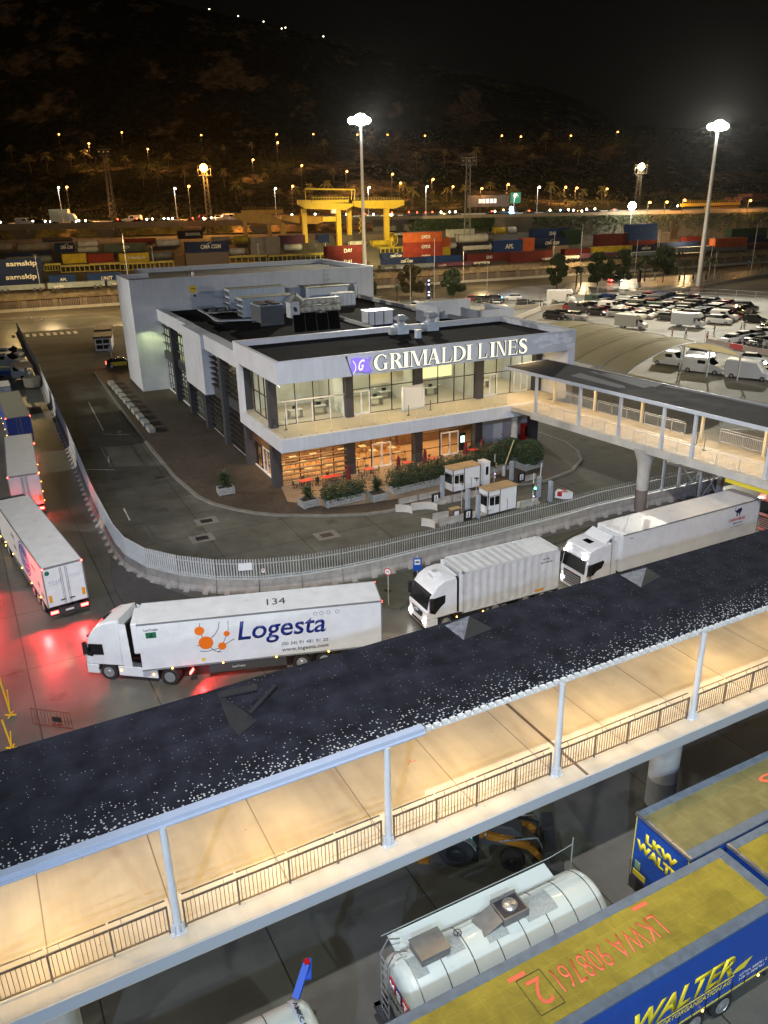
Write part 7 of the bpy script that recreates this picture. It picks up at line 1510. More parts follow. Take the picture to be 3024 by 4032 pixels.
S(r5p,395,868,[640,562],[('railgrey','renfe',W_,'pale grey lettered rail wagon left of the tower')],2.6)
S(r5p,884,1040,[625,548],[('railgrey','renfe',W_,'pale grey rail wagon cut off by the tower')],2.6)
S(r5p,50,430,[410,350],[('grey','',T_,'long silver tank container behind the navy pair')])
S(r5p,40,415,[352,318],[('navy','',B_,'thin dark blue container above the long silver tank')])
S(r5p,515,713,[408,330],[('yellow','',B_,'dull yellow container in the left part of the yard')])
S(r5p,720,935,[402,330],[('red','',B_,'crimson container right of the dull yellow one')])
S(r5p,980,1222,[398,325],[('yellow','interbulk',B_,'amber container with dark round mark')])
S(r5p,1225,1425,[372,315],[('grey','',T_,'silver tank right of the amber container')])
S(r5p,-20,112,[305,240],[('tan','',T_,'beige tank container at the left edge')])
S(r5p,140,440,[308,236],[('tan','',T_,'long beige tank container second from the left edge')])
S(r5p,455,615,[318,240],[('navy','CMA CGM',B_,'small navy container behind the yellow one')])
S(r5p,635,812,[320,275,222],[('white','',T_,'lower whitish tank of a pair, left yard'),('white','',T_,'upper whitish tank of a pair, left yard')])
S(r5p,850,1200,[312,245],[('greygreen','MCV',B_,'long grey green container in the left yard')])
S(r5p,1025,1275,[240,205],[('red','',B_,'narrow looking red container behind the grey green one')])
S(r5p,1280,1475,[272,212],[('white','DEN HART',T_,'lettered white tank at left of the navy and brown stack')])
S(r5p,1462,1660,[205,138],[('black','BULKHAUL',B_,'dark lettered container standing high at the back')])
S(r5p,350,600,[232,195],[('brown','',T_,'rusty tank wagon under the viaduct')])
S(r6p,-135,213,[628,528,435],[('brown','',B_,'brown container under the navy one behind the tower roof'),('navy','CMA CGM',B_,'navy lettered container on the brown one behind the tower roof')])
S(r6p,390,630,[552,468,404],[('tan','',B_,'lower of two pale brown containers under the crane'),('tan','',B_,'upper of two pale brown containers under the crane')])
S(r6p,216,356,[548,492],[('white','',T_,'white tank between the brown stack and the pale brown pair')])
S(r6p,80,232,[445,396],[('tan','',T_,'beige tank behind the navy lettered container')])
S(r6p,258,386,[458,390],[('yellow','',T_,'gold lit tank under the rear crane')])
S(r6p,636,835,[462,385],[('purple','',B_,'dull rose container behind the crane legs')])
S(r6p,662,820,[515,458],[('white','',T_,'silver tank in front of the dull rose container')])
S(r6p,940,1032,[450,378],[('navy','',B_,'small navy container between the crane legs')])
S(r6p,1140,1222,[450,385],[('brown','',B_,'small brown container right of the middle crane leg')])
S(r6p,1195,1345,[482,432],[('white','',T_,'cream tank beside the floodlight mast')])
S(r6p,1335,1490,[448,378],[('brown','',B_,'brown container with white mark right of the mast')])
S(r6p,1390,1560,[480,425],[('yellow','',T_,'bright yellow tank at the crane foot')])
S(r6p,1010,1332,[650,560,470],[('darkred','DAI',B_,'lower dark red container behind the tower corner'),('darkred','DAI',B_,'upper dark red container behind the tower corner')])
S(r7p,15,205,[545,488],[('navy','CMA CGM',B_,'navy lettered container in the upper layer right of the mast')])
S(r7p,25,365,[590,530],[('navy','CMA CGM',B_,'long navy lettered container right of the tower')])
S(r7p,370,672,[575,512],[('blue','',B_,'long blue container next to the long navy one')])
S(r7p,0,118,[648,590],[('grey','renfe',W_,'dark grey rail wagon right of the tower')],2.6)
S(r7p,122,440,[642,580],[('railgrey','renfe',W_,'pale grey rail wagon right of the dark one')],2.6)
S(r7p,443,756,[622,565],[('purple','renfe',W_,'purple lettered rail wagon')],2.6)
S(r7p,758,890,[602,562],[('white','',W_,'whitewashed low wagon right of the purple one')],2.6)
S(r7p,212,500,[560,480,400,320],[('red','OPDR',B_,'lowest orange red container of the tall lettered stack'),('red','OPDR',B_,'middle orange red container of the tall lettered stack'),('orange','OPDR',B_,'top orange container of the tall lettered stack')])
S(r7p,500,566,[520,440,365],[('yellow','',B_,'small yellow container right of the orange stack'),('orange','',B_,'small orange container on the yellow one')])
S(r7p,560,762,[360,295],[('white','',B_,'cream container behind the stacked tanks')])
S(r7p,635,886,[500,405,332],[('black','',B_,'dark frame under the cream tanks'),('white','',T_,'upper long cream tank in the floodlight')])
S(r7p,665,917,[500,483,408],[('black','',B_,'dark flat rack under the lower cream tank'),('white','',T_,'lower long cream tank in the floodlight')])
S(r7p,535,632,[505,455,405],[('black','',B_,'dark cage frame left of the cream tanks'),('white','',T_,'short cream tank ends left of the long ones')])
S(r7p,915,1156,[490,385],[('blue','APL',B_,'blue container with bold white lettering in mid yard')])
S(r7p,60,212,[365,308],[('black','KHAUL',B_,'dark lettered container behind the orange stack')])
S(r7p,705,1045,[560,490],[('darkred','DAI',B_,'long dark red container below the blue lettered one')])
S(r7p,1060,1392,[562,475],[('darkred','',B_,'long dull red container with small white mark')])
S(r7p,1155,1250,[478,368],[('orange','',B_,'bright orange container with ladder at mid right')])
S(r7p,1245,1512,[448,372],[('navy','CMA CGM',B_,'navy lettered container below the long blue one')]) 
S(r7p,1242,1536,[400,372,290],[('navy','',B_,'thin navy layer in the blue stack'),('blue','DAI',B_,'long blue container on top of the stack at mid right')])
S(r7p,940,1030,[335,278],[('yellow','',T_,'small yellow tank at the back of the yard')])
S(r7p,1035,1120,[332,276],[('white','',T_,'small white tank at the back of the yard')])
S(r7p,860,925,[385,345],[('tan','',T_,'beige tank right of the upper cream tank')])
S(r7p,1395,1530,[500,430],[('brown','',B_,'rust brown container right of the dull red one')])
S(r7p,1340,1480,[565,528],[('white','',W_,'low whitish wagon by the tree')],2.6)
S(r8p,0,130,[420,300],[('green','',B_,'dark green container at the right part')])
S(r8p,0,208,[508,455],[('darkred','',B_,'dark red container above the low wagons')])
S(r8p,0,120,[552,514],[('white','',W_,'low white wagon left of the first tall tree')],2.6)
S(r8p,130,425,[540,490],[('purple','',W_,'purple wagon behind the tall trees')],2.6)
S(r8p,242,545,[492,435],[('yellow','',B_,'long amber container behind the trees')])
S(r8p,268,520,[436,333],[('darkred','',B_,'big dark red container above the amber one')])
S(r8p,130,288,[322,245],[('tan','',B_,'beige container high at the back right')])
S(r8p,525,752,[430,385,320,252],[('darkred','',B_,'dark red container at the bottom of the blue stack'),('blue','',B_,'middle blue container of the right blue stack'),('blue','',B_,'top blue container of the right blue stack')])
S(r8p,545,752,[478,428],[('navy','CMA CGM',B_,'navy lettered container behind the bushy tree')])
S(r8p,752,856,[390,320],[('tan','',B_,'beige container beside the blue stack')])
S(r8p,862,1010,[372,295,225],[('brown','',B_,'lower brown container left of the right crane'),('brown','',B_,'upper brown container left of the right crane')])
S(r8p,780,1112,[452,400],[('navy','',B_,'long dark navy container at the right')])
S(r8p,545,902,[545,478],[('railgrey','',W_,'grey wagon behind the bushy tree')],2.6)
S(r8p,915,1205,[502,440],[('railgrey','',W_,'grey wagon left of the leaning pole')],2.6)
S(r8p,988,1110,[412,358],[('red','',B_,'red container under the right crane')])
S(r8p,1225,1486,[475,440,368],[('grey','',B_,'grey flat container under the salmon one'),('orange','',B_,'large salmon container at the right')])
S(r8p,1360,1665,[410,350,288],[('navy','',B_,'lower dark teal container at the right edge'),('green','',B_,'upper dark teal container at the right edge')])
S(r8p,1490,1665,[452,410],[('purple','',B_,'purple container at the right edge')])
S(r8p,290,405,[310,285],[('white','',T_,'small pale tank high at the back right')])
S(r8p,1150,1215,[480,430],[('brown','',B_,'small brown container behind the big mast')])
# yellow loading frames and cable reels
YCR=P('crane_yellow',(.62,.42,.03),.5,var=.15,vs_=.5); OCR=P('crane_orange',(.45,.25,.03),.6,var=.25,vs_=.5)
def pbox(m,f,Y0,x0,x1,y0,y1,dep=1.4,off=0,mm=0):      # box filling a photo rectangle at depth Y0
    a=GP(*f(x0,y1),Y0);b=GP(*f(x1,y1),Y0);t=GP(*f((x0+x1)/2,y0),Y0);z0=GP(*f((x0+x1)/2,y1),Y0).z
    p=V2(a.x,a.y)+WN*off;q=V2(b.x,b.y)+WN*off;w_=WN*dep
    m.add([(p.x,p.y,z0),(q.x,q.y,z0),(q.x+w_.x,q.y+w_.y,z0),(p.x+w_.x,p.y+w_.y,z0),(p.x,p.y,t.z),(q.x,q.y,t.z),(q.x+w_.x,q.y+w_.y,t.z),(p.x+w_.x,p.y+w_.y,t.z)],[(0,3,2,1),(4,5,6,7),(0,1,5,4),(1,2,6,5),(2,3,7,6),(3,0,4,7)],mm)
def pext(m,f,Y0,pts,dep=1.4,off=0): m.ext([GP(*f(*p),Y0)+WN*off for p in pts],WN*dep)
def crane(name,label,build):
    o=thing(name,label,'crane',(0,0,0),0,'gantry cranes'); build(o); return o
def cr1(o):
    a=GYard(*r6p(1118,472));Y0=a.y-.425*a.x; o.location=(0,0,0)
    m=MB();pext(m,r6p,Y0,[(778,98),(778,135),(835,170),(1160,182),(1222,150),(1222,128),(880,118),(880,98)],1.6);m.build('girder',YCR,o)
    m=MB();pext(m,r6p,Y0,[(1222,105),(1225,150),(1290,165),(1545,170),(1632,140),(1632,98)],1.6,-1);m.build('girder',YCR,o)
    for x0,x1,y0,y1,of in ((1100,1135,182,472,0),(1238,1270,165,440,6),(1480,1515,170,495,-1),(875,912,170,480,7)):
        m=MB();b=GP(*r6p((x0+x1)/2,y1),Y0); pbox(m,r6p,Y0,x0,x1,y0,y1,1.3,of);  bb=V2(b.x,b.y)+WN*of; m.box(bb.x-.8,bb.x+.8,bb.y-.6,bb.y+.6,yz(bb.x,bb.y)-.3,b.z+.1); m.build('leg',YCR,o)
    m=MB()
    for x in (838,1210,1235): a_=GP(*r6p(x,98),Y0);b_=GP(*r6p(x+(-6 if x==838 else 4),8),Y0); m.bar(a_,b_,.22)
    m.bar(GP(*r6p(832,8),Y0),GP(*r6p(1236,14),Y0),.5); m.build('top_frame',YCR,o)
    m=MB();pbox(m,r6p,Y0,890,1190,98,122,1.5,.2)
    for i in range(24): p=GP(*r6p(890+i*13,98),Y0); m.bar(p,p+V2(0,0,1.3),.08)
    for i in range(30): p=GP(*r6p(1230+i*13.3,98),Y0); m.bar(p,p+V2(0,0,.9),.07)
    m.bar(GP(*r6p(890,78),Y0),GP(*r6p(1190,78),Y0),.1);m.build('trolley_platform',YCR,o)
    m=MB();pbox(m,r6p,Y0,1340,1690,492,520,1.6,-1);pbox(m,r6p,Y0,985,1100,235,275,1.0,1);m.build('sill_beam',YCR,o)
    m=MB();pbox(m,r6p,Y0,1046,1080,175,208,1.6,-1);m.build('cabin',WHITEP,o)
    m=MB()
    for i in range(6):
        a_=GP(*r6p(1272+(20 if i%2 else 0),240+i*22),Y0);b_=GP(*r6p(1272+(0 if i%2 else 20),262+i*22),Y0);m.bar(a_,b_,.2)
    m.build('zigzag_stair',YCR,o)
crane('gantry_crane','bright yellow gantry crane with two girders over the containers',cr1)
def cr2(o):
    a=GYard(*r6p(660,462));Y0=a.y-.425*a.x+6
    m=MB();pext(m,r6p,Y0,[(258,205),(258,245),(380,285),(640,300),(640,262),(600,240),(560,215)],1.4);m.build('girder',OCR,o)
    m=MB();pext(m,r6p,Y0,[(640,225),(640,262),(760,285),(930,295),(988,275),(988,222)],1.4);m.build('girder',OCR,o)
    m=MB();pbox(m,r6p,Y0,320,655,180,212,1.2,.3)
    for i in range(26): p=GP(*r6p(325+i*13,182),Y0); m.bar(p,p+V2(0,0,1.1),.08)
    m.build('trolley_platform',OCR,o)
    for x0,x1,y0,y1 in ((342,370,255,450),(536,560,300,395),(645,680,285,465)):
        m=MB();pbox(m,r6p,Y0,x0,x1,y0,y1,1.1);b=GP(*r6p((x0+x1)/2,y1),Y0);m.box(b.x-.6,b.x+.6,b.y-.5,b.y+.5,yz(b.x,b.y)-.3,b.z+.1);m.build('leg',OCR,o)
    m=MB();pbox(m,r6p,Y0,990,1100,235,272,.5);m.build('lattice_jib',OCR,o)
crane('gantry_crane','dull orange gantry crane left of the bright yellow one',cr2)
def cr3(o):
    a=GYard(*r8p(1270,362));Y0=a.y-.425*a.x
    m=MB();pbox(m,r8p,Y0,960,1432,80,104,1.4);m.build('girder',YCR,o)
    m=MB();pbox(m,r8p,Y0,1005,1290,172,200,1.2,1);pbox(m,r8p,Y0,1175,1440,110,180,1,2);m.build('cross_beam',OCR,o)
    for x0,x1,y0,y1 in ((985,1015,172,362),(1262,1288,180,365),(1070,1092,200,350),(1345,1372,150,350)):
        m=MB();pbox(m,r8p,Y0,x0,x1,y0,y1,1.0,1);b=GP(*r8p((x0+x1)/2,y1),Y0);m.box(b.x-.6,b.x+.6,b.y-.1,b.y+.6,yz(b.x,b.y)-.3,b.z+.1);m.build('leg',OCR,o)
    m=MB()
    for i in range(30): p=GP(*r8p(965+i*15.5,80),Y0); m.bar(p,p+V2(0,0,1.0),.08)
    m.build('walkway_rail',YCR,o)
crane('gantry_crane','dim yellow gantry crane at the right of the yard',cr3)
for k,(f,x,y,r) in enumerate(((r7p,90,395,5.3),(r6p,918,492,4.2))):
    g=GYard(*f(x,y+r*9)); o=thing('cable_reel','large spoked cable reel at the foot of the %s crane'%('bright yellow','dull orange')[k],'cable reel',g,WR,'cable reels');r=r*.42;mm=YCR if k==0 else DSTEEL
    m=MB()
    for i in range(24): t=2*PI*i/24; m.bar((0,0,r+.3),(math.cos(t)*r,0,r+.3+math.sin(t)*r),.07); t1=2*PI*(i+1)/24; m.bar((math.cos(t)*r,0,r+.3+math.sin(t)*r),(math.cos(t1)*r,0,r+.3+math.sin(t1)*r),.14)
    m.build('spokes',mm,o); MB().tube((0,-.3,r+.3),(0,.3,r+.3),r*.28,n=14).box(-.8,.8,-.3,.3,0,.4).bar((0,.2,.3),(0,.2,r+.3),.3).build('hub',mm,o)
# flat wagons with yellow frames along the front tracks
nfw=0
for f,x0,x1,y0,y1 in ((r5p,365,500,470,410),(r5p,500,735,480,420),(r5p,735,985,470,405),(r5p,985,1195,465,400),(r5p,1195,1420,450,392),(r6p,220,520,612,552),(r6p,540,760,600,545),(r6p,760,1000,590,535),(r7p,0,210,490,440)):
    nfw+=1;a=GYard(*f((x0+x1)/2,y0));Y0=a.y-.425*a.x; o=thing('flat_wagon','yellow framed flat wagon, %s from the left along the front tracks'%nth(nfw),'wagon',(0,0,0),0,'yellow flat wagons')
    m=MB();pbox(m,f,Y0,x0,x1,y1,y1+(y0-y1)*.25,2.4);m.build('deck',P('wagon_yellow',(.32,.26,.03),.6,var=.3,vs_=.5),o);m=MB();n=6
    for i in range(n+1): x=x0+(x1-x0)*i/n; pbox(m,f,Y0,x-3,x+3,y1+(y0-y1)*.2,y0,.4)
    pbox(m,f,Y0,x0,x1,y0-6,y0,.4); m.build('frame',MC['wagon_yellow'],o)
# ================================================================ VIADUCT AND HIGHWAY
VY=326
VD=thing('viaduct','long concrete highway viaduct on hammerhead piers behind the yard','viaduct',(0,VY,0),0)
DZ=GY(700,872,VY).z
CV=P('viaduct_concrete',(.33,.26,.18),.9,var=.3,vs_=.15)
MB().box(-260,-2,0,14,DZ-2.0,DZ-.6).build('deck',CV,VD); MB().box(-260,300,-.3,0,DZ-.9,DZ+.25).build('parapet',CV,VD); MB().box(-2,300,0,14,DZ-.9,DZ-.6).build('deck',CV,VD)
for i,px in enumerate((78,415,760,1020)):
    x=GY(px,900,VY).x; MB().loft([[(x+sx_*w_,3+sy_*2.5*k,z) for sx_,sy_ in ((-1,-1),(1,-1),(1,1),(-1,1))] for w_,k,z in ((1.6,1,6),(1.7,1,DZ-6),(3.4,1.6,DZ-3.2),(3.4,2,DZ-2.05))]).build('pier',CV,VD)
RWL=thing('highway_wall','grey retaining wall with creepers under the highway on the right','wall',(0,VY,0),0)
MB().box(-2,300,-.1,.6,8,DZ-.9).build('face',P('wall_greybrown',(.17,.15,.12),.9,var=.5,vs_=.12),RWL); m=MB()
for i in range(60): m.box(i*5,i*5+.3,-.3,-.1,8,DZ-1)
m.build('ribs',P('wall_rib',(.12,.11,.09),.9),RWL)
leaves(9000,lambda:(random.choice((random.uniform(12,45),random.uniform(60,200))),random.uniform(-1.6,-.2),DZ-1-abs(random.gauss(0,3))),.6).build('creeper',LEAFD,RWL)
tag(MB().box(-400,400,VY+.2,VY+13.8,DZ-.58,DZ-.5).build('highway',P('highway_asphalt',(.10,.085,.065),.8,var=.2)),kind='structure')
m=MB().box(-260,300,VY+6.8,VY+7.2,DZ-.5,DZ+.4);o=m.build('central_barrier',CONCL);tag(o,'low concrete barrier between the two highway directions','barrier',None)
o=m=MB().box(-260,300,VY+13.9,VY+14.1,DZ-.5,DZ+.5).build('guard_rail',GALV);tag(o,'galvanised guard rail on the hill side of the highway','guard rail')
HW=[(r5p,210,60,'van','white',0,'white van on the viaduct at the far left'),(r5p,330,62,'hatch','black',0,'dark car behind the white van on the viaduct'),(r5p,1040,50,'van','white',180,'white van with red tail lamps on the viaduct'),(r5p,1450,45,'hatch','beige',0,'pale car on the viaduct left of the orange floodlight'),(r5p,1600,42,'suv','dark red',180,'dark red car on the viaduct'),
(r6p,140,238,'suv','white',0,'white car on the viaduct above the brown stack'),(r6p,238,240,'van','white',0,'white van on the viaduct near the rear crane'),(r6p,940,218,'hatch','white',0,'white car seen behind the yellow crane girder'),(r6p,1130,218,'hatch','dark grey',180,'dark car seen between the crane legs'),(r6p,1390,215,'hatch','silver',0,'silver car right of the big mast on the highway')]
for f,x,y,kd,cl,hd,lb in HW:
    g=GY(*f(x,y),VY+3.2); rz=R(hd)+PI; L={'hatch':4.2,'suv':4.6,'van':5.0}[kd]*1.45
    o=car(kd,cl,g.x-math.cos(rz)*L/2,VY+3.2 if hd==0 else VY+10,rz,lb,'cars on the highway',1.45);o.location.z=DZ-.5
BT=thing('box_lorry','box lorry with pale green curtain on the viaduct','lorry',(GY(*r5p(565,50),VY+3.5).x-7,VY+3.5,DZ-.5),0)
MB().box(0,7.2,-1.4,1.4,1.2,5.8).build('box',P('lorry_pale',(.5,.5,.40),.6,var=.3,vs_=.4),BT); MB().loft([[(x,-1.4,zl),(x,-1.4,zh),(x,1.4,zh),(x,1.4,zl)] for x,zl,zh in ((7.4,.6,4.2),(9.0,.6,4.0),(9.9,.6,2.4),(10,.6,1.0))]).build('cab',WHITEP,BT)
for x in (1.6,8.6):
    for s in (-1,1): MB().tube((x,s*1.42,.7),(x,s*1.0,.7),.7,n=14).build('wheel',RUB,BT)
MB().box(10,10.1,-1.2,-.7,1,1.4).box(-.1,0,-1.3,-1.0,1.0,1.6).build('headlight',HEAD,BT)
hl=0
HLp=[(r5p,5,72,0),(r5p,270,66,0),(r5p,370,64,0),(r5p,645,60,0),(r5p,700,60,0),(r5p,962,48,1),(r5p,1118,42,1),(r5p,1200,48,0),(r5p,1245,46,0),(r5p,1340,42,0),(r5p,1375,44,0),(r5p,1410,42,0),(r5p,1575,40,1),(r6p,5,248,0),(r6p,70,245,0),(r6p,100,245,0),(r6p,180,240,0),(r6p,205,240,0),(r6p,252,236,0),(r6p,725,218,0),(r6p,915,214,0),(r6p,1170,214,0),(r6p,1390,216,0),(r6p,1320,212,1),(r7p,90,158,1),(r7p,228,155,1),(r7p,295,158,1),(r7p,365,158,1),(r7p,420,155,1),(r7p,490,155,0),(r7p,560,155,0),(r7p,608,153,0),(r7p,905,148,1),(r7p,930,150,0),(r7p,1000,138,2),(r7p,1065,128,3),(r7p,1210,145,1),(r7p,1380,140,0),(r7p,1465,140,3),(r7p,1530,136,0),(r7p,1640,147,0),(r8p,30,138,0),(r8p,70,140,0),(r8p,178,132,0),(r8p,245,130,0),(r8p,402,138,1),(r8p,920,105,0)]
GE={0:E('glow_white',(1,.86,.62),22),1:E('glow_red',(1,.06,.02),16),2:E('glow_orange',(1,.5,.12),22),3:E('glow_blue',(.15,.55,1),45)}
cnm=('white','red','orange','blue')
for i,(f,x,y,k) in enumerate(HLp):
    g=GY(*f(x,y),VY+2.4); bl=(k==3 and x==1065)
    o=thing('dark_car' ,'dark car on the highway showing a %s light, %s lit car from the left'%(cnm[k],nth(i+1)),'car',(g.x,VY+3.2,DZ-.5),0,'lit cars on the highway')
    MB().loft([[(x_,-.9,.3),(x_,-.9,z_),(x_,.9,z_),(x_,.9,.3)] for x_,z_ in ((-2.4,.9),(-2,1.1),(-1.4,1.25),(-.9,1.75),(.9,1.8),(1.6,1.2),(2.4,1.0))]).build('body',MC['paint_'+('black','dark grey')[i%2]],o,smooth=40)
    MB().ball((0,-1.0,max(.55,g.z-DZ+.5)),.85 if bl else (.34 if k==0 else .28),8,5).build('lamp',GE[k],o)
    if bl: lamp('POINT',(g.x,VY+1,DZ+.8),3500,(.15,.5,1),.5)
# direction signs
o=thing('highway_sign','large lit highway sign gantry panel over the road','sign',(GY(*r7p(890,60),VY+16).x-6,VY+16,DZ),0); MB().box(-3,14,0,.4,2.8,7.2).build('panel',P('sign_brown',(.12,.09,.07),.7),o); m=MB()
for k in range(5): m.box(1.5+k*1.5,2.6+k*1.5,-.1,0,4.2,5.8)
m.build('lit_letters',E('sign_lit',(1,.95,.85),1.2),o); MB().box(0,.4,0,.4,-3,2.8).box(11,11.4,0,.4,-3,2.8).build('post',DSTEEL,o)
o=thing('green_sign','green direction sign at the roadside','sign',(GY(*r7p(1100,40),VY+15).x,VY+15,DZ),0); MB().box(-2,2,0,.3,4,8).build('panel',E('sign_green_lit',(.02,.45,.25),.22),o); MB().box(-1.2,1.2,-.05,0,6.2,7).build('white_panel',E('sign_white_lit',(.7,.9,.8),.3),o); MB().box(-.2,.2,0,.3,-2,3).build('post',DSTEEL,o)
# pinkish building at the right edge
a=GYard(*r8p(1500,296));Y0=a.y-.425*a.x+8
BD=thing('tenement_building','salmon and red brick building with rows of windows at the right edge','building',(0,0,0),0)
m=MB();pbox(m,r8p,Y0,1415,1700,30,300,10);m.build('wall',P('brick_pink',(.30,.13,.09),.9,var=.25,vs_=.3),BD);m=MB();pbox(m,r8p,Y0,1530,1640,5,30,8);m.build('roof_storey',P('brick_pink',(.3,.13,.09)),BD)
m=MB();pbox(m,r8p,Y0-3,1300,1565,220,298,3);m.build('annexe',P('annex_orange',(.42,.17,.06),.8,var=.2),BD)
for i in range(6):
    for j in range(3):
        m=MB();pbox(m,r8p,Y0,1432+i*40,1448+i*40,60+j*62,105+j*62,.2,-.12);m.build('window',P('window_cream',(.4,.36,.28),.5) if (i+j)%2 else DGLASS,BD)
for i in range(6): m=MB();pbox(m,r8p,Y0-3,1318+i*40,1334+i*40,240,275,.2,-.12);m.build('window',P('window_cream',(.4,.36,.28),.5),BD)
# ================================================================ HILL
def interp(T,x):
    if x<=T[0][0]:return T[0][1]
    for (a,b),(c,d) in zip(T,T[1:]):
        if x<=c:return b+(d-b)*(x-a)/(c-a)
    return T[-1][1]
def rz_(P_,yp,Y=640): g=GY(P_*1.8228,yp*1.8228,Y); return (g.x,g.z)
RIDGE=[rz_(-200,-60),rz_(0,-40),rz_(300,-10),rz_(451,24),rz_(570,50),rz_(700,84),rz_(900,135),rz_(1080,172),rz_(1180,190),rz_(1250,215),rz_(1300,245),rz_(1335,285),rz_(1400,272),rz_(1500,288),rz_(1659,292),rz_(1900,300)]
PROFT=[(342,9),(352,19),(370,22),(395,24.5),(420,34),(445,42),(470,50),(490,54)]
from mathutils import noise
def hill(x,Y):
    n=noise.fractal(Vector((x*.012,Y*.012,3.1)),1.0,2.0,5); n2=noise.fractal(Vector((x*.05,Y*.05,7.7)),1.0,2.0,4)
    if Y<=490: h=interp(PROFT,Y)+n*2.2*min(1,(Y-342)/40)+n2*.6
    else:
        rd=interp(RIDGE,x*640/Y*1.0 if Y>0 else x); t=min(1,(Y-490)/150); t=t*t*(3-2*t)*.55+t*.45; h=54+(rd-54)*t+ (n*9+n2*3.0)*math.sin(PI*min(1,t))
        if Y>640: h=rd-(Y-640)*.15
    return h
m=MB();nx=170;ys=[342+3.5*i for i in range(44)]+[500+5*i for i in range(29)]+[660,720,800];vs=[];x0,x1=-430,430
for Y in ys:
    for i in range(nx+1): x=x0+(x1-x0)*i/nx; vs.append((x,Y,hill(x,Y)))
fs=[(j*(nx+1)+i,j*(nx+1)+i+1,(j+1)*(nx+1)+i+1,(j+1)*(nx+1)+i) for j in range(len(ys)-1) for i in range(nx)]
m.add(vs,fs)
def hillm(nt,b,N,L):
    tc=N('ShaderNodeTexCoord');g=N('ShaderNodeNewGeometry')
    n=N('ShaderNodeTexNoise');n.inputs['Scale'].default_value=.028;n.inputs['Detail'].default_value=8;n.inputs['Roughness'].default_value=.65;L(tc.outputs['Object'],n.inputs[0])
    r=N('ShaderNodeMapRange');r.inputs[1].default_value=.53;r.inputs[2].default_value=.60;L(n.outputs[0],r.inputs[0])
    n2=N('ShaderNodeTexNoise');n2.inputs['Scale'].default_value=.22;n2.inputs['Detail'].default_value=8;L(tc.outputs['Object'],n2.inputs[0])
    mx=N('ShaderNodeMix');mx.data_type='RGBA';L(r.outputs[0],mx.inputs[0]);mx.inputs[6].default_value=(.03,.032,.014,1);mx.inputs[7].default_value=(.26,.19,.11,1)
    r2=N('ShaderNodeMapRange');r2.inputs[1].default_value=.3;r2.inputs[2].default_value=.7;r2.inputs[3].default_value=.35;r2.inputs[4].default_value=1.5;L(n2.outputs[0],r2.inputs[0])
    s=N('ShaderNodeVectorMath');s.operation='SCALE';L(mx.outputs[2],s.inputs[0]);L(r2.outputs[0],s.inputs['Scale']);L(s.outputs[0],b.inputs['Base Color'])
    bp=N('ShaderNodeBump');bp.inputs['Distance'].default_value=2.0;bp.inputs['Strength'].default_value=1;L(n2.outputs[0],bp.inputs['Height']);L(bp.outputs[0],b.inputs['Normal'])
tag(m.build('hill',tex_mat('hillside',hillm,.95,.1),smooth=80),kind='structure')
random.seed(5)
def scr():
    x=random.uniform(-200,190);Y=random.choice((random.uniform(346,420),random.uniform(420,490),random.uniform(480,520)));r=random.uniform(0,1);cx=round(x/9)*9+3*math.sin(x);return (cx+random.gauss(0,2.2),Y,hill(x,Y)+abs(random.gauss(0,1.6)))
tag(leaves(26000,scr,.75).build('hillside_scrub',P('scrub_leaf',(.035,.036,.012),.8,var=.5,vs_=.1)),'dark scrub and bushes covering the lower hillside','scrub',kind='stuff')
# lamps on the hill and along the highway
SOD=E('sodium_lamp',(1,.45,.09),7); LEDW=E('white_lamp',(1,.86,.62),9)
nl=0
def slamp(Px,Py,Y,kind,H=9,e=0,lb=''):
    global nl
    nl+=1;g=GY(Px*1.8228,Py*1.8228,Y);gz=hill(g.x,Y) if Y>342 else (DZ-.5 if Y>300 else yz(g.x,Y))
    zt=g.z; zb=min(gz,zt-2.5)
    o=thing('street_lamp',lb,'street lamp',(g.x,Y,zb),0,'street lamps beyond the yard');h=zt-zb
    MB().tube((0,0,0),(0,0,h+.1),.14,.09,n=8).bar((0,0,h+.1),(.5,-.6,h+.15),.1).build('pole',DSTEEL if (kind==0 or Y>500) else GALV,o); MB().ball((.5,-.6,h-.02),.45 if kind else .5,9,5,sz=.8).build('lamp_head',SOD if kind==0 else LEDW,o)
    if e: lamp('POINT',(g.x+.5,Y-1.4,zt-.6),e,(1,.46,.12) if kind==0 else (1,.9,.72),.3)
L1=[(126,290),(191,310),(262,286),(318,322),(433,292),(596,290),(545,345),(598,308),(650,357),(675,290),(747,370),(770,291),(835,291),(846,376),(863,395),(916,293),(933,387),(976,403),(1082,293),(1095,398),(1123,295),(1231,293),(1243,406),(1332,285),(1308,408),(1219,404)]
for i,(x,y) in enumerate(L1):
    Y=475 if y<300 else (445 if y<330 else (420 if y<350 else (392 if y<392 else 372)))
    slamp(x,y,Y,0,e=[4200,6500,3600][i%3] if Y<470 else 900,lb='orange street lamp on the hillside, %s from the left'%nth(i+1))
L2=[(125,405,1),(143,404,0),(376,407,1),(406,402,0),(593,407,1),(630,402,0),(795,405,1),(920,403,1),(1038,407,0),(1111,420,1),(1162,404,1)]
for i,(x,y,k) in enumerate(L2): slamp(x,y,VY+(1 if k else 15),k,e=2600 if not k else 2200,lb='lamp standing on the highway, %s from the left'%nth(i+1))
for i,(x,y) in enumerate([(451,20),(513,35),(568,47),(607,62),(615,60),(697,79)]): slamp(x,y,610,1,e=0,lb='tiny white lamp on the hill crest, %s from the left'%nth(i+1))
for i,(x,y) in enumerate([(1400,437),(1437,436),(1475,432),(1617,433)]): slamp(x,y,VY-4,0,e=3500,lb='glowing orange lamp at the right of the highway, %s from the left'%nth(i+1))
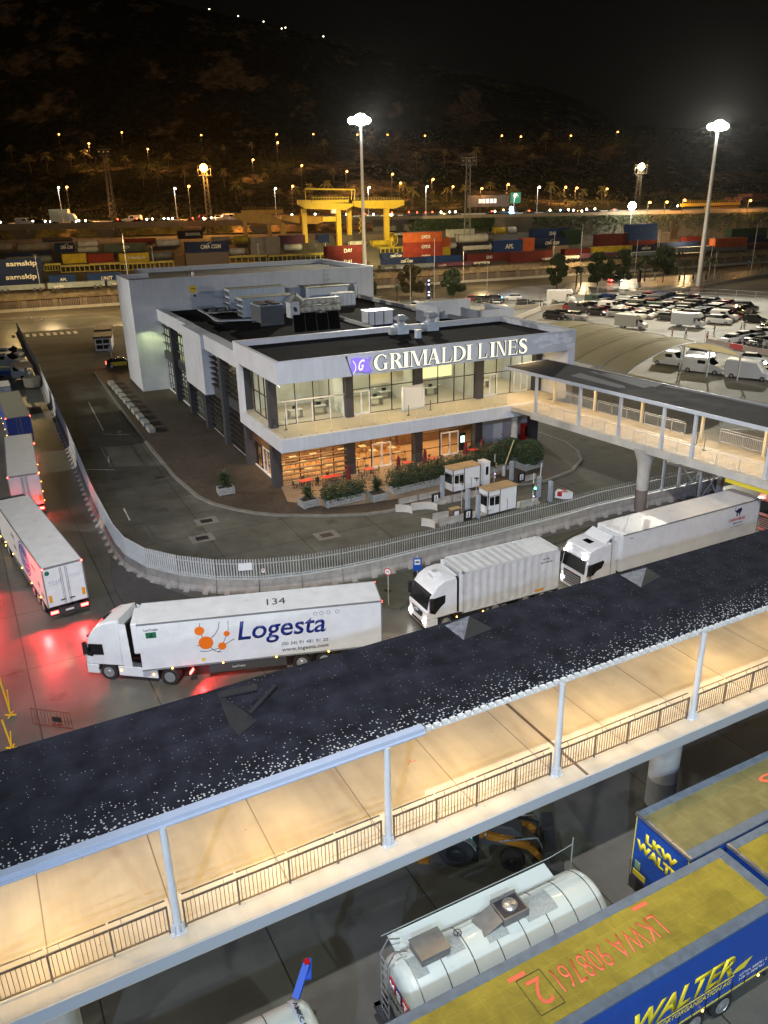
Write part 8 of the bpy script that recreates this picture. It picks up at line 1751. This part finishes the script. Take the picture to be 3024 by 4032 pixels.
o=thing('hotel_terrace','distant terrace with a row of tiny lights on the far hill at right','building',(0,0,0),0); g=GY(1590*1.8228,306*1.8228,600); MB().box(g.x-22,g.x+16,600,606,g.z-14,g.z-.5).build('wall',P('far_wall',(.05,.05,.05),.9),o); m=MB()
for i,dx in enumerate((-40,-37,-20,-14,-11,-7,-4,0,3,6,9,12,14)): m.ball((g.x+dx,598,g.z+.3*math.sin(i)),.55,6,4)
m.build('string_lights',GE[0],o); m=MB().ball((g.x+3,597,g.z-6),1.3,8,5).ball((g.x-42,598,g.z),1.3,8,5).box(g.x-4,g.x+3,597,598,g.z-.6,g.z+.6);m.build('spot_lamps',GE[0],o)
for px,py,e in ((50,445,9000),(190,440,9000),(330,430,9000),(480,440,7000)):  # orange fill lamps added without fixtures to light the lower rocks
    g=GY(px*1.8228,py*1.8228,338); lamp('POINT',(g.x,338,g.z-3),e,(1,.45,.12),.4)
# floodlight masts
def mast(label,x,y,ztop,r=.5,heads=5,lattice=False,col=None,base=False,gl=90,hs=1.15):
    z0=yz(x,y) if y-.425*x>252 and y<342 else 0.0
    if y>342: z0=hill(x,y)
    o=thing('floodlight_mast',label,'floodlight mast',(x,y,z0),0);h=ztop-z0
    if lattice:
        m=MB();w_=lambda t:1.1-.5*t;n=14
        for i in range(n):
            t0,t1=i/n,(i+1)/n
            for sx_,sy_ in ((-1,-1),(1,-1),(1,1),(-1,1)): m.bar((sx_*w_(t0),sy_*w_(t0),h*t0),(sx_*w_(t1),sy_*w_(t1),h*t1),.16)
            m.bar((-w_(t0),-w_(t0),h*t0),(w_(t1),-w_(t1),h*t1),.1).bar((w_(t0),-w_(t0),h*t0),(-w_(t1),-w_(t1),h*t1),.1).bar((-w_(t0),w_(t0),h*t0),(-w_(t0),-w_(t1),h*t1),.1)
        m.box(-2.4,2.4,-1.2,1.2,h-.2,h).box(-2.4,2.4,-1.2,1.2,h-2.4,h-2.25); 
        for xx in (-2.4,-1.2,0,1.2,2.4): m.bar((xx,-1.2,h-2.4),(xx,-1.2,h+1),.09)
        m.bar((-2.4,-1.2,h+1),(2.4,-1.2,h+1),.08);m.build('lattice',GALV if col is None else col,o)
    else: MB().tube((0,0,0),(0,0,h),r,r*.42,n=14).build('pole',GALV,o,smooth=50)
    if base: MB().tube((0,0,0),(0,0,1.5),1.9,n=22).build('base',P('mast_base',(.22,.15,.12),.85,var=.2),o)
    g_=E('flood_%d'%gl,(1,.97,.84),gl) if col is None or heads>0 else None
    for i in range(heads):
        dx=(-2.1,0,.7,1.5,.3,-.8)[i];dz=(0,.2,.1,0,.5,.3)[i]
        q=MB().box(dx-.5,dx+.5,-.3,.4,h+dz-.1,h+dz+.65).build('lamp_housing',DSTEEL,o);MB().ball((dx,-.7,h+dz+.1),hs*(1.45 if i==1 else .85),10,6,sz=.8).build('lamp_glow',g_,q)
    if heads: MB().box(-2.3,1.9,-.1,.1,h-.05,h+.1).build('crossbar',GALV,o)
    return o
M1=G(779*1.8228,262*1.8228,43);mast('tall floodlight mast with blazing white heads rising behind the terminal tower',M1.x,M1.y,43,.62)
z2=ZH(87.36,222.6,275*1.8228);mast('tall floodlight mast with round base standing in the car park at right',87.36,222.6,z2,.75,5,base=True)
lamp('SPOT',(M1.x+1,M1.y-2,43),330000,(1,.96,.80),.7,(45,160,0),spot=125,blend=.6); lamp('SPOT',(M1.x-2,M1.y-1,43.3),12000,(1,.96,.80),.7,(-35,120,0),spot=110,blend=.6)
lamp('SPOT',(86.5,220,z2+.5),330000,(1,.97,.82),.7,(52,145,0),spot=120,blend=.5); lamp('SPOT',(87.5,225,z2),25000,(1,.8,.45),.7,(90,290,5),spot=120,blend=.5)
for Px,Py,Y,lit,lb in ((225,322,352,0,'unlit lattice floodlight tower at left before the hill'),(442,365,335,1,'lattice tower with blazing orange floodlight before the hill'),(1012,340,290,0,'lattice tower standing among the containers'),(1383,362,350,2,'lattice tower with orange white floodlight at right')):
    g=GY(Px*1.8228,Py*1.8228,Y);o=mast(lb,g.x,Y,g.z,lattice=True,heads=0,col=DSTEEL if Px!=1012 else P('lattice_dull',(.2,.19,.16),.6))
    h=g.z-o.location.z
    if lit:
        MB().ball((0,-1.6,h+.3),1.15 if lit==1 else 1.3,10,6).build('lamp_glow',E('flood_orange',(1,.42,.05),40) if lit==1 else E('flood_cream',(1,.72,.30),60),o); MB().ball((0,-1.9,h+.3),1.5,10,6).build('lamp_glow',MC.get('flood_orange') or SOD,o) if lit==1 else None; lamp('POINT',(g.x,Y-4,g.z),90000 if lit==1 else 20000,(1,.40,.06) if lit==1 else (1,.7,.35),.8)
    else:
        for dx in (-1.8,0,1.8): MB().ball((dx,-1.3,h-1),.28,7,4).build('lamp_head',P('lamp_off',(.5,.5,.45),.4),o)
g=GY(1365*1.8228,445*1.8228,VY-6);o=thing('yard_floodlight','blazing white low floodlight above the right end of the yard','floodlight',(g.x,VY-6,yz(g.x,VY-6)),0);h=g.z-o.location.z
MB().tube((0,0,0),(0,0,h),.15,n=8).build('pole',GALV,o);MB().ball((0,-.4,h),1.5,10,6).build('lamp_glow',E('flood_90',(1,.97,.84),90),o);lamp('POINT',(g.x,VY-9,g.z),5000,(.95,1,.75),.8)
# warm lamps added to light crane and containers, hanging free of any mast
g=GYard(*r6p(1400,560)); lamp('SPOT',(g.x-6,g.y-42,34),260000,(1,.80,.34),.8,(g.x,g.y+12,10),spot=62,blend=.8)
for px,e in ((60,6500),(420,12000),(860,16000),(1620,16000),(2150,7000),(2560,7000),(2900,9000)):
    g=G(px,1150,5); lamp('POINT',(g.x,g.y-4,17),e,(1,.66,.26),.8)
# street lights along the port road (poles)
for i,(f,x,yb,yt) in enumerate([(r7p,435,860,370),(r7p,670,760,480),(r7p,1395,760,330),(r7p,1620,640,315),(r8p,118,700,250),(r8p,570,670,385),(r8p,730,710,295),(r8p,765,480,290),(r8p,1170,720,350),(r8p,1520,640,260),(r8p,1215,700,480),(r8p,885,730,560),(r7p,240,880,600),(r7p,865,830,590),(r7p,22,640,400),(r5p,325,580,340),(r5p,858,700,440),(r5p,1258,440,272),(r6p,455,600,450),(r6p,1003,580,450)]):
    g=G(*f(x,yb),0) if yb>620 else GYard(*f(x,yb)); h=ZH(g.x,g.y,f(x,yt)[1])-g.z
    o=thing('lamp_post','slender grey lamp post near the port road, %s in reading order'%nth(i+1) if 0 else 'slender unlit lamp post by the yard wall, %s of the row counted from the middle'%nth(i+1),'lamp post',g,0,'unlit lamp posts by the port road'); MB().tube((0,0,0),(0,0,h),.11,.06,n=8).build('pole',GALV,o); MB().box(-.7,.7,-.12,.12,h,h+.12).build('head',DSTEEL,o)
# ================================================================ TREES
def tree(x,y,hp,label,wd=2.2,kind='oval',leaf=LEAF,n=11000):
    h=hp;wd*=1.3;o=thing('street_tree',label,'tree',(x,y,0),random.uniform(0,6),'trees along the port road')
    m=MB().tube((0,0,0),(0,0,h*.42),.16,.11,n=8)
    for i in range(7): t=random.uniform(0,6.28); m.tube((0,0,h*.28+i*h*.05),(math.cos(t)*wd*.5,math.sin(t)*wd*.5,h*.45+i*h*.06),.06,.02,n=5)
    m.build('trunk',BARK,o)
    cl=[]
    for i in range(26):
        z=random.uniform(.18,.97);r=wd*(math.sin(PI*(z*.92+.04))**.7)*random.uniform(.25,.85);t=random.uniform(0,6.28);cl.append((math.cos(t)*r,math.sin(t)*r,h*z,random.uniform(.35,.75)*wd*.45))
    def f():
        c=random.choice(cl);v=Vector((random.gauss(0,1),random.gauss(0,1),random.gauss(0,1))).normalized()*c[3]*random.uniform(.55,1.05);return (c[0]+v.x,c[1]+v.y,max(h*.12,c[2]+v.z))
    leaves(n,f,.32).build('crown',leaf,o);return o
def palmt(x,y,h,label,z=0,group='palms along the port road',lm=None,src=None):
    o=thing('palm_tree',label,'palm tree',(x,y,z),random.uniform(0,6),group); MB().tube((0,0,0),(.15,0,h*.72),.24,.16,n=8).build('trunk',BARK,o);m=MB();top=Vector((.15,0,h*.72))
    for i in range(30):
        t=random.uniform(0,2*PI);e=random.uniform(-.3,1.3);r=h*.34*random.uniform(.8,1.1);pr=top
        for k in range(1,6):
            s=k/5;q=top+Vector((math.cos(t)*math.cos(e)*r*s,math.sin(t)*math.cos(e)*r*s,math.sin(e)*r*s-.75*r*s*s*.8));d=(q-pr).normalized();nn=d.cross(Vector((0,0,1))).normalized()*r*.16*(1-abs(s-.5))
            m.add([pr,pr+nn-Vector((0,0,r*.07)),q],[(0,1,2)]).add([pr,q,pr-nn-Vector((0,0,r*.07))],[(0,1,2)]);pr=q
    m.build('fronds',lm or LEAF,o);return o
def hpx(x,y,py): return ZH(x,y,py)
OLV=P('olive_leaf',(.10,.085,.03),.7,var=.5,vs_=1)
for i,(x,y,f,yt,wd,lf,lb) in enumerate([(51.0,234.4,r7p,500,2.6,LEAFD,'tall slim dark tree left of the car park'),(20.1,221.6,r7p,640,2.9,LEAFD,'dark tree behind the terminal roof'),(8.8,225,r7p,600,3.0,OLV,'yellowish tree behind the terminal roof'),(-3,222,r7p,640,2.2,LEAFD,'dark tree at the tower corner'),(64.8,242.0,r8p,490,3.2,LEAFD,'reddish dark broad tree behind the campers'),(71.0,240.8,r8p,450,3.0,LEAFD,'dark tree second in the group of tall ones'),(86.5,248.6,r8p,445,3.5,LEAFD,'bushy round dark tree left of the big mast')]):
    tree(x,y,hpx(x,y,f(0,yt)[1]),lb,wd,leaf=lf)
for i,(x,y,f,yt) in enumerate([(82.4,253.3,r8p,490),(79.5,250,r8p,560),(96.6,258.3,r8p,535),(98.5,243.5,r8p,505),(128.8,277.8,r8p,495),(60.1,242.9,r8p,600),(4.6,215.9,r7p,740),(14.3,220.1,r7p,735),(57,236,r7p,590)]): palmt(x,y,1.15*hpx(x,y,f(0,yt)[1]),'palm tree beside the port road, %s of the nine counted towards the mast'%nth(i+1))
ps=None;rp=[(335,345),(305,355),(20,310),(60,330),(95,318),(230,320),(268,335),(395,352),(480,350),(505,365),(535,372),(600,375),(637,375),(668,385),(705,388),(738,390),(765,382),(800,395),(872,385),(890,400),(965,398),(1005,392),(1060,395),(1108,405),(1190,425),(1210,428),(1260,420),(1300,430),(150,330),(180,322),(570,345),(720,350),(900,330),(960,325),(1030,320),(1150,330),(440,335),(360,320),(860,300),(800,310),(480,290),(540,280),(700,300),(1250,330),(1180,300)]
for i,(x,y) in enumerate(rp):
    Y=465 if y<315 else (440 if y<340 else (415 if y<362 else (388 if y<400 else 362)));g=GY(x*1.8228,y*1.8228,Y);h=7.5+(i%4);lb='palm tree on the dim hillside, %s in the list from the brightest lit one'%nth(i+1) if 0 else 'palm tree on the dark hillside, %s of the scattered palms'%nth(i+1)
    z=hill(g.x,Y)
    if ps is None: ps=palmt(g.x,Y,9,lb,z,'palms on the hillside',P('palm_lit',(.30,.26,.07),.6,var=.3))  # lamplight on the palms is put into the frond colour
    else: dup(ps,(g.x,Y,z),random.uniform(0,6),lb,scale=.8+.12*(i%5))
# information totem, bollards, road car
g=G(*r7p(388,865),0);o=thing('info_totem','dark blue totem with small lit marks by the car park entrance','totem',g,WR);MB().box(-.5,.5,-.2,.2,0,5.2).build('board',NAVY,o);m=MB()
for z in (.8,1.6,3.6,4.6): m.box(-.3,.3,-.23,-.2,z,z+.4)
m.build('lit_marks',E('totem_lit',(.9,.95,1),1.5),o); g=G(*r8p(605,725),0);o=thing('info_totem','black slim totem beside the palms','totem',g,WR);MB().box(-.5,.5,-.3,.3,0,4.5).build('board',BLACK,o);MB().box(-.3,.3,-.32,-.3,3.6,4.2).build('white_mark',WHITEP,o)
g=G(*r8p(410,725),0);cc=car('hatch','black',g.x-2,g.y,R(25)+0,'dark car with red tail lamps driving on the port road','cars on the port road',1.2)
o=thing('tail_glow','red glowing tail lamps of the car on the port road','lamp',G(*r8p(380,710),.8),0);MB().ball((0,0,0),.3).ball((-1.0,-.5,.1),.2).build('lens',TAIL,o);o=thing('headlamp','white glowing lamp of the car on the port road','lamp',G(*r8p(465,708),.8),0);MB().ball((0,0,0),.22).build('lens',HEAD,o)
for i,(x,y) in enumerate(((935,708),(1045,705),(1150,705))): g=G(*r8p(x,y),0);o=thing('road_bollard','black bollard by the port road, %s of three'%('left','middle','right')[i],'bollard',g,0,'black bollards by the port road');MB().lathe([(.3,0),(.3,1.5),(.2,1.8)],n=10).build('body',BLACK,o);MB().tube((0,0,1.3),(0,0,1.4),.31,n=10).build('ring',WHITEP,o)
g=G(*r8p(1497,610),0);o=thing('blue_road_sign','small blue road sign by the palm at right','sign',g,WR);MB().tube((0,0,0),(0,0,2.6),.06).build('pole',GALV,o);MB().box(-.55,.55,-.08,-.03,1.4,3.0).build('plate',MC['sign_blue'],o);MB().box(-.4,.4,-.1,-.08,1.8,2.4).build('white_mark',WHITEP,o)
# scooter shape on the far left road: parked bicycle rack
g=G(143,1265,0);o=thing('bicycle_stand','pale bicycle stand on the traffic island at far left','bicycle stand',g,WR);m=MB()
for k in (-1,1):
    for i in range(12): t=2*PI*i/12;t1=2*PI*(i+1)/12; m.bar((k*1.3+.5*math.cos(t),0,.5+.5*math.sin(t)),(k*1.3+.5*math.cos(t1),0,.5+.5*math.sin(t1)),.1)
m.bar((-1.3,0,.5),(1.3,0,1.0),.06);m.build('frame',GALV,o)
# port road sodium light
for px,e in ((200,5200),(480,4200),(1650,5500),(1900,7000),(2300,8000),(2700,8000),(3000,8000)):
    g=G(px,1245 if px<1000 else 1130-(px-1900)*.10,0); lamp('POINT',(g.x,g.y,9.5),e,(1,.70,.34),.4)
# ================================================================ NIGHT HAZE
hz=MB().box(-645,645,-115,845,-1,262).build('haze',[]); tag(hz,kind='stuff')
hm=bpy.data.materials.new('haze_air');hm.use_nodes=True;n_=hm.node_tree;n_.nodes.clear()
ho=n_.nodes.new('ShaderNodeOutputMaterial');hv=n_.nodes.new('ShaderNodeVolumePrincipled');hv.inputs['Density'].default_value=.000011;hv.inputs['Color'].default_value=(.9,.9,.9,1);hv.inputs['Anisotropy'].default_value=.86
n_.links.new(hv.outputs[0],ho.inputs['Volume']);hz.data.materials.append(hm)
# ---------------------------------------------------------------- put the origin of far things at their own base
bpy.context.view_layer.update()
for o in list(sc.objects):
    if o.type=='EMPTY' and o.parent is None and o.name.split('.')[0] in ('gantry_crane','flat_wagon','tenement_building','hotel_terrace','roof_hatch','torn_felt'):
        ms=[c for c in o.children_recursive if c.type=='MESH']; vv=[v.co for c in ms for v in c.data.vertices]
        off=Vector(((min(v.x for v in vv)+max(v.x for v in vv))/2,(min(v.y for v in vv)+max(v.y for v in vv))/2,min(v.z for v in vv)))
        for c in ms: c.data.transform(Matrix.Translation(-off))
        o.location=Vector(o.location)+o.rotation_euler.to_matrix()@off
